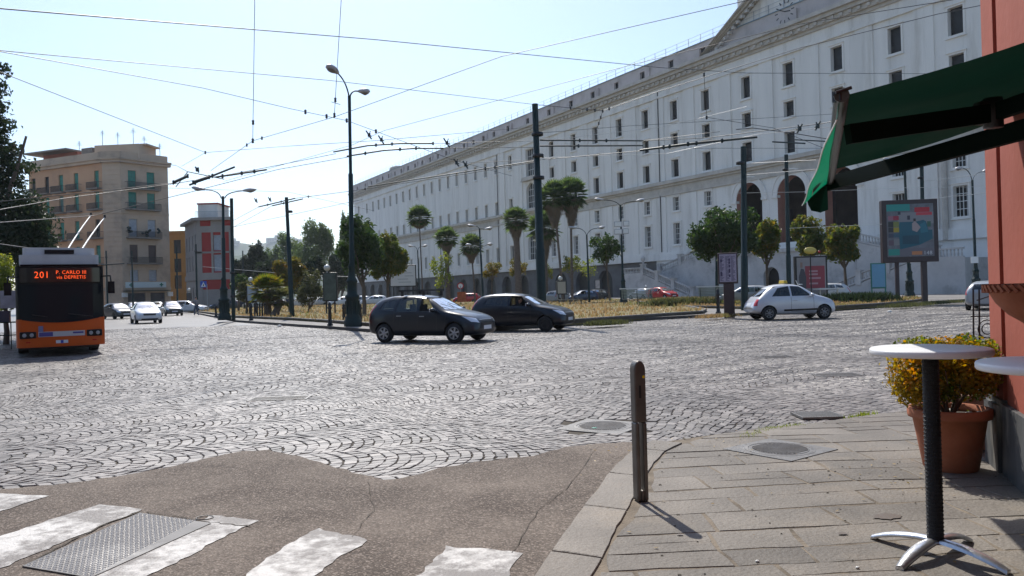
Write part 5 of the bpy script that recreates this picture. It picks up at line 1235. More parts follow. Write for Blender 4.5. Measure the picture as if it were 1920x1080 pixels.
road(252, 588, face(252)+.2, sil2, 'silver car half hidden between the dark car and the white hatchback', dk, group=PG2)
road(322, 592, face(322)+.15, dgr, 'dark grey car with bright bonnet right of the white hatchback', dk, group=PG2)
road(354, 587, face(354)+1.1, white, 'white estate car beyond the dark grey car, rightmost of the left street', dk, group=PG2, scale=(1.1, 1, 1))
road(296, 584, face(296)+.1, sil2, 'distant pale car glimpsed behind the white hatchback', dk2, group=PG2)
FG = 'cars parked by the palace and along the far street'
def far(px, Yd, ang, m, label, old, scale=1):
    p_ = D(px, 550, Yd); return copy_car({dk: carA, dk2: carB, silver: carC}[old], p_.x, p_.y, ang, m, label, old, name='parked_car', scale=scale, group=FG)
PA = pi/2+TH
far(1243, 99, PA+pi, redp, 'bright red small car parked in front of the stairway', dk, 1.05)
far(1203, 103, PA, white, 'white car behind the red one, near the stairway foot', dk, 1.0)
far(1050, 93, PA-1.2, sil2, 'silver car with red tail lamps left of the cream kiosk', dk)
far(1090, 94, PA+1.4, bluep, 'dark blue car parked behind the low slab bench', dk2)
far(1112, 99, PA+1.5, dgr, 'dark grey car beside the dark blue one', dk)
far(1398, 62, 2.6, sil2, 'pale car seen between the totem and the silver taxi', dk)
far(1540, 60, 3.0, white, 'white car roof glimpsed beyond the silver taxi', dk)
for i, (px, Yd, m_, o_, lb) in enumerate([(456, 120, bluep, dk, 'blue car by the red building behind the lawn'), (480, 118, white, dk2, 'white car left of the low spreading palm'), (533, 125, bluep, dk2, 'dark blue car behind the slim green pole'), (566, 122, white, dk, 'white car behind the low olive tree'), (596, 124, sil2, dk2, 'silver car left of the large globe-topped stand'), (640, 120, white, dk2, 'white car just left of the ornate lamp base'),
      (672, 118, sil2, dk, 'silver car just right of the ornate lamp base'), (700, 116, white, dk, 'white car above the tail of the roof-bar hatchback'), (420, 110, dgr, dk2, 'dark car at the foot of the red building'), (875, 112, redp, dk2, 'reddish car roof seen between the two dark hatchbacks')]):
    far(px, Yd, 2.9+.3*(i % 3), m_, lb, o_)
# silver saloon at the right edge, seen from behind
p_ = D(1856, 574, 39.5)
c_ = copy_car(carA, p_.x, p_.y, atan2(1, .62)-.12, sil2, 'silver car seen from behind at the right edge beside the red wall', dk, scale=(1, 1, .95)); c_['category'] = 'car'
# ---------------------------------------------------------------- trolleybus
bd = Vector((-.5775, 1, 0)).normalized(); bp = Vector((-13.29, 23.0, 0)); rzb = atan2(-bd.y, -bd.x)+.03   # +x = forward, toward the viewer
bus = thing('trolleybus', bp, rzb, 'orange and black trolleybus with lit red destination display and raised poles', 'trolleybus')
org = mat('orange_bus_paint', (.52, .078, .003), .35, .3, var=.05, vs=1.5, dirt=(.25, .06, .01), dirts=1.2, dirta=.3); blk = mat('black_bus_band', (.006, .007, .009), .3, .15)
hw2 = 1.25; Lb = 11.8
def bus_shell(mb, z0, z1, x0, x1, hw, rnd=.16, crown=.1):
    n_ = 6; poly = []
    for k in range(n_+1): a_ = pi/2*k/n_; poly.append((x1-rnd+rnd*sin(a_)*1.0+crown*(1-((hw-rnd+rnd*cos(a_))/hw)**2), -(hw-rnd+rnd*cos(a_))))
    for k in range(1, 8): y_ = -(hw-rnd)+(hw-rnd)*2*k/8; poly.append((x1+crown*(1-(y_/hw)**2), y_))
    for k in range(n_+1): a_ = pi/2*(1-k/n_); poly.append((x1-rnd+rnd*sin(a_)+crown*(1-((hw-rnd+rnd*cos(a_))/hw)**2), (hw-rnd+rnd*cos(a_))))
    poly += [(x0, hw), (x0, -hw)]
    mb.prism(poly, z0, z1); return poly
mb = MB(); bus_shell(mb, .30, 1.12, -Lb, 0, hw2); mb.build('lower_body', org, bus)
mb = MB(); bus_shell(mb, 1.12, 2.66, -Lb, -.04, hw2-.005); mb.bx(-Lb+.1, -.3, -1.1, 1.1, 2.66, 2.74); mb.build('upper_body', blk, bus)
mb = MB(); mb.lathe([(.01, 0)], n=3) if False else None
# curved lower edge of the windscreen
mb = MB(); P = []
for k in range(17):
    y_ = -1.18+2.36*k/16; x_ = .02+.1*(1-(y_/hw2)**2)-.16*max(0, (abs(y_)-1.09)/.16)**2; zl = 1.13-.13*(1-(y_/1.2)**2); P.append([Vector((x_, y_, zl)), Vector((x_, y_, 1.4)), Vector((x_-.015, y_, 2.12)), ])
mb.grid(P); ws = mb.build('windscreen', mat('bus_windscreen', (.010, .013, .017), .05, spec=.10), bus)
# things seen through the windscreen
mb = MB(); mb.T = None
for (y_, z_, w_, h_) in ((-.95, 1.5, .2, .25), (.6, 1.55, .07, .07), (.95, 1.95, .1, .08)): pass
mb = MB(); 
for k in range(17):
    y_ = -1.2+2.4*k/16
P = [[Vector((.03+.1*(1-(y_/hw2)**2)-.16*max(0, (abs(y_)-1.09)/.16)**2, y_, z_)) for z_ in (2.18, 2.6)] for y_ in [-1.12+2.24*k/16 for k in range(17)]]
mb.grid(P); mb.build('destination_box', mat('display_glass', (.008, .008, .01), .12, spec=.6), bus)
led = mat('led_display', (.3, .02, .0), .5, emit=(1, .10, .015), es=.9)
def text(s_, size, loc, parent, m_, name='lettering', rot=(pi/2, 0, pi/2), align='CENTER', ext=.002):
    cu = bpy.data.curves.new(name, 'FONT'); cu.body = s_; cu.size = size; cu.align_x = align; cu.extrude = ext; cu.resolution_u = 2; cu.space_character = 1.08
    o_ = bpy.data.objects.new(name, cu); COL.objects.link(o_); bpy.context.view_layer.update(); me = bpy.data.meshes.new_from_object(o_.evaluated_get(bpy.context.evaluated_depsgraph_get())); bpy.data.objects.remove(o_, do_unlink=True)
    me.materials.clear(); me.materials.append(m_); o2 = bpy.data.objects.new(name, me); COL.objects.link(o2); o2.parent = parent; o2.location = loc; o2.rotation_euler = rot; return o2
db = [o for o in bus.children if o.name.startswith('destination_box')][0]
text('201', .27, (.155, -.52, 2.31), db, led, 'route_number')
text('P. CARLO III', .150, (.155, .30, 2.42), db, led); text('via DEPRETIS', .138, (.155, .30, 2.28), db, led)
# roof pods
pod = mat('light_grey_roof_cover', (.46, .47, .49), .5, var=.08, vs=1.5, dirt=(.25, .25, .25), dirts=.8, dirta=.4)
mb = MB(); bus_shell(mb, 2.72, 3.0, -3.2, -.25, 1.13, .12, .06); o_ = mb.build('roof_cover', pod, bus)
mb = MB(); bus_shell(mb, 3.0, 3.22, -3.1, -.5, 1.03, .12, .06); mb.bx(-3.0, -1.0, -.85, .85, 3.22, 3.26); o_ = mb.build('roof_cover', pod, bus)
mb = MB(); mb.bx(-.46, -.40, -.42, .42, 3.04, 3.16); mb.build('vent_grille', blk, bus)
mb = MB(); mb.bx(-9.5, -5, -.9, .9, 2.7, 3.1); mb.build('roof_cover', pod, bus)
# trolley poles with heads on the wires
inv = (Matrix.Translation(bp) @ Matrix.Rotation(rzb, 4, 'Z')).inverted()
for (xa, ya), (xb_, yb_), yl in (((115, 463), (178, 404), -.35), ((144, 463), (206, 408), .35)):
    A_ = inv @ D(xa, ya, 28.2); B_ = inv @ D(xb_, yb_, 33.5); A_ = Vector((-5.6, yl*-1 if False else A_.y, 3.1)); mid_ = A_.lerp(B_, .5)+Vector((0, 0, .14))
    pts = [A_.lerp(mid_, t) if t < 0 else (A_*(1-t)**2+mid_*2*t*(1-t)+B_*t*t) for t in [k/8 for k in range(9)]]
    mb = MB(); mb.tube(pts, .036, 8, True, .022); pl_ = mb.build('trolley_pole', M['white_paint'], bus); mb = MB(); mb.box(B_.x, B_.y, B_.z+.04, .25, .08, .12); mb.build('pole_head', M['black_iron'], pl_)
mb = MB(); mb.bx(-6.2, -5.2, -.6, .6, 2.74, 3.12); mb.build('pole_base', M['black_iron'], bus)
bus.scale = (1, .91, 1)
# front details
for s in (-1, 1):
    mb = MB(); mb.box(.0, s*.93, .66, .16, .46, .20); h_ = mb.build('headlight', blk, bus); bevel(h_, .03); mb = MB()
    for yy in (-.1, .1): mb.lathe([(.001, .09), (.045, .088), (.058, .082)], (0, s*.93+yy, .66), 14, 'X')
    mb.build('lamp_lens', mat('dull_lamp_lens', (.28, .29, .31), .2), h_)
    mb = MB(); mb.box(.05, s*.93, .45, .02, .12, .03); mb.build('reflector', M['red_lens'], bus)
mb = MB(); mb.box(.105, 0, .67, .02, 1.3, .15); mb.mi = 1; mb.box(.118, -.44, .67, .012, .38, .12); mb.box(.118, .46, .69, .012, .3, .05); mb.build('front_panel', [mat('pale_front_panel', (.45, .44, .46), .5), mat('violet_lettering_panel', (.06, .05, .22), .5)], bus)
mb = MB(); mb.box(.12, -.58, .83, .012, .13, .17); mb.build('badge', mat('grey_blue_badge', (.15, .16, .3), .5), bus)
mb = MB(); mb.box(.10, 0, .44, .02, .34, .09); mb.mi = 1; mb.box(.112, 0, .44, .01, .08, .085); mb.build('number_plate', [M['plate'], M['blue']], bus)
for s in (-1, 1):
    mb = MB(); mb.tube([(-.1, s*1.2, 2.35), (.2, s*1.42, 2.35), (.22, s*1.44, 2.15)], .025, 6); mb.box(.2, s*1.44, 2.0, .1, .2, .36); o_ = mb.build('wing_mirror', blk, bus)
mb = MB(); mb.tube([(.08, .9, 1.15), (.13, .2, 1.25)], .012, 5); mb.tube([(.08, -.1, 1.13), (.13, -.8, 1.25)], .012, 5); mb.build('wiper', M['car_black'], bus)
for x_ in (-2.7, -8.6):
    for s in (-1, 1):
        mb = MB(); mb.lathe([(.25, -.15), (.47, -.15), (.48, -.1), (.48, .1), (.47, .15), (.25, .15)], (0, 0, 0), 24, 'Y'); w_ = mb.build('wheel', M['tyre'], bus, (x_, s*1.08, .48)); mb = MB(); mb.lathe([(.001, .1*s), (.1, .12*s), (.26, .04*s)], (0, 0, 0), 16, 'Y'); mb.build('rim', M['rim'], w_)
mb = MB(); mb.bx(-Lb+.3, -.4, -1.1, 1.1, .22, .32); mb.build('underfloor', M['car_black'], bus)
for s in (-1, 1):
    for k in range(7): mb = MB(); x_ = -1.5-1.5*k; mb.bx(x_-1.3, x_, s*1.248-.006, s*1.248+.006, 1.35, 2.45); mb.build('side_window', ws.data.materials[0], bus)
# driver and reflections inside: driver seated behind the screen is hidden by the dark glass
# ================================================================== POLES, LAMPS, SIGNS
def lamp_head(mb, p, d, L_=.75, dark=False):
    """street lantern pointing away from the pole along d"""
    d = Vector(d).normalized(); s_ = d.cross(Vector((0, 0, 1))).normalized(); u = s_.cross(d); R_ = Matrix((d, s_, u)).transposed(); b = len(mb.v)
    mb.mi = 1
    prof = [(0, .05), (.08, .10), (.3, .17), (.62, .20), (.85, .16), (1.0, .03)]; vs = []
    for t, r in prof:
        for k in range(10): a = 2*pi*k/10; zz = r*sin(a); vs.append(p+R_ @ Vector((t*L_, r*1.15*cos(a), zz*(.75 if zz > 0 else .55))))
    mb.add(vs, [(i*10+k, i*10+(k+1) % 10, (i+1)*10+(k+1) % 10, (i+1)*10+k) for i in range(5) for k in range(10)], True)
    mb.mi = 2; c_ = p+R_ @ Vector((.58*L_, 0, -.07)); q = []
    for k in range(12): a = 2*pi*k/12; q.append(c_+R_ @ Vector((.30*L_*cos(a), .17*sin(a), -.03)))
    mb.add(q+[c_+R_ @ Vector((0, 0, -.12))], [(k, (k+1) % 12, 12) for k in range(12)], True)
    mb.mi = 0
LP = [M['pole_green'], M['lamp_grey'], M['lamp_dark']]
def street_pole(name, base, h, r0, r1, label, cat, lamps=(), ornate=False, group=None, lean=0, collar=()):
    t = thing(name, base, 0, label, cat, group); mb = MB()
    mb.tube([(0, 0, 0), (lean*.33, 0, h*.33), (lean*.34, 0, h*.335), (lean*.66, 0, h*.66), (lean*.665, 0, h*.665), (lean, 0, h)], [r0, r0, r0*.86, r0*.86, r1, r1], 12); mb.build('pole', M['pole_green'], t)
    if ornate:
        mb = MB(); k = r0/.13
        mb.lathe([(.42*k, 0), (.42*k, .28), (.36*k, .34), (.36*k, .42), (.30*k, .52), (.30*k, 1.25), (.34*k, 1.32), (.34*k, 1.42), (.24*k, 1.5), (.22*k, 2.0), (.27*k, 2.08), (.24*k, 2.16), (.17*k, 2.3), (.14*k, 2.7), (.18*k, 2.76), (.13*k, 2.84), (.13*k, 2.9)], (0, 0, 0), 12)
        for a in range(8): mb.box(.31*k*cos(a*pi/4), .31*k*sin(a*pi/4), .88, .05, .09, .62, a*pi/4)
        mb.build('base', M['pole_green'], t)
    for L_ in lamps:
        (px, pz, py), hd = L_['tip'], L_['dir']; P_ = Vector((px, py, pz)); top = Vector((lean+L_.get('off', 0), 0, h-.15)); c_ = Vector((lean+(px-lean)*.18, py*.18, pz-.05 if pz > h else h)); pts = [top*(1-q)**2+c_*2*q*(1-q)+P_*q*q for q in [i/8 for i in range(9)]]
        mb = MB(); mb.tube(pts, L_.get('r', .035), 6); lamp_head(mb, P_, hd, L_.get('L', .75)); mb.build('lamp', LP, t)
    for z in collar: mb = MB(); mb.lathe([(r0*.9, -.08), (r0*1.25, -.07), (r0*1.25, .07), (r0*.9, .08)], (0, 0, z), 10); mb.build('collar', M['black_iron'], t)
    return t
def pole_px(xb, yb, xt, yt, w, dist=None):
    p = D(xb, yb, dist) if dist else G(xb, yb, .13); d = p.y; t = D(xt, yt, d); p.z = .13 if 30 < d < 140 else 0
    return p, t.z-p.z, w/2*d/F, t.x-p.x
LPG = 'double street lamps on green posts'; TP = 'green poles carrying the trolley wires'
def tips(base, xt, yt, d, dy=0): q = D(xt, yt, d+dy); return (q.x-base.x, q.z-base.z, dy)
p, h, r, l = pole_px(662, 612, 655, 180, 8)
street_pole('street_lamp', p, h, .13, .075, 'tall green ornate lamp post with two lanterns at different angles, in front of the sky', 'street lamp',
    [dict(tip=tips(p, 634, 138, p.y, -1.6), dir=(-.45, -1.0, .25), L=.8), dict(tip=tips(p, 671, 171, p.y, .6), dir=(.9, .5, .06), L=.6)], True, LPG, l)
p, h, r, l = pole_px(421, 600, 418, 368, 8)
street_pole('street_lamp', p, h, .14, .09, 'green double lamp post on the left tip of the island with ornate base', 'street lamp', [dict(tip=tips(p, 386, 356, p.y), dir=(-1, 0, .2), L=1.0, off=-.12), dict(tip=tips(p, 454, 358, p.y), dir=(1, 0, .08), L=1.0, off=.12)], True, LPG, l)
p, h, r, l = pole_px(438, 600, 434, 372, 7)
street_pole('trolley_pole_post', p, h, .13, .11, 'plain green pole standing right beside the ornate-based double lamp', 'pole', (), False, TP, l, (1.6, 3.2)); 
p, h, r, l = pole_px(548, 596, 537, 370, 8)
street_pole('trolley_pole_post', p, h, .17, .12, 'slim green pole in front of the orange-brown bushy tree', 'pole', (), False, TP, l, (h-1.0,))
p, h, r, l = pole_px(1017, 600, 1003, 195, 14, 36.0)
street_pole('trolley_pole_post', p, h, .215, .14, 'thick dark green pole rising behind the near-black hatchback, tallest in the centre', 'pole', (), False, TP, l, (h-1.4, h-2.4, h*.66))
for xb, yb, xt, yt, d, r_, lab in [(370, 583, 367, 458, 90, .12, 'thin green pole before the grey side of the red building'), (333, 580, 331, 462, 95, .12, 'thin dark pole before the yellow building'), (250, 585, 247, 470, 92, .11, 'thin green pole in front of the pharmacy sign'),
     (458, 570, 455, 470, 100, .1, 'thin pole rising over the dark trees right of the red building'), (1396, 577, 1394, 275, 44, .2, 'thick green pole through the big round tree, right of the totem'), (1480, 575, 1474, 290, 52, .16, 'green pole between the round tree and the yellow oval sign'),
     (1345, 575, 1343, 386, 62, .15, 'green pole mostly hidden by the left side of the big round tree'), (1733, 566, 1728, 308, 58, .17, 'green pole rising from behind the sofa billboard, the right one'), (522, 575, 521, 498, 110, .1, 'short thin pole in the wood behind the orange-brown tree'), (202, 585, 199, 470, 88, .1, 'thin pole with cross bars just right of the bus')]:
    p, h, r, l = pole_px(xb, yb, xt, yt, 8, d); street_pole('trolley_pole_post', p, h, r_, r_*.8, lab, 'pole', (), False, TP, l, (h*.9,))
p, h, r, l = pole_px(1706, 552, 1696, 312, 8, 66)
street_pole('street_lamp', p, h, .13, .1, 'ornate-based green lamp post standing behind the sofa billboard', 'street lamp', [dict(tip=tips(p, 1672, 300, 66), dir=(-1, 0, .15)), dict(tip=tips(p, 1716, 300, 66), dir=(1, 0, .15))], True, LPG, l)
p, h, r, l = pole_px(1831, 555, 1823, 338, 7, 66)
t = street_pole('street_lamp', p, h, .13, .09, 'lamp post with round lantern and small white sign beside the red wall', 'street lamp', [dict(tip=tips(p, 1804, 315, 66, -.6), dir=(-1, -.3, -.1), L=.7), dict(tip=tips(p, 1842, 322, 66), dir=(1, 0, .3), L=.5, r=.02)], True, LPG, l)
mb = MB(); q = D(1830, 487, 65.6)-p; mb.box(q.x, -.2, q.z, .62, .04, .55); mb.build('sign_plate', M['white_paint'], t)
for xb, xt, yt, d, L1, L2, lab in [(1169, 1163, 384, 74, (1132, 375), (1192, 377), 'tall double lamp post with floodlight boxes in front of the palace'), (906, 899, 428, 78, (892, 424), (908, 430), 'lamp post with cluster of lanterns between the two shaggy palms'), (1105, 1100, 440, 80, (1082, 428), (1119, 428), 'lamp post with curved arms right of the twin palms'),
      (787, 783, 470, 110, (776, 462), (790, 462), 'distant small lamp post left of the very tall thin palm'), (1020, 1019, 455, 120, (1010, 452), (1026, 452), 'distant lamp post mostly behind the thick dark green pole'), (200 + 530, 728, 500, 105, (722, 494), (736, 494), 'distant lamp post hidden behind the dense round tree')]:
    p, h, r, l = pole_px(xb, 560, xt, yt, 6, d)
    t = street_pole('street_lamp', p, h, .12, .08, lab, 'street lamp', [dict(tip=tips(p, *L1, d), dir=(-1, 0, .15), L=.9), dict(tip=tips(p, *L2, d), dir=(1, 0, .15), L=.9)], d < 76, LPG, l)
    if xb == 1169:
        for (x_, y_, w_) in ((1158, 421, 15), (1158, 435, 15), (1173, 420, 11), (1172, 434, 11)):
            q = D(x_, y_, d)-p; mb = MB(); mb.box(q.x, -.25, q.z, w_*d/F, .35, .5); mb.mi = 1; mb.box(q.x, -.44, q.z, w_*d/F*.8, .03, .38); mb.build('floodlight', [M['lamp_grey'], M['white_paint']], t)
    if xb == 906:
        for x_, y_ in ((879, 459), (915, 458)): q = D(x_, y_, d)-p; mb = MB(); mb.tube([(l*.6, 0, h*.75), (q.x, 0, q.z)], .025, 5); lamp_head(mb, Vector((q.x*.8, 0, q.z)), (1 if q.x > 0 else -1, 0, 0), .6); mb.build('lamp', LP, t)
# ---- billboards and signs
def board(name, base, w_, z0, z1, dep, rz, frame, face, legs, label, cat, group=None, fr=.12):
    t = thing(name, base, rz, label, cat, group); mb = MB(); mb.bx(-w_/2, w_/2, -dep/2, dep/2, z0, z1); o_ = mb.build('frame', frame, t); bevel(o_, .03)
    mb = MB(); mb.bx(-w_/2+fr, w_/2-fr, -dep/2-.012, -dep/2-.002, z0+fr*1.3, z1-fr); mb.build('panel', face, t)
    for x, r_ in legs: mb = MB(); mb.bx(x-r_, x+r_, -r_*.7, r_*.7, -.1, z0); mb.build('leg', frame, t)
    return t
DB = mat('dark_brown_metal', (.035, .02, .022), .5, var=.2, vs=3)
def P_(par, x0, x1, z0, z1, col, y, nm='poster_patch', poly=None):
    m_ = mat(nm, col, .5); mb = MB()
    if poly: mb.add([(a, y, b) for a, b in poly], [tuple(range(len(poly)))], False)
    else: mb.add([(x0, y, z0), (x1, y, z0), (x1, y, z1), (x0, y, z1)], [(0, 1, 2, 3)], False)
    return mb.build(nm, m_, par)
# sofa billboard
p = D(1708, 569, 50); p.z = .13; k = 50/F
z0 = D(1700, 492, 50).z-.13; z1 = D(1700, 375, 50).z-.13
t = board('billboard', p, 100*k, z0, z1, .45, -.10, DB, mat('poster_pale_room', (.13, .135, .155), .4, var=.35, vs=2.5), [(-.8, .11), (.85, .16)], 'large dark framed billboard showing a teal sofa, on two posts at the right', 'billboard', fr=.28)
pan = [o for o in t.children if o.name.startswith('panel')][0]; y = -.245; W_ = 100*k/2-.28; H0, H1 = z0+.36, z1-.28; X = lambda u: -W_+2*W_*u; Z = lambda v: H0+(H1-H0)*v
P_(pan, X(0), X(.5), Z(.87), Z(1), (.02, .25, .22), y, 'teal_banner'); P_(pan, X(.24), X(1), Z(.62), Z(.84), (.22, .22, .23), y+.001, 'pale_wall_picture'); P_(pan, X(.24), X(1), Z(.02), Z(.16), (.14, .13, .15), y+.001, 'floor_picture'); P_(pan, X(.6), X(.92), Z(.84), Z(.93), (.42, .015, .03), y, 'red_banner'); P_(pan, X(.63), X(.97), Z(.78), Z(.835), (.5, .05, .07), y, 'red_banner')
P_(pan, 0, 0, 0, 0, (.012, .10, .14), y, 'sofa_picture', [(X(.27), Z(.14)), (X(.70), Z(.22)), (X(.97), Z(.33)), (X(.97), Z(.50)), (X(.88), Z(.50)), (X(.84), Z(.66)), (X(.78), Z(.69)), (X(.62), Z(.66)), (X(.56), Z(.66)), (X(.27), Z(.66)), (X(.25), Z(.45))])
P_(pan, X(.33), X(.68), Z(.24), Z(.40), (.01, .06, .09), y-.004, 'sofa_shadow_side'); P_(pan, 0, 0, 0, 0, (.02, .15, .20), y-.004, 'cushion_picture', [(X(.72), Z(.44)), (X(.88), Z(.46)), (X(.82), Z(.66)), (X(.70), Z(.60))]); P_(pan, 0, 0, 0, 0, (.35, .28, .27), y-.006, 'seated_figure_picture', [(X(.54), Z(.5)), (X(.64), Z(.46)), (X(.72), Z(.55)), (X(.66), Z(.62)), (X(.60), Z(.67)), (X(.54), Z(.63))]); P_(pan, X(.57), X(.62), Z(.67), Z(.72), (.03, .02, .02), y-.006, 'hair_picture')
for u0, u1, v0, v1, c_ in ((.03, .14, .70, .78, (.3, .12, .16)), (.14, .26, .70, .78, (.30, .02, .05)), (.03, .14, .57, .67, (.03, .03, .03)), (.14, .26, .57, .67, (.18, .2, .05)), (.03, .14, .47, .56, (.03, .03, .035)), (.14, .26, .47, .56, (.36, .28, .03)), (.03, .14, .37, .45, (.05, .06, .09)), (.14, .26, .37, .45, (.04, .10, .14)), (.03, .14, .22, .32, (.12, .08, .1)), (.14, .26, .22, .34, (.2, .2, .2)), (.02, .26, .03, .15, (.02, .25, .2)), (.52, .74, .03, .10, (.5, .2, .08)), (.24, .3, .80, .86, (.03, .03, .05)), (.44, .5, .70, .78, (.03, .03, .05)), (.86, .94, .56, .66, (.05, .12, .08))):
    P_(pan, X(u0), X(u1), Z(v0), Z(v1), c_, y-.002)
wht = mat('white_print', (.6, .6, .6), .5)
text('148', .34, (X(.86), y-.01, Z(.03)), pan, wht, rot=(pi/2, 0, 0))
# red poster board with the yellow oval
d = 57; p = D(1521, 562, d); p.z = .13; k = d/F; z1 = D(1521, 480, d).z-.13; z0 = .35
t = board('poster_board', p, 58*k, z0, z1, .5, -.12, M['black_iron'], mat('grey_poster', (.32, .31, .32), .4, var=.1, vs=2), [(-.8, .08), (.8, .08)], 'dark framed board with a red and grey poster behind the silver taxi', 'poster board')
pan = [o for o in t.children if o.name.startswith('panel')][0]; y = -.27; W_ = 58*k/2-.12; H0, H1 = z0+.16, z1-.12
P_(pan, X(.28), X(.96), Z(.2), Z(.78), (.33, .06, .08), y, 'red_field'); P_(pan, 0, 0, 0, 0, (.09, .085, .10), y-.003, 'figure_picture', [(X(.1), Z(.02)), (X(.3), Z(.02)), (X(.32), Z(.5)), (X(.24), Z(.7)), (X(.14), Z(.72)), (X(.06), Z(.5))]); P_(pan, X(.12), X(.2), Z(.74), Z(.88), (.3, .2, .17), y-.003, 'face_picture')
for v in (.62, .54, .44, .30): P_(pan, X(.42), X(.42+.3+.1*(v == .44)), Z(v), Z(v+.045), (.5, .3, .32), y-.004, 'text_line')
d = 54.5; q = D(1519, 470, d); t = thing('oval_sign', (q.x, q.y, .13), 0, 'yellow oval sign on a thin stem above the red poster board', 'sign'); hz = q.z-.13; k = d/F
mb = MB(); mb.tube([(0, 0, 0), (0, 0, hz)], .04, 6); mb.build('stem', M['black_iron'], t); mb = MB(); mb.sphere((0, 0, hz), 12*k, .12, 6.8*k, 20, 10); mb.build('oval', mat('yellow_enamel', (.62, .48, .10), .35, spec=.6), t); mb = MB(); mb.sphere((17*k, 0, hz-.1), .09, .09, .09, 8, 6); mb.build('red_lamp', M['red_lens'], t)
# white canopy edge
d = 55.6; a = D(1530, 542, d); b = D(1578, 541, d); mb = MB(); mb.box((a.x+b.x)/2, d, (a.z+b.z)/2, b.x-a.x, 1.2, .10); mb.box(a.x+.3, d, .7, .06, .06, 1.0); mb.box(b.x-.3, d, .7, .06, .06, 1.0); o_ = mb.build('bus_shelter_bench', M['white_paint']); tag(o_, 'thin white table-like slab under the red poster board', 'slab')
# blue notice board
d = 60; p = D(1648, 560, d); p.z = .2; k = d/F; z1 = D(1648, 493, d).z-.2; z0 = D(1648, 541, d).z-.2
t = board('notice_board', p, 29*k, z0, z1, .08, 0, mat('teal_frame', (.02, .16, .13), .5), mat('light_blue_sheet', (.14, .34, .52), .5, var=.05), [(-.52, .04), (.52, .04)], 'light blue notice board with teal frame left of the sofa billboard', 'notice board', fr=.09)
# timetable totem
p = G(1367, 592, .13); d = p.y; k = d/F; z1 = D(1366, 474, d).z-.13; z0 = D(1366, 532, d).z-.13
t = board('timetable_totem', p, 36*k, z0, z1, .28, -.22, DB, mat('printed_sheet', (.32, .29, .37), .5, var=.15, vs=6), [(0.02, .24)], 'dark brown totem with a pale printed timetable at the island kerb', 'totem', fr=.07)
pan = [o for o in t.children if o.name.startswith('panel')][0]; mb = MB(); y = -.155
for i in range(26):
    for c_ in range(3):
        x0 = -.36+.25*c_; L_ = random.uniform(.08, .2); z_ = z0+.14+i*(z1-z0-.28)/26; mb.add([(x0, y, z_), (x0+L_, y, z_), (x0+L_, y, z_+.022), (x0, y, z_+.022)], [(0, 1, 2, 3)], False)
for i in range(9): z_ = z0+.2+random.random()*(z1-z0-.5); x0 = random.choice((-.34, .03)); mb.add([(x0, y-.002, z_), (x0+.08, y-.002, z_), (x0+.08, y-.002, z_+.12), (x0, y-.002, z_+.12)], [(0, 1, 2, 3)], False)
mb.build('printed_lines', mat('dark_print', (.05, .04, .09), .6), pan)
# white billboard in the distance
d = 88; p = D(757, 565, d); p.z = .2; k = d/F; z1 = D(757, 497, d).z-.2; z0 = D(757, 538, d).z-.2
t = board('billboard', p, 50*k, z0, z1, .2, -.05, M['black_iron'], mat('blank_white_sheet', (.55, .54, .52), .6, var=.05, vs=1), [(-1.1, .08), (1.1, .08)], 'white billboard with faint lettering behind the dense round tree', 'billboard', fr=.1)
pan = [o for o in t.children if o.name.startswith('panel')][0]; y = -.115
for x0, x1, v in ((.1, 1.0, .62), (.2, 1.2, .48), (-.6, .6, .34), (-.5, .9, .2)): P_(pan, x0, x1, z0+(z1-z0)*v, z0+(z1-z0)*v+.09, (.33, .34, .33), y, 'text_line')
# poster stands with glass globes
def globe_stand(xb, d, w_px, yt, yb, gx, gy, gr, label, m_):
    p = D(xb, 570, d); p.z = .2; k = d/F; z1 = D(xb, yt, d).z-.2; z0 = D(xb, yb, d).z-.2
    t = board('poster_stand', p, w_px*k, max(.25, z0), z1, .5, .15, M['black_iron'], m_, [(-w_px*k*.3, .06), (w_px*k*.3, .06)], label, 'poster stand', 'poster stands with globes', fr=.08)
    mb = MB(); mb.sphere(((gx-xb)*k, 0, D(xb, gy, d).z-.2), gr*k, gr*k, gr*k, 14, 10); mb.tube([((gx-xb)*k, 0, z1), ((gx-xb)*k, 0, z1+.1)], .06, 6); mb.build('globe', mat('milk_glass', (.62, .62, .58), .25, spec=.7), t); return t
globe_stand(620, 62, 26, 511, 565, 615, 502, 6, 'larger globe-topped poster stand in front of the wood', mat('dark_green_poster', (.07, .10, .09), .4, var=.4, vs=2))
globe_stand(474, 68, 20, 533, 566, 471, 524, 4.5, 'smaller globe-topped poster stand beside the low spreading palm', mat('pale_blue_poster', (.3, .36, .42), .5))
globe_stand(1053, 84, 18, 527, 552, 1052, 522, 4.5, 'cream kiosk panel with a globe behind the near-black hatchback', mat('cream_panel', (.42, .38, .30), .6))
globe_stand(355, 98, 8, 549, 572, 355, 543, 3, 'tiny globe-topped post beside the white estate car', mat('dark_panel', (.04, .04, .045), .6))
# round road sign with orange barrier
d = 92; p = D(864, 560, d); p.z = 0; t = thing('road_sign', p, 0, 'round red-rimmed road sign over an orange barrier beyond the roof-bar car', 'road sign'); k = d/F; hz = D(864, 536, d).z
mb = MB(); mb.tube([(0, 0, 0), (0, 0, hz)], .05, 6); mb.build('post', M['metal_grey'], t); mb = MB(); mb.lathe([(.001, .03), (.28, .03)], (0, -.05, hz), 16, 'Y'); mb.mi = 1; mb.lathe([(.28, .035), (.40, .035), (.40, -.02)], (0, -.05, hz), 16, 'Y'); mb.build('disc', [M['white_paint'], mat('sign_red', (.5, .03, .03), .5)], t)
mb = MB(); mb.box(.1, 0, hz*.45, 1.0, .1, 1.2); mb.build('barrier', mat('barrier_orange', (.42, .10, .03), .7, var=.3, vs=3), t)
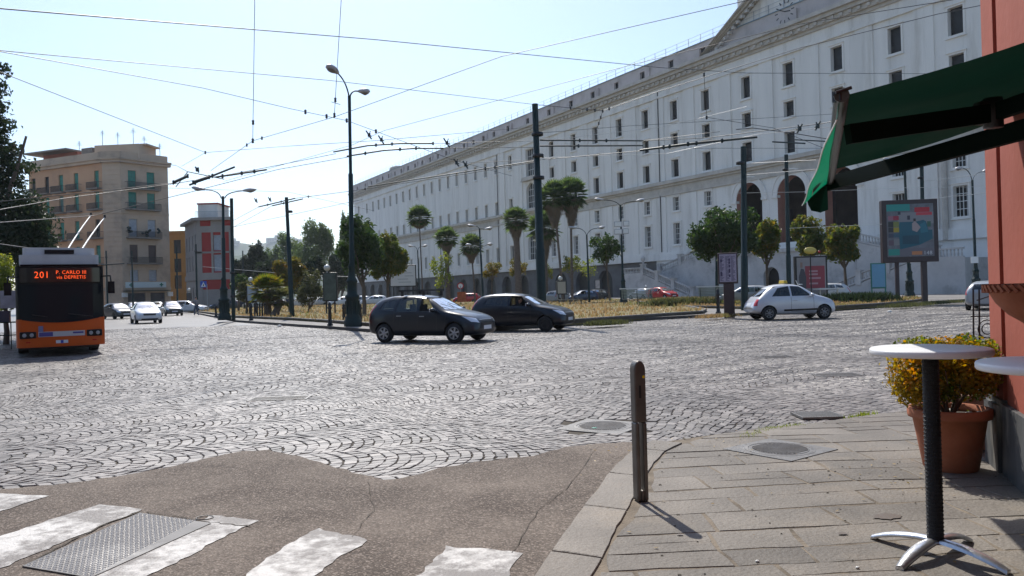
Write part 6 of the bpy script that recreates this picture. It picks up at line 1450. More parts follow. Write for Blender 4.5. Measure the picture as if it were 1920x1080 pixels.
# information panel on legs in front of the basement
d = 118; p = D(1121, 556, d); p.z = 0; t = board('info_panel', p, 11*d/F, 1.5, 3.0, .1, 0, M['black_iron'], mat('info_sheet', (.42, .38, .36), .6, var=.3, vs=4), [(0, .06)], 'small pale information panel before the palace basement arches', 'panel')
# crossing sign
d = 84; p = D(383, 575, d); p.z = .13; hz = D(383, 533, d).z-.13; t = thing('crossing_sign', p, 0, 'small blue square pedestrian crossing sign in front of the red building', 'road sign'); mb = MB(); mb.tube([(.35, 0, 0), (.35, 0, hz)], .04, 6); mb.build('post', M['metal_grey'], t)
mb = MB(); mb.box(0, -.06, hz, .68, .03, .68); mb.build('plate', mat('sign_blue', (.02, .08, .42), .5), t)
mb = MB(); mb.add([(-.26, -.085, hz-.26), (.26, -.085, hz-.26), (0, -.085, hz+.26)], [(0, 1, 2)]); mb.build('white_triangle', M['white_paint'], t); mb = MB(); mb.add([(-.07, -.09, hz-.2), (.07, -.09, hz-.2), (.03, -.09, hz+.05), (-.03, -.09, hz+.05)], [(0, 1, 2, 3)]); mb.build('walking_figure', M['car_black'], t)
# ---- benches
def bench(px, py, d, rz, L_, label, back=True):
    p = D(px, py, d); p.z = .24; t = thing('park_bench', p, rz, label, 'bench', 'park benches on the island')
    mb = MB(); 
    for k in range(5): mb.box(0, -.2+.1*k, .45, L_, .075, .04)
    mb.build('seat', mat('bench_slats', (.22, .22, .18), .7) if 'bs' not in M else M['bs'], t)
    if back:
        mb = MB()
        for k in range(6): mb.box(0, .30+.02*k, .55+.12*k, L_, .03, .085)
        mb.build('backrest', M['pale_slats'], t); mb = MB(); mb.box(0, .44, 1.28, L_*1.1, .12, .07); mb.build('top_rail', M['white_paint'], t)
    for x in (-L_*.45, 0, L_*.45):
        mb = MB(); mb.bx(x-.03, x+.03, -.22, -.17, 0, .45); mb.bx(x-.03, x+.03, .2, .26, 0, .5); mb.tube([(x, .25, .4), (x, .42, 1.2)], .03, 5) if back else None; mb.build('leg', M['black_iron'], t)
    return t
M['bs'] = mat('bench_slats', (.22, .22, .18), .7); M['pale_slats'] = mat('pale_green_slats', (.26, .28, .22), .7)
bench(1197, 571, 62, .1, 2.5, 'slatted bench with white top rail right of the slim green tree')
bench(1344, 570, 60, -.1, 2.6, 'slatted bench half hidden by the timetable totem')
bench(1069, 569, 70, .0, 2.2, 'low backless slab bench behind the near-black hatchback', False)
# litter bin / posts on the island
def stub(px, py, d, h_, label, nm='bollard', r=.09):
    p = (D(px, py, d) if d else G(px, py, .13)); p.z = .13; t = thing(nm, p, 0, label, 'bollard', 'dark cast-iron bollards along the island kerb'); mb = MB()
    mb.lathe([(r*1.6, 0), (r*1.6, .06), (r*1.1, .12), (r, .3), (r*.85, h_*.7), (r*1.25, h_*.73), (r*1.25, h_*.78), (r*.8, h_*.82), (r*1.0, h_*.9), (r*.5, h_*.97), (.01, h_)], (0, 0, 0), 10); mb.build('post', M['black_iron'], t); return t
stub(619, 611, None, 1.15, 'pointed black bollard left of the ornate lamp base, standing free on the pavement')
stub(645, 603, None, 1.0, 'black bollard at the left edge of the ornate lamp base'); stub(676, 605, None, 1.0, 'black bollard just right of the ornate lamp base')
stub(471, 601, None, 1.15, 'black bollard at the left end of the picket fence'); stub(1347, 588, None, 1.3, 'slim dark post just left of the timetable totem'); stub(405, 594, None, 1.0, 'black bollard left of the double lamp with ornate base')
fa, fb = G(478, 597, .13), G(497, 597, .13); t = thing('picket_fence', fa, 0, 'short black picket fence section at the foot of the low spreading palm', 'fence')
for i in range(5): q = (fb-fa)*(i/4); mb = MB(); mb.tube([(q.x, q.y, 0), (q.x, q.y, .95)], .06, 6); mb.lathe([(.06, .95), (.09, 1.0), (.01, 1.12)], (q.x, q.y, 0), 6); mb.build('picket', M['black_iron'], t)
mb = MB(); mb.tube([(0, 0, .75), ((fb-fa).x, (fb-fa).y, .75)], .025, 5); mb.build('rail', M['black_iron'], t)
fa, fb = G(397, 596, .13), G(430, 598, .13)
# ---- people far away
def walker(px, py, d, h_, top, legs, label, rz=0, helmet=None):
    p = D(px, py, d); p.z = .1; t = thing('person', p, rz, label, 'person', None); s_ = h_/1.75
    V_ = [(0, 0, .92), (0, 0, 1.15), (0, 0, 1.40), (0, 0, 1.50), (0, .19, 1.40), (0, -.19, 1.40), (.02, .25, 1.12), (.02, -.25, 1.12), (.12, .22, .92), (.12, -.22, .92), (0, .09, .86), (0, -.09, .86), (.12, .10, .48), (-.06, -.10, .48), (.14, .1, .06), (-.16, -.1, .06), (.28, .1, .03), (-.02, -.1, .03)]
    E_ = [(0, 1), (1, 2), (2, 3), (2, 4), (2, 5), (4, 6), (5, 7), (6, 8), (7, 9), (0, 10), (0, 11), (10, 12), (11, 13), (12, 14), (13, 15), (14, 16), (15, 17)]
    rr = [.14, .13, .13, .055, .065, .065, .045, .045, .035, .035, .09, .09, .06, .06, .045, .045, .035, .035]
    me = bpy.data.meshes.new('body'); me.from_pydata([tuple(c*s_ for c in v) for v in V_], E_, []); b_ = bpy.data.objects.new('body', me); COL.objects.link(b_); b_.modifiers.new('s', 'SKIN'); u = b_.modifiers.new('u', 'SUBSURF'); u.levels = u.render_levels = 1
    for v, r in zip(me.skin_vertices[0].data, rr): v.radius = (r*s_, r*s_)
    me.skin_vertices[0].data[0].use_root = True; bake(b_); b_.data.materials.clear()
    for m_ in (top, legs, M['skin']): b_.data.materials.append(m_)
    for q in b_.data.polygons: c_ = q.center/s_; q.use_smooth = True; q.material_index = 1 if c_.z < .95 and abs(c_.y) < .2 else (2 if (c_.z > 1.46 or (abs(c_.y) > .2 and c_.z < 1.05)) else 0)
    b_.parent = t; mb = MB(); mb.sphere((.01, 0, 1.62*s_), .085*s_, .075*s_, .115*s_, 12, 8); mb.sphere((.095*s_, 0, 1.60*s_), .02, .015, .02, 5, 4); mb.build('head', M['skin'], t)
    mb = MB(); mb.sphere((-.01, 0, (1.66 if not helmet else 1.65)*s_), (.1 if not helmet else .14)*s_, (.085 if not helmet else .13)*s_, (.1 if not helmet else .13)*s_, 12, 8); mb.build('helmet' if helmet else 'hair', helmet or M['car_black'], t)
walker(1212, 560, 105, 1.8, mat('dark_jacket', (.03, .03, .04), .8), mat('dark_trousers', (.03, .035, .05), .8), 'person in dark clothes and pale helmet standing just left of the red car', -1.2, M['white_paint'])
walker(368, 590, 74, 1.75, mat('grey_shirt', (.2, .2, .22), .8), mat('blue_trousers', (.04, .06, .12), .8), 'person in grey shirt on the pavement left of the ornate double lamp', -.5)
# bus stop left of the bus
p = D(21, 600, 27.5); p.z = 0; t = thing('bus_stop', p, .5, 'bus stop board and railing at the left edge beside the bus', 'bus stop'); mb = MB(); mb.tube([(.3, 0, 0), (.3, 0, 2.4)], .05, 6); mb.build('post', M['black_iron'], t); mb = MB(); mb.box(0, 0, 1.75, .62, .1, .62); mb.build('board', mat('timetable_board', (.4, .4, .46), .5, var=.2, vs=5), t)
mb = MB(); 
for k in range(5): mb.tube([(-1.4+.35*k, -.2, 0), (-1.4+.35*k, -.2, .95)], .02, 5)
mb.tube([(-1.5, -.2, .95), (.2, -.2, .95)], .025, 5); mb.tube([(-1.5, -.2, .5), (.2, -.2, .5)], .02, 5); mb.build('railing', M['pole_green'], t)
mb = MB(); mb.box(-.8, .3, 1.15, 1.5, .6, .4); mb.build('shelter_box', bluep, t)
# ================================================================== OVERHEAD WIRES
WIRE = mat('overhead_wire', (.05, .052, .055), .5, metal=.3); WIREL = mat('bright_span_wire', (.55, .55, .52), .4); THICK = mat('dark_trolley_rail', (.015, .03, .03), .5)  # the pale wire copy carries the sunlit look in its colour
WG = 'wires strung over the piazza'
def wire(pts, r, label, m_=None, sag=.0, name='overhead_wire', blobs=(), group=WG):
    P = [D(*q) for q in pts]; out = []
    if pts[0][0] < 25 and len(pts) > 1: P.insert(0, P[0]+(P[0]-P[1]).normalized()*14)
    if pts[-1][0] > 1845: P.append(P[-1]+(P[-1]-P[-2]).normalized()*12)
    if pts[0][1] < 0: P.insert(0, P[0]+(P[0]-P[1]).normalized()*4)
    for a, b in zip(P[:-1], P[1:]):
        for k in range(8): q = a.lerp(b, k/8); q.z -= sag*4*(k/8)*(1-k/8); out.append(q)
    out.append(P[-1]); c_ = out[0].copy(); mb = MB(); mb.tube([q-c_ for q in out], r, 5)
    for f in blobs:
        q = out[min(len(out)-1, int(f*(len(out)-1)))]-c_; mb.lathe([(.01, -.09), (.05, -.06), (.035, 0), (.05, .06), (.01, .09)], q, 6)
    o_ = mb.build(name, m_ or WIRE, None, c_); tag(o_, label, 'wire', group)
R1 = .011
wire([(-60, 11, 14), (700, 74, 26), (1240, 127, 38), (1400, 137, 42), (1980, 139, 60)], R1*1.3, 'longest span wire crossing the whole sky near its top')
wire([(-20, 93, 18), (620, 151, 28), (1003, 196, 36)], R1, 'span wire from the left edge to the top of the thick green pole')
wire([(-20, 93, 18), (380, 165, 24), (545, 204, 28), (650, 226, 30), (850, 300, 34), (960, 330, 44)], R1, 'span wire dipping from the left edge past the tall lamp post', blobs=(.55, .62, .68, .72))
wire([(20, 143, 26), (385, 286, 40)], R1*1.3, 'span wire slanting down to the junction above the apartment block', blobs=(1,))
wire([(385, 286, 40), (540, 274, 42), (700, 264, 40), (1000, 238, 60)], R1*1.2, 'faint wire running level from that junction to the palace roof')
wire([(385, 286, 40), (340, 312, 52)], R1, 'short wire stub below the junction')
wire([(478, -20, 26), (474, 264, 27)], R1, 'vertical hanger wire in the left part of the sky', blobs=(1, .97))
wire([(641, -20, 27), (627, 216, 28)], R1, 'vertical hanger wire passing the big lantern', blobs=(1, .97)); wire([(621, 191, 27), (638, 196, 27.5)], R1, 'tiny cross wire on the hanger beside the big lantern')
wire([(395, 320, 44), (474, 264, 38), (625, 220, 34), (940, 106, 30), (1440, -8, 26)], R1*1.2, 'wire climbing rightwards from the apartment block to the pediment', blobs=(.22, .26, .29))
wire([(420, 340, 60), (660, 272, 50), (720, 245, 44), (1190, 120, 34), (1500, 45, 30), (1860, -12, 26)], R1*1.2, 'second wire climbing rightwards below and parallel to the first')
wire([(1130, 208, 40), (1230, 173, 38), (1500, 90, 34), (1760, 26, 31), (1850, 8, 30)], R1*1.4, 'dark wire slanting across the pediment and upper windows', blobs=(0, .03))
wire([(1003, 196, 36), (1130, 208, 40)], R1*1.3, 'short wire from the thick green pole to the insulator chain', blobs=(.6, .8, .95)); wire([(1130, 208, 40), (1116, 252, 44)], R1*1.3, 'dangling insulator chain before the palace windows', blobs=(0, .3, .6, 1))
wire([(1040, 262, 36), (1240, 238, 38), (1310, 222, 38), (1400, 200, 34)], R1, 'bright sunlit span wire over the third window row', WIREL); wire([(1320, 140, 32), (1325, 220, 34)], R1, 'hanger wire before the fourth upper window', blobs=(0, 1))
wire([(1325, 220, 34), (1450, 240, 34), (1600, 300, 32)], R1, 'wire falling from the hanger to the awning'); wire([(1003, 250, 36), (1180, 236, 44), (1560, 214, 50)], R1, 'faint level wire behind the hanger')
# contact wires with thick curved sections
wire([(-40, 400, 22), (120, 372, 28), (330, 344, 34), (480, 318, 36), (630, 288, 38)], R1*1.3, 'upper contact wire above the bus reaching the lamp post'); wire([(-40, 420, 22), (178, 404, 33), (350, 362, 36), (520, 318, 38), (655, 294, 38)], R1*1.3, 'lower contact wire above the bus reaching the lamp post')
wire([(625, 285, 38), (690, 273, 38), (750, 269, 38), (812, 269, 38)], .04, 'thick curved trolley rail, upper of the pair right of the tall lamp', THICK, name='trolley_rail', blobs=(.2, .45, .6)); wire([(650, 293, 37), (720, 282, 37), (780, 278, 37), (832, 278, 37)], .04, 'thick curved trolley rail, lower of the pair right of the tall lamp', THICK, name='trolley_rail', blobs=(.2, .5, .7))
wire([(812, 269, 38), (1003, 264, 37)], R1*1.3, 'contact wire from the upper curved rail to the thick green pole', blobs=(.1,)); wire([(832, 278, 37), (1003, 276, 37)], R1*1.3, 'contact wire from the lower curved rail to the thick green pole')
wire([(1012, 263, 36), (1212, 264, 36)], .035, 'thick level trolley rail right of the thick green pole, upper one', THICK, name='trolley_rail', blobs=(.45, .7)); wire([(1012, 274, 36), (1206, 273, 36)], .035, 'thick level trolley rail right of the thick green pole, lower one', THICK, name='trolley_rail', blobs=(.4,))
wire([(1200, 282, 30), (1290, 270, 29), (1420, 257, 28)], .045, 'thick knobbly switch rail before the middle windows', THICK, name='trolley_rail', blobs=(.3, .33, .5, .55, .6, .8)); wire([(1212, 264, 36), (1330, 258, 34), (1540, 232, 30), (1620, 216, 28)], R1*1.4, 'contact wire rising from the switch rail to the awning'); wire([(1206, 264, 36), (1340, 248, 32), (1350, 247, 32)], R1, 'thin wire above the knobbly switch rail')
wire([(880, 305, 44), (1010, 300, 36), (1200, 283, 32), (1420, 257, 28)], R1*1.2, 'wire passing low in front of the thick green pole'); wire([(1012, 296, 36), (1250, 288, 34), (1420, 252, 30), (1560, 238, 28)], R1, 'sunlit wire below the level trolley rails', WIREL)
wire([(1380, 243, 30), (1410, 240, 30), (1476, 248, 30), (1560, 262, 29)], R1*1.5, 'bent bracket wire left of the awning corner'); wire([(1448, 266, 40), (1510, 269, 40)], .04, 'short thick rail stub left of the awning', THICK, name='trolley_rail'); wire([(1490, 262, 42), (1600, 268, 42)], .035, 'short thin rail stub behind the awning flap', THICK, name='trolley_rail')
wire([(1300, 278, 46), (1560, 278, 46), (1700, 276, 46)], R1, 'level wire over the string course'); wire([(1409, 306, 44), (1530, 300, 40)], R1*1.2, 'sunlit wire just over the left arch', WIREL); wire([(1400, 328, 44), (1560, 315, 40)], R1*1.2, 'sunlit wire crossing the arches', WIREL)
wire([(1380, 362, 46), (1500, 360, 46), (1700, 352, 50), (1850, 350, 52)], R1, 'thin wire across the arches below their crowns', WIREL); wire([(1480, 428, 50), (1660, 420, 50)], R1*1.2, 'sunlit wire crossing low behind the two-pronged tree', WIREL)
wire([(1729, 340, 58), (1850, 326, 58)], R1*2, 'bright wire between the billboard pole and the wall lamp, upper', WIREL); wire([(1729, 374, 58), (1850, 362, 58)], R1*2, 'bright wire between the billboard pole and the wall lamp, lower', WIREL)
for a, b, lb in (((330, 350, 33), (352, 322, 34), 'left'), ((352, 322, 34), (420, 336, 36), 'top')): wire([a, b], R1*2, 'angled strut of the switch gear above the double lamp, %s piece' % lb, THICK, name='switch_strut')
wire([(355, 347, 30), (440, 313, 31)], .04, 'thick trolley rail above the double lamp, upper', THICK, name='trolley_rail', blobs=(.2, .5)); wire([(405, 332, 31), (500, 318, 32)], .04, 'thick trolley rail above the double lamp, lower', THICK, name='trolley_rail', blobs=(.2, .6, .8))
wire([(325, 342, 30), (352, 330, 30.5)], .06, 'dark switch box on the wire right of the apartment block, upper', THICK, name='switch_box', blobs=(0, 1)); wire([(362, 342, 30), (392, 332, 30.5)], .07, 'dark switch box on the wire right of the apartment block, lower', THICK, name='switch_box', blobs=(0, 1))
wire([(-20, 380, 26), (330, 343, 30)], R1*1.3, 'wire from the left edge to the upper switch box'); wire([(180, 300, 60), (330, 310, 52), (352, 322, 34)], R1*1.5, 'wire from the apartment roof to the switch gear')
wire([(485, 388, 55), (553, 372, 54)], .045, 'thick trolley rail left of the slim green pole, upper', THICK, name='trolley_rail', blobs=(.3, .7)); wire([(510, 386, 55), (568, 373, 55)], .045, 'thick trolley rail at the slim green pole, lower', THICK, name='trolley_rail', blobs=(.4,))
wire([(553, 372, 54), (660, 358, 50), (880, 325, 44), (1003, 304, 37)], R1*1.6, 'contact wire from the slim green pole to the thick green pole', blobs=(.1, .4)); wire([(435, 415, 62), (485, 388, 55)], R1*1.4, 'contact wire descending left from the slim green pole, upper'); wire([(430, 430, 62), (510, 386, 55)], R1*1.4, 'contact wire descending left from the slim green pole, lower')
wire([(690, 350, 44), (860, 324, 42), (1003, 302, 38)], .03, 'thick wire in front of the palace wing windows', THICK, name='trolley_rail', blobs=(.7, .8)); wire([(440, 425, 60), (548, 402, 60), (680, 374, 56)], R1*1.4, 'faint wire past the middle of the slim green pole')
wire([(300, 352, 60), (540, 360, 60), (700, 395, 60)], R1*1.2, 'faint level wire above the red building'); wire([(380, 500, 90), (560, 515, 80), (680, 520, 80)], R1*2, 'pale low wire before the dark trees', WIREL); wire([(-20, 455, 24), (90, 470, 28)], R1*1.5, 'wire against the dark oak at the left')
wire([(190, 497, 26), (233, 494, 26)], .02, 'short cross bar beside the bus roof', THICK)
def hanger(px, py, d, s, label, flip=1):
    p = D(px, py, d); k = d/F*s; mb = MB(); a = Vector((-6*k*flip, 0, 9*k)); b = Vector((5*k*flip, 0, -9*k)); mb.tube([a, b], .035, 5); mb.tube([Vector((3*k*flip, 0, 8*k)), Vector((0, 0, 0)), Vector((6*k*flip, 0, -3*k))], .022, 5); mb.box(0, 0, 0, .12, .08, .16); o_ = mb.build('wire_hanger', THICK, None, p); tag(o_, label, 'wire hanger', 'insulated hangers on the trolley wires')
for i, (x, y, d, s, f, lb) in enumerate([(692, 253, 36, .9, 1, 'dark X-shaped hanger nearest the tall lamp post on its right'), (715, 262, 36, .9, 1, 'dark X-shaped hanger, second right of the tall lamp post'), (838, 268, 36, 1, 1, 'dark hanger with a box in front of the palace roof slope'), (856, 305, 36, .8, 1, 'dark hanger over the palace wing cornice, left one'), (873, 309, 36, .8, 1, 'dark hanger over the palace wing cornice, right one'),
      (1499, 241, 28, .9, -1, 'dark X-shaped hanger left of the awning corner'), (1533, 236, 28, .9, -1, 'dark X-shaped hanger touching the awning corner'), (480, 376, 52, .5, 1, 'small hanger left of the slim green pole, far one'), (506, 374, 52, .5, 1, 'small hanger left of the slim green pole, near one'), (370, 318, 33, .6, 1, 'small hanger under the angled strut above the double lamp')]): hanger(x, y, d, s, lb, f)
# ================================================================== NEAR THINGS
# steel bollard with an open loop and reflector
p = G(1202, 938, .035); t = thing('bollard', p, radians(13), 'brown steel bollard with rounded top standing on the near kerb', 'bollard'); H_ = 1.0; W2 = .046
steel = mat('brown_weathered_steel', (.13, .118, .105), .42, metal=.5, var=.3, vs=5, dirt=(.12, .09, .07), dirts=6)
def bol_outline(w_, h0, h_, n=12): return [(-w_, h0), (w_, h0)]+[(w_*cos(pi*k/n), h_-w_+w_*sin(pi*k/n)) for k in range(n+1)]
wv = .052; bm = bmesh.new()
# flat-oval tube with a long slot: outer plate minus slot, built as two side bars plus solid head
wv = .043
mb = MB(); mb.prism_y([(-wv, 0), (-wv+.030, 0), (-wv+.030, .56), (-wv, .56)][::-1], -.047, .047); mb.prism_y([(wv-.030, 0), (wv, 0), (wv, .56), (wv-.030, .56)][::-1], -.047, .047); mb.prism_y([(-wv+.03, 0), (wv-.03, 0), (wv-.03, .08), (-wv+.03, .08)][::-1], -.047, .047)
n = 14; O = [(-wv, .56), (wv, .56)]+[(wv*cos(pi*k/n), H_-.07+.07*sin(pi*k/n)) for k in range(n+1)]; mb.prism_y(O[::-1], -.047, .047); o_ = mb.build('post', steel, t); bevel(o_, .022, 4)
mb = MB(); mb.sphere((.026, -.047, .885), .011, .006, .011, 10, 6); mb.build('reflector', mat('yellow_reflector', (.8, .55, .02), .2, emit=None), t)
mb = MB(); mb.box(-.004, -.0475, .78, .016, .004, .09); mb.build('slot', M['black_iron'], t)
# bar tables
alu = mat('brushed_aluminium', (.62, .62, .63), .32, metal=.9, var=.06, vs=12, bump=.2, bs=40); top_m = mat('white_laminate', (.80, .80, .80), .35, spec=.5, dirt=(.6, .6, .6), dirts=3, dirta=.3); blackp = mat('black_powder_coat', (.012, .012, .014), .55, bump=1, bs=180)
def bar_table(p, rz, label, s=1, r=.306):
    t = thing('bar_table', p, rz, label, 'bar table', 'round bar tables outside the cafe')
    mb = MB(); mb.lathe([(.001, 1.137), (r-.012, 1.137), (r-.003, 1.133), (r, 1.124), (r, 1.108), (r-.006, 1.100), (.001, 1.098)], (0, 0, 0), 64); mb.build('tabletop', top_m, t)
    mb = MB(); mb.lathe([(.042, .06), (.042, 1.10)], (0, 0, 0), 20); mb.lathe([(.12, 1.085), (.12, 1.098), (.04, 1.098)], (0, 0, 0), 20)
    for k in range(46): z = .09+k*.0215; mb.lathe([(.041, z-.006), (.0455, z), (.041, z+.006)], (0, 0, 0), 20)
    mb.build('column', blackp, t)
    for k in range(4):
        a = k*pi/2+.35; mb = MB(); P = []
        for i in range(9):
            q = i/8; rr = .03+.34*q; z = .085-.075*q**2.2; w_ = .032+.012*sin(pi*q)-.008*q
            P.append([Vector((rr, -w_, z-.018)), Vector((rr, -w_*.8, z)), Vector((rr, 0, z+.008)), Vector((rr, w_*.8, z)), Vector((rr, w_, z-.018)), Vector((rr, 0, z-.02)), Vector((rr, -w_, z-.018))])
        e_ = Matrix.Rotation(a, 3, 'Z'); P = [[e_ @ v for v in r_] for r_ in P]; mb.grid(P, True); mb.add(P[-1][:6], [tuple(range(6))], False)
        c_ = e_ @ Vector((.355, 0, .006)); mb.lathe([(.022, 0), (.022, .012)], (c_.x, c_.y, 0), 10); mb.build('foot', alu, t)
    return t
p = G(1755, 1040, .035); p.z = .04; bar_table(p, .25, 'white round bar table on a black ribbed column with splayed aluminium feet, in full view')
bar_table(Vector((2.37, 3.42, .04)), .9, 'second white round bar table in the shade, cut off by the right edge')
# cafe building: salmon-red wall running back past the viewer, pilaster at the corner, dark stone plinth
wd_ = Vector((.358, .934, 0)).normalized(); cor = Vector((3.955, 6.48, 0)); wn = Vector((-.934, .358, 0)).normalized()
Tw = Matrix.Identity(4)
for i in range(3): Tw[i][0] = -wd_[i]; Tw[i][1] = wn[i]; Tw[i][2] = (0, 0, 1)[i]; Tw[i][3] = cor[i]
# local x: from the corner back toward (and past) the viewer, y: out to the street
redw = mat('salmon_red_plaster', (.31, .078, .05), .85, .3, var=.1, vs=1.2, dirt=(.34, .10, .07), dirts=1.6, dirta=.5, bump=.4, bs=12); redd = mat('recess_red_plaster', (.30, .06, .045), .85, .3, var=.15, vs=1.5)
cf = thing('cafe_building', (0, 0, 0), 0, 'salmon-red cafe building with dark stone plinth at the right edge', 'building'); cf.matrix_world = Tw
mb = MB(); mb.bx(.0, .42, -.4, .0, .58, 9.5); mb.mi = 1; mb.bx(.42, .50, -.4, -.07, .58, 9.5); mb.mi = 0; mb.bx(.50, 1.9, -.4, -.01, .58, 9.5); mb.bx(1.9, 3.0, -.4, -.01, 2.75, 9.5); mb.bx(3.0, 16, -.4, -.01, .58, 9.5); mb.bx(.02, 16, -8, -.41, 0, 9.4); mb.bx(0, 16.1, -8.1, .0, 9.5, 9.9)
mb.build('wall', [redw, redd], cf)
mb = MB(); mb.bx(-.03, .44, -.45, .055, .0, .56); mb.bx(.0, .43, -.43, .03, .56, .6); mb.bx(.46, 1.9, -.4, .03, 0, .58); mb.bx(3.0, 16, -.4, .03, 0, .58)
mb.build('plinth', mat('streaked_dark_stone', (.075, .078, .08), .6, .4, var=.3, vs=3, dirt=(.36, .34, .29), dirts=2.2, dirta=.9, bump=.4, bs=14, stretch=(2.2, 2.2, .55)), cf)
mb = MB(); mb.bx(1.92, 2.98, -.3, -.25, 0, 2.74); mb.build('door', M['dark_pane'], cf)
for k in range(4):
    for z in (4.2, 7.0): mb = MB(); mb.bx(1.2+3.4*k, 2.4+3.4*k, -.02, .02, z, z+1.7); mb.build('window', M['dark_pane'], cf)
# lamp bracket shadow-caster: cornice ledge above
# pale downpipe just beyond the corner
q = Vector((4.03, 6.48, 0))+wd_*.22+wn*-.05
mb = MB(); mb.tube([(0, 0, .42), (0, 0, 2.62)], .02, 10); o_ = mb.build('downpipe', mat('pale_pvc_pipe', (.42, .44, .47), .4), None, (q.x, q.y, 0)); tag(o_, 'pale thin downpipe on the far corner of the salmon-red building', 'pipe')
for z in (2.45, 1.42): mb = MB(); mb.box(.04, 0, z, .12, .02, .035); b_ = mb.build('pipe_clip', M['white_paint'], o_)
mb = MB(); mb.box(.07, .0, 1.95, .06, .06, 1.3); b_ = mb.build('conduit_box', mat('dark_red_conduit', (.12, .04, .035), .7), o_)
# wrought iron trellis with scroll
a = G(1849, 700); a = Vector((4.28, 7.3, 0)); t = thing('iron_trellis', a, .0, 'thin black wrought-iron trellis with a round scroll by the wall corner', 'trellis'); mb = MB()
for x in (0, .055): mb.tube([(x, 0, .05), (x+.03, 0, 1.45)], .008, 5)
mb.build('upright', M['black_iron'], t); mb = MB()
for r_, c_ in ((.085, 1.08), (.05, 1.08)): mb.tube([(.15+r_*cos(k*pi/8), 0, c_+r_*sin(k*pi/8)) for k in range(17)], .006, 5, False)
mb.tube([(.0, 0, 1.2), (.3, 0, 1.2)], .006, 5); mb.tube([(.0, 0, .95), (.3, 0, .95)], .006, 5); mb.tube([(.06, 0, 1.35), (.3, 0, 1.42)], .006, 5); mb.build('scroll', M['black_iron'], t)
# terracotta bowl on a slim stand
terra = mat('terracotta', (.36, .125, .065), .8, .3, var=.15, vs=4, dirt=(.45, .24, .16), dirts=3, dirta=.5, bump=.3, bs=40)
t = thing('terracotta_urn', (2.69, 4.0, 0), 0, 'terracotta bowl urn with twisted rope rim bracketed to the salmon wall', 'urn'); mb = MB(); zb = 1.32
mb.lathe([(.05, zb-.02), (.07, zb), (.13, zb+.04), (.185, zb+.10), (.215, zb+.155), (.222, zb+.165), (.235, zb+.175), (.235, zb+.195), (.205, zb+.20), (.19, zb+.17), (.01, zb+.15)], (0, 0, 0), 40)
for k in range(44):
    a = 2*pi*k/44; R_ = Matrix.Rotation(a, 3, 'Z') @ Matrix.Rotation(.7, 3, 'X'); mb.box(.236*cos(a), .236*sin(a), zb+.178, .02, .014, .046, M=R_)
mb.build('bowl', terra, t); mb = MB(); mb.tube([(0, 0, zb-.02), (.18, -.07, zb-.04), (.345, -.13, zb-.04)], .014, 6); mb.tube([(.02, -.01, zb-.02), (.2, -.075, zb-.16), (.345, -.13, zb-.22)], .010, 6); mb.build('wall_bracket', M['black_iron'], t)
mb = MB()
for k in range(12): a = random.random()*6; mb.tube([(.05*cos(a), .05*sin(a), zb+.15), (.10*cos(a), .10*sin(a), zb+.22+.06*random.random())], .003, 4)
pass
# potted shrubs
def pot(p, r, h, label, sq=1.0):
    t = thing('potted_shrub', p, 0, label, 'potted shrub'); mb = MB(); mb.lathe([(r*.62, 0), (r*.66, .02), (r*.80, h*.55), (r*.88, h*.84), (r*.985, h*.85), (r, h*.88), (r, h*.985), (r*.97, h), (r*.9, h), (r*.88, h*.9)], (0, 0, 0), 40)
    mb.build('pot', terra, t); mb = MB(); mb.lathe([(.001, h*.88), (r*.89, h*.87)], (0, 0, 0), 24); o_ = mb.build('soil', mat('dark_soil', (.05, .038, .028), .95, bump=1, bs=40), t)
    mb = MB()
    for k in range(14): a = random.random()*6.3; q = random.uniform(.3, .8)*r; mb.sphere((q*cos(a), q*sin(a), h*.89), .03, .025, .02, 7, 5)
    mb.build('pebbles', mat('pale_pebbles', (.45, .42, .38), .8), t)
    return t
p = G(1783, 878, .035); t = pot(p, .305, .49, 'round terracotta pot with a bushy yellow-orange shrub behind the bar table')
mb = MB()
for k in range(9): a = k*.7; limb(mb, (.02*cos(a), .02*sin(a), .42), (.26*cos(a), .22*sin(a), .78+.12*random.random()), .012, .004, .02)
mb.build('stem', M['bark'], t)
sh = leaf_mat('golden_shrub_leaves', (.24, .19, .025), (.58, .24, .03), .5, 3.5); sh2 = leaf_mat('shrub_inner_leaves', (.07, .11, .02), (.30, .24, .04), .5, 3)
leaves('golden_leaves', [((-.26, 0, .78), .22, .25, .24), ((-.32, -.05, .66), .13, .2, .16), ((0, 0, .90), .3, .28, .16), ((.25, 0, .82), .24, .26, .2), ((.38, 0, .74), .12, .2, .15), ((.12, -.1, .78), .25, .2, .2)], 9000, .034, sh, t, .62, .6, .2)
leaves('green_leaves', [((-.15, 0, .72), .22, .22, .2), ((.15, 0, .95), .28, .2, .1), ((-.2, .05, .98), .2, .2, .08), ((.2, .05, .7), .22, .2, .18), ((-.1, 0, .6), .2, .15, .08), ((.4, .1, .9), .1, .15, .12)], 4500, .034, sh2, t, .62, .5, .2)
p = Vector((4.02, 7.05, .04)); t = thing('square_planter', p, .38, 'brown square planter with green leaves between the pot and the wall corner', 'planter'); mb = MB(); mb.box(0, 0, .24, .46, .46, .46, taper=1.18); mb.box(0, 0, .49, .58, .58, .05); o_ = mb.build('planter_box', mat('brown_plastic_planter', (.17, .085, .05), .7, var=.1), t); bevel(o_, .012)
leaves('foliage', [((0, 0, .74), .2, .2, .2), ((.06, 0, .90), .11, .12, .13), ((-.15, .1, .66), .18, .15, .13)], 1300, .06, leaf_mat('glossy_green_leaves', (.05, .10, .02), (.20, .22, .04), .4, 3), t, .5, .4)
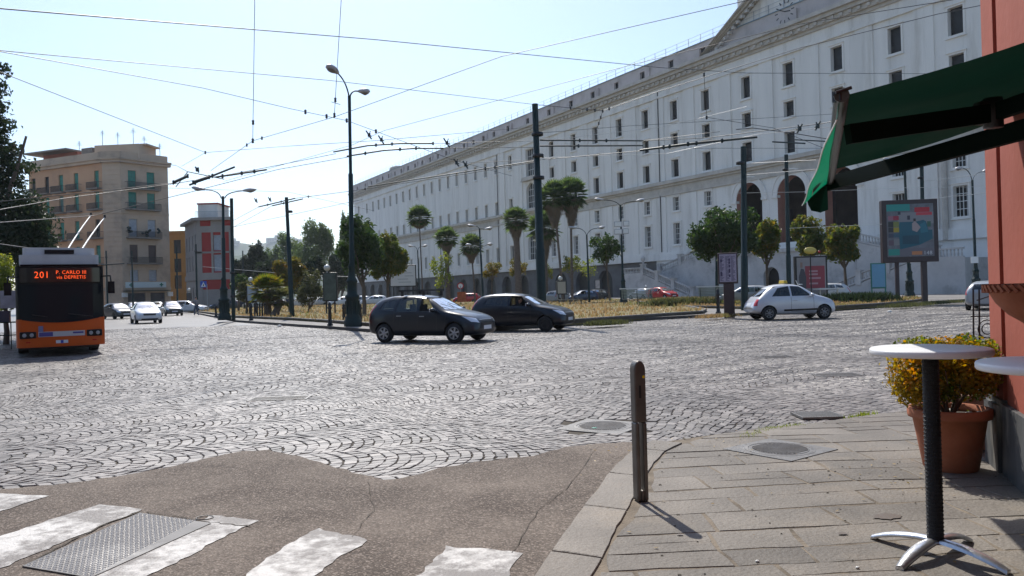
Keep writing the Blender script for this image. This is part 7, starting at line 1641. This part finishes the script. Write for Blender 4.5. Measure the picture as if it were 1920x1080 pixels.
# ---- awning
aw = thing('awning', (0, 0, 0), 0, 'dark green retractable cafe awning with folding arms and a wind-blown valance', 'awning')
green_c = mat('dark_green_canvas', (.005, .032, .023), .85, .1, var=.12, vs=3)
gl = green_c.node_tree; tl_ = gl.nodes.new('ShaderNodeBsdfTranslucent'); tl_.inputs[0].default_value = (.004, .03, .018, 1); ms_ = gl.nodes.new('ShaderNodeMixShader'); ms_.inputs[0].default_value = .15; gl.links.new(gl.nodes['Principled BSDF'].outputs[0], ms_.inputs[1]); gl.links.new(tl_.outputs[0], ms_.inputs[2]); gl.links.new(ms_.outputs[0], gl.nodes['Material Output'].inputs[0])
val_c = leaf_mat('sunlit_valance_cloth', (.008, .10, .06), (.010, .12, .07), .45, 5); val_in = val_c  # lighter copy of the awning green, with sunlight put into its colour
Aa = D(1578, 186, 3.66); Bb = D(1556, 338, 6.75); fd = (Aa-Bb); Bb.z = Aa.z = (Aa.z+Bb.z)/2; 
up = .33; pr = 1.32; inn_ = -wn
Wa = Aa+inn_*pr+Vector((0, 0, up)); Wb = Bb+inn_*pr+Vector((0, 0, up))
P = [[Aa.lerp(Wa, j/10).lerp(Bb.lerp(Wb, j/10), i/16*.77)-Vector((0, 0, .035*sin(pi*j/10)))+Vector((0, 0, .012*sin(pi*i/4)**2)) for j in range(11)] for i in range(17)]
mb = MB(); mb.grid(P); o_ = mb.build('canopy', green_c, aw)
mb = MB(); mb.tube([Aa-(Bb-Aa).normalized()*.03, Bb+(Bb-Aa).normalized()*.03], .035, 10); o_ = mb.build('front_bar', mat('grey_green_bar', (.06, .07, .065), .4, metal=.4), aw)
mb = MB(); mb.box(Aa.x-.01, Aa.y, Aa.z, .04, .05, .05, .4); mb.mi = 1; mb.tube([(Aa.x-.04, Aa.y-.03, Aa.z+.01), (Aa.x+.03, Aa.y-.04, Aa.z+.03)], .009, 6); mb.build('bar_end', [M['black_iron'], M['car_black']], aw)
# valance: hangs from the front bar, its far end blown out toward the street
nV = 22; P = []
for i in range(nV+1):
    f = i/nV; q = Aa.lerp(Bb, f); flare = .03+.20*f; drop = .11+.08*f; r_ = []
    for j in range(6):
        g = j/5; r_.append(q+wn*(flare*g+.006*sin(f*14+j))+Vector((0, 0, -drop*g)))
    P.append(r_)
mb = MB(); mb.grid(P, True); mb.build('valance', val_c, aw)
mb = MB(); mb.tube([r_[-1] for r_ in P], .004, 5); mb.build('valance_piping', M['white_paint'], aw)
c_ = Aa.lerp(Bb, .86)+wn*.115+Vector((0, 0, -.085)); mb = MB(); e1 = (Bb-Aa).normalized(); e2 = Vector((0, 0, 1)); mb.add([c_+wn*.012+e1*.16*cos(k*pi/10)+e2*.075*sin(k*pi/10)-wn*.6*.075*sin(k*pi/10)*.5 for k in range(20)], [tuple(range(20))], False); mb.build('oval_emblem', mat('faded_pale_emblem', (.45, .42, .33), .7), aw)
# loose corner flap at the far end
mb = MB(); f0 = Bb+wn*.02; tri = [[f0, f0+Vector((.0, 0, -.10)), f0+Vector((.0, 0, -.24))], [f0+wn*.10+Vector((0, -.1, -.05)), f0+wn*.14+Vector((0, -.1, -.14)), f0+wn*.10+Vector((0, -.1, -.27))], [f0+wn*.22+Vector((0, -.15, -.17)), f0+wn*.215+Vector((0, -.15, -.20)), f0+wn*.18+Vector((0, -.12, -.25))]]
mb.grid(tri); mb.build('loose_flap', green_c, aw)
# far diagonal support bar and folding arm
arm = mat('dark_green_arm', (.003, .010, .008), .8, .1)
def beam(mb, a, b, w_, h_):
    d_ = (b-a); L_ = d_.length; x_ = d_.normalized(); y_ = Vector((0, 0, 1)).cross(x_).normalized(); z_ = x_.cross(y_); R_ = Matrix((x_, y_, z_)).transposed(); c_ = (a+b)/2; mb.box(c_.x, c_.y, c_.z, L_, w_, h_, M=R_)
a = D(1550, 346, 6.8); b = D(1930, 240, 4.5); b2 = a.lerp(b, 1.12); mb = MB(); beam(mb, a, b2, .05, .115); mb.build('support_bar', arm, aw)
a = D(1590, 252, 4.05); b = D(1862, 212, 4.3); c_ = D(1990, 168, 3.9); mb = MB(); beam(mb, a, b, .05, .10); mb.build('folding_arm', arm, aw); mb = MB(); beam(mb, b, c_, .05, .09); mb.build('folding_arm', arm, aw)
mb = MB(); mb.lathe([(.001, -.08), (.05, -.08), (.05, .08), (.001, .08)], b, 12); mb.box(b.x-.03, b.y, b.z, .12, .06, .12); mb.build('elbow', M['black_iron'], aw)
Wc = Wa-wd_*.1; mb = MB(); mb.tube([Wa-wd_*.2, Wb], .05, 8); mb.build('roller', arm, aw)
# ---- covers and grates in the ground
iron = mat('worn_cast_iron', (.15, .145, .14), .5, metal=.3, var=.3, vs=6, dirt=(.16, .13, .10), dirts=5, bump=.5, bs=60)
def round_cover(p, r, label, sq=None, ribs=14, z=.0):
    t = thing('manhole_cover', p, random.random(), label, 'manhole cover'); mb = MB(); n = 36
    mb.lathe([(r, -.02), (r, .004), (r-.03, .006), (r-.035, .0), (r-.05, .0), (r-.055, .006), (.001, .006)], (0, 0, z), n, smooth=False)
    for k in range(-ribs, ribs+1):
        y_ = k*(r-.07)/ribs; x_ = sqrt(max(0, (r-.07)**2-y_*y_)); 
        if x_ > .03: mb.box(0, y_, z+.008, 2*x_, .4*(r-.07)/ribs, .006)
    mb.build('lid', iron, t)
    if sq: mb = MB(); o1 = sq; mb.prism([(-o1, -o1), (o1, -o1), (o1, o1), (-o1, o1)], -.03, z+.002); mb.build('surround', iron, t)
    return t
p = G(1130, 799); t = round_cover(Vector((p.x, p.y, .0)), .33, 'round iron cover with a green patch in the cobbles left of the bollard', .39); mb = MB(); mb.sphere((-.2, 0, .012), .035, .035, .004, 10, 4); mb.build('green_patch', mat('green_paint', (.02, .22, .15), .5), t)
p = G(1462, 843, .035); round_cover(Vector((p.x, p.y, .036)), .31, 'round ribbed iron cover in the flagstones beyond the bollard', .36, 10, .004)
p = G(1532, 777, .03); t = thing('drain_grate', Vector((p.x, p.y, .03)), .0, 'rectangular slotted drain grate at the sidewalk corner', 'drain grate'); mb = MB(); mb.bx(-.24, .24, -.2, .2, -.02, .004); mb.mi = 1
for k in range(16): x_ = -.21+.028*k; mb.bx(x_-.006, x_+.006, -.17, .17, .0042, .0062)
mb.build('grate', [iron, M['black_iron']], t)
for (x, y, w_, h_, lb) in ((1455, 669, .7, .5, 'pale flat iron cover flush with the far cobbles'), (1570, 703, .75, .5, 'flat iron cover in the cobbles before the table'), (525, 747, .9, .45, 'long grey cover plate in the cobbles at the left')):
    p = G(x, y); mb = MB(); mb.bx(-w_/2, w_/2, -h_/2, h_/2, -.02, .006)
    for k in range(9): mb.bx(-w_/2+.04, w_/2-.04, -h_/2+.05+k*(h_-.1)/9, -h_/2+.065+k*(h_-.1)/9, .0062, .0085)
    o_ = mb.build('cover_plate', iron, None, (p.x, p.y, .003), .05); tag(o_, lb, 'cover plate')
# patterned steel plate across the crosswalk
q = [G(42, 1066), G(262, 965), G(395, 985), G(170, 1088)]; c_ = sum(q, Vector())/4; mb = MB(); e = [v-c_ for v in q]
mb.prism([(v.x, v.y) for v in e][::-1], -.01, .0035); mb.mi = 1
U = (e[1]-e[0]); Vv = (e[3]-e[0]); nu, nv = 44, 26
for i in range(1, nu):
    for j in range(1, nv):
        o0 = e[0]+U*(i/nu)+Vv*(j/nv); s_ = 1 if (i+j) % 2 else -1; a = U.normalized()*.5+Vv.normalized()*.5*s_; a = a.normalized()*.015; b_ = Vector((-a.y, a.x, 0))*.4
        mb.add([o0-a+Vector((0, 0, .0037)), o0+b_+Vector((0, 0, .0037)), o0+a+Vector((0, 0, .0037)), o0-b_+Vector((0, 0, .0037)), o0+Vector((0, 0, .0075))], [(0, 1, 4), (1, 2, 4), (2, 3, 4), (3, 0, 4)][::1], False)
worn_iron = mat('tread_plate', (.085, .08, .078), .5, metal=.3, var=.3, vs=3, dirt=(.42, .41, .39), dirts=1.3, dirta=.7)
o_ = mb.build('tread_plate', [worn_iron, mat('polished_tread', (.22, .21, .20), .35, metal=.5)], None, (c_.x, c_.y, .012)); tag(o_, 'diamond-patterned steel plate set into the crosswalk', 'steel plate')
mb = MB(); mb.tube([(.06*cos(k*pi/8), .05*sin(k*pi/8), .001) for k in range(17)], .004, 5, False); p = G(384, 974); o_ = mb.build('lifting_ring', iron, None, (p.x, p.y, .012)); tag(o_, 'small iron ring on the asphalt beside the tread plate', 'ring')
# litter
lit = mat('paper_litter', (.7, .7, .66), .8)
for i, (x, y, lb) in enumerate(((1420, 1052, 'tiny yellow-white scrap on the flagstones left of the table foot'), (524, 611, 'white crumpled paper on the road by the island kerb, left part'), (1668, 584, 'white scrap on the road below the sofa billboard'), (1608, 1064, 'pale scrap of litter near the bottom right'))):
    p = G(x, y, .04); mb = MB(); mb.sphere((0, 0, .0), .012*p.y*.25, .01*p.y*.25, .006*p.y*.25, 6, 4); o_ = mb.build('paper_scrap', lit, None, p); tag(o_, lb, 'litter', 'scraps of litter')
# ---- houses behind the viewer (seen only as reflections and as the shade they give)
for (x, y, sx, sy, h_, m_, lb) in ((-16, -26, 26, 14, 20, M['grey_base'], 'grey block across the side street behind the viewer, left'), (14, -30, 24, 14, 19, M['grey_base'], 'dark stone block behind the viewer, right'), (-48, -14, 20, 22, 21, M['grey_base'], 'grey block on the left corner behind the viewer'), (-80, 62, 70, 18, 20, M['apt_grey'], 'grey block along the left street, outside the picture')):
    t = thing('town_house', (x, y, 0), -pi/2 if y > 50 else 0, lb, 'building', 'blocks closing the piazza behind the viewer'); mb = MB(); ops_ = [(sx*(k+.5)/6-.6-sx/2, sx*(k+.5)/6+.6-sx/2, z, z+2.1) for k in range(6) for z in (1.0, 5, 9, 13)]
    mb.T = Matrix.Translation((0, sy/2, 0)); wall(mb, -sx/2, sx/2, 0, h_, ops_, .3, 0, 0); mb.T = None; mb.bx(-sx/2, sx/2, -sy/2, sy/2-.32, 0, h_-.02); mb.bx(-sx/2-.3, sx/2+.3, -sy/2, sy/2+.4, h_, h_+.5); mb.build('wall', m_, t)
    for a, b, c, d in ops_: window(t, a, b, c, d, sy/2, .3, 'plain', mats=WC.setdefault('b', (M['grey_pane'], M['apt_grey'], M['grey_pane'])))

# ---- repairs, cracks and stains on the asphalt (thin sheets with their own outline)
def blob(c, rx, ry, rz_, n=26, j=.18): return [Vector((c.x+cos(rz_)*rx*q*cos(a)-sin(rz_)*ry*q*sin(a), c.y+sin(rz_)*rx*q*cos(a)+cos(rz_)*ry*q*sin(a), 0)) for a, q in [(2*pi*k/n, 1+random.uniform(-j, j)) for k in range(n)]]
patch_m = asphalt_mat('dark_asphalt_repair', (.045, .037, .032), (.075, .064, .055), (.2, .17, .15))
light_m = asphalt_mat('pale_scuffed_asphalt', (.12, .108, .10), (.17, .155, .145), (.30, .27, .25))
for (x, y, rx, ry, a_, m_) in ():
    sheet('asphalt_patch', blob(G(x, y), rx, ry, a_), .0085, m_)
mb = MB()
def crack(pts, w_=.006):
    P = [G(*q) for q in pts]; o_ = []
    for a, b in zip(P[:-1], P[1:]):
        for k in range(6): q = a.lerp(b, k/6); o_.append(q+Vector((random.uniform(-.012, .012), random.uniform(-.012, .012), 0)))
    o_.append(P[-1])
    for a, b in zip(o_[:-1], o_[1:]):
        d_ = (b-a).normalized(); s_ = Vector((-d_.y, d_.x, 0))*w_*random.uniform(.4, 1); mb.add([a-s_+Vector((0, 0, .0125)), b-s_+Vector((0, 0, .0125)), b+s_+Vector((0, 0, .0125)), a+s_+Vector((0, 0, .0125))], [(3, 2, 1, 0)], False)
crack([(262, 962), (300, 966), (395, 982), (470, 990)]); crack([(40, 1066), (120, 1024), (200, 985), (262, 962)], .01); crack([(395, 985), (330, 1010), (250, 1048)], .008); crack([(1120, 840), (1060, 920), (1010, 960), (960, 1040)], .003)
crack([(690, 905), (700, 960), (660, 1010)], .003)
tag(mb.build('road_cracks', M['dirt']), kind='structure')
stn = mat('oil_stain', (.035, .03, .028), .35, .6)
for (x, y, r_) in (): sheet('oil_stain', blob(G(x, y), r_*1.3, r_, .2, 18, .3), .0132, stn)
wet = mat('brown_slab_stain', (.11, .085, .065), .5, .5)
for (x, y, r_, q) in ((1663, 968, .10, .06), (1580, 1000, .03, .02), (1275, 1002, .02, .015)): sheet('pavement_stain', blob(G(x, y, .04), r_, q, .1, 22, .2), .0405, wet)
# chewing gum and small dirt
mb = MB()
for k in range(90):
    x, y = random.uniform(.6, 4.2), random.uniform(2.6, 7.2)
    if x > .25+.12*y: mb.lathe([(random.uniform(.006, .013), .0385), (.004, .042)], (x, y, 0), 7)
tag(mb.build('gum_spots', M['dirt']), 'dark chewing gum spots trodden into the flagstones', 'gum spots', kind='stuff')
leafm = leaf_mat('fallen_leaves', (.25, .17, .06), (.12, .13, .04), .2)
V = []
for k in range(160):
    p = random.choice([G(1180+random.gauss(0, 60), 845+random.gauss(0, 8), .045), G(1700+random.gauss(0, 60), 890+random.gauss(0, 22), .045), G(1350+random.gauss(0, 150), 830+random.gauss(0, 12), .045), Vector((random.uniform(.5, 3.4), random.uniform(2.6, 7.5), .045))])
    a = random.random()*6; l = random.uniform(.008, .02); e1 = Vector((cos(a), sin(a), random.uniform(-.2, .4)))*l; e2 = Vector((-sin(a), cos(a), random.uniform(-.2, .4)))*l*.5
    V += [p-e1, p+e2, p+e1, p-e2]
tag(link('fallen_leaves', np_mesh('fallen_leaves', np.array([tuple(v) for v in V]), np.arange(len(V)).reshape(-1, 4), leafm, False, RNG.normal(0, .3, len(V)//4))), 'tiny dry leaves scattered on the sidewalk flagstones', 'fallen leaves', kind='stuff')
# ================================================================== AIR
mb = MB(); mb.bx(-2600, 2600, -80, 3200, -1.5, 260); hz_ = mb.build('haze', [bpy.data.materials.new('haze_air')]); tag(hz_, kind='stuff')
hm_ = hz_.data.materials[0]; hm_.use_nodes = True; n_ = hm_.node_tree.nodes; n_.clear(); pv = n_.new('ShaderNodeVolumePrincipled'); pv.inputs['Color'].default_value = (.80, .90, 1, 1); pv.inputs['Density'].default_value = .00016; pv.inputs['Anisotropy'].default_value = .3
ou = n_.new('ShaderNodeOutputMaterial'); hm_.node_tree.links.new(pv.outputs[0], ou.inputs['Volume'])
hz_['label'] = 'thin bluish summer haze fading the far hill and wood'; hz_['category'] = 'haze'
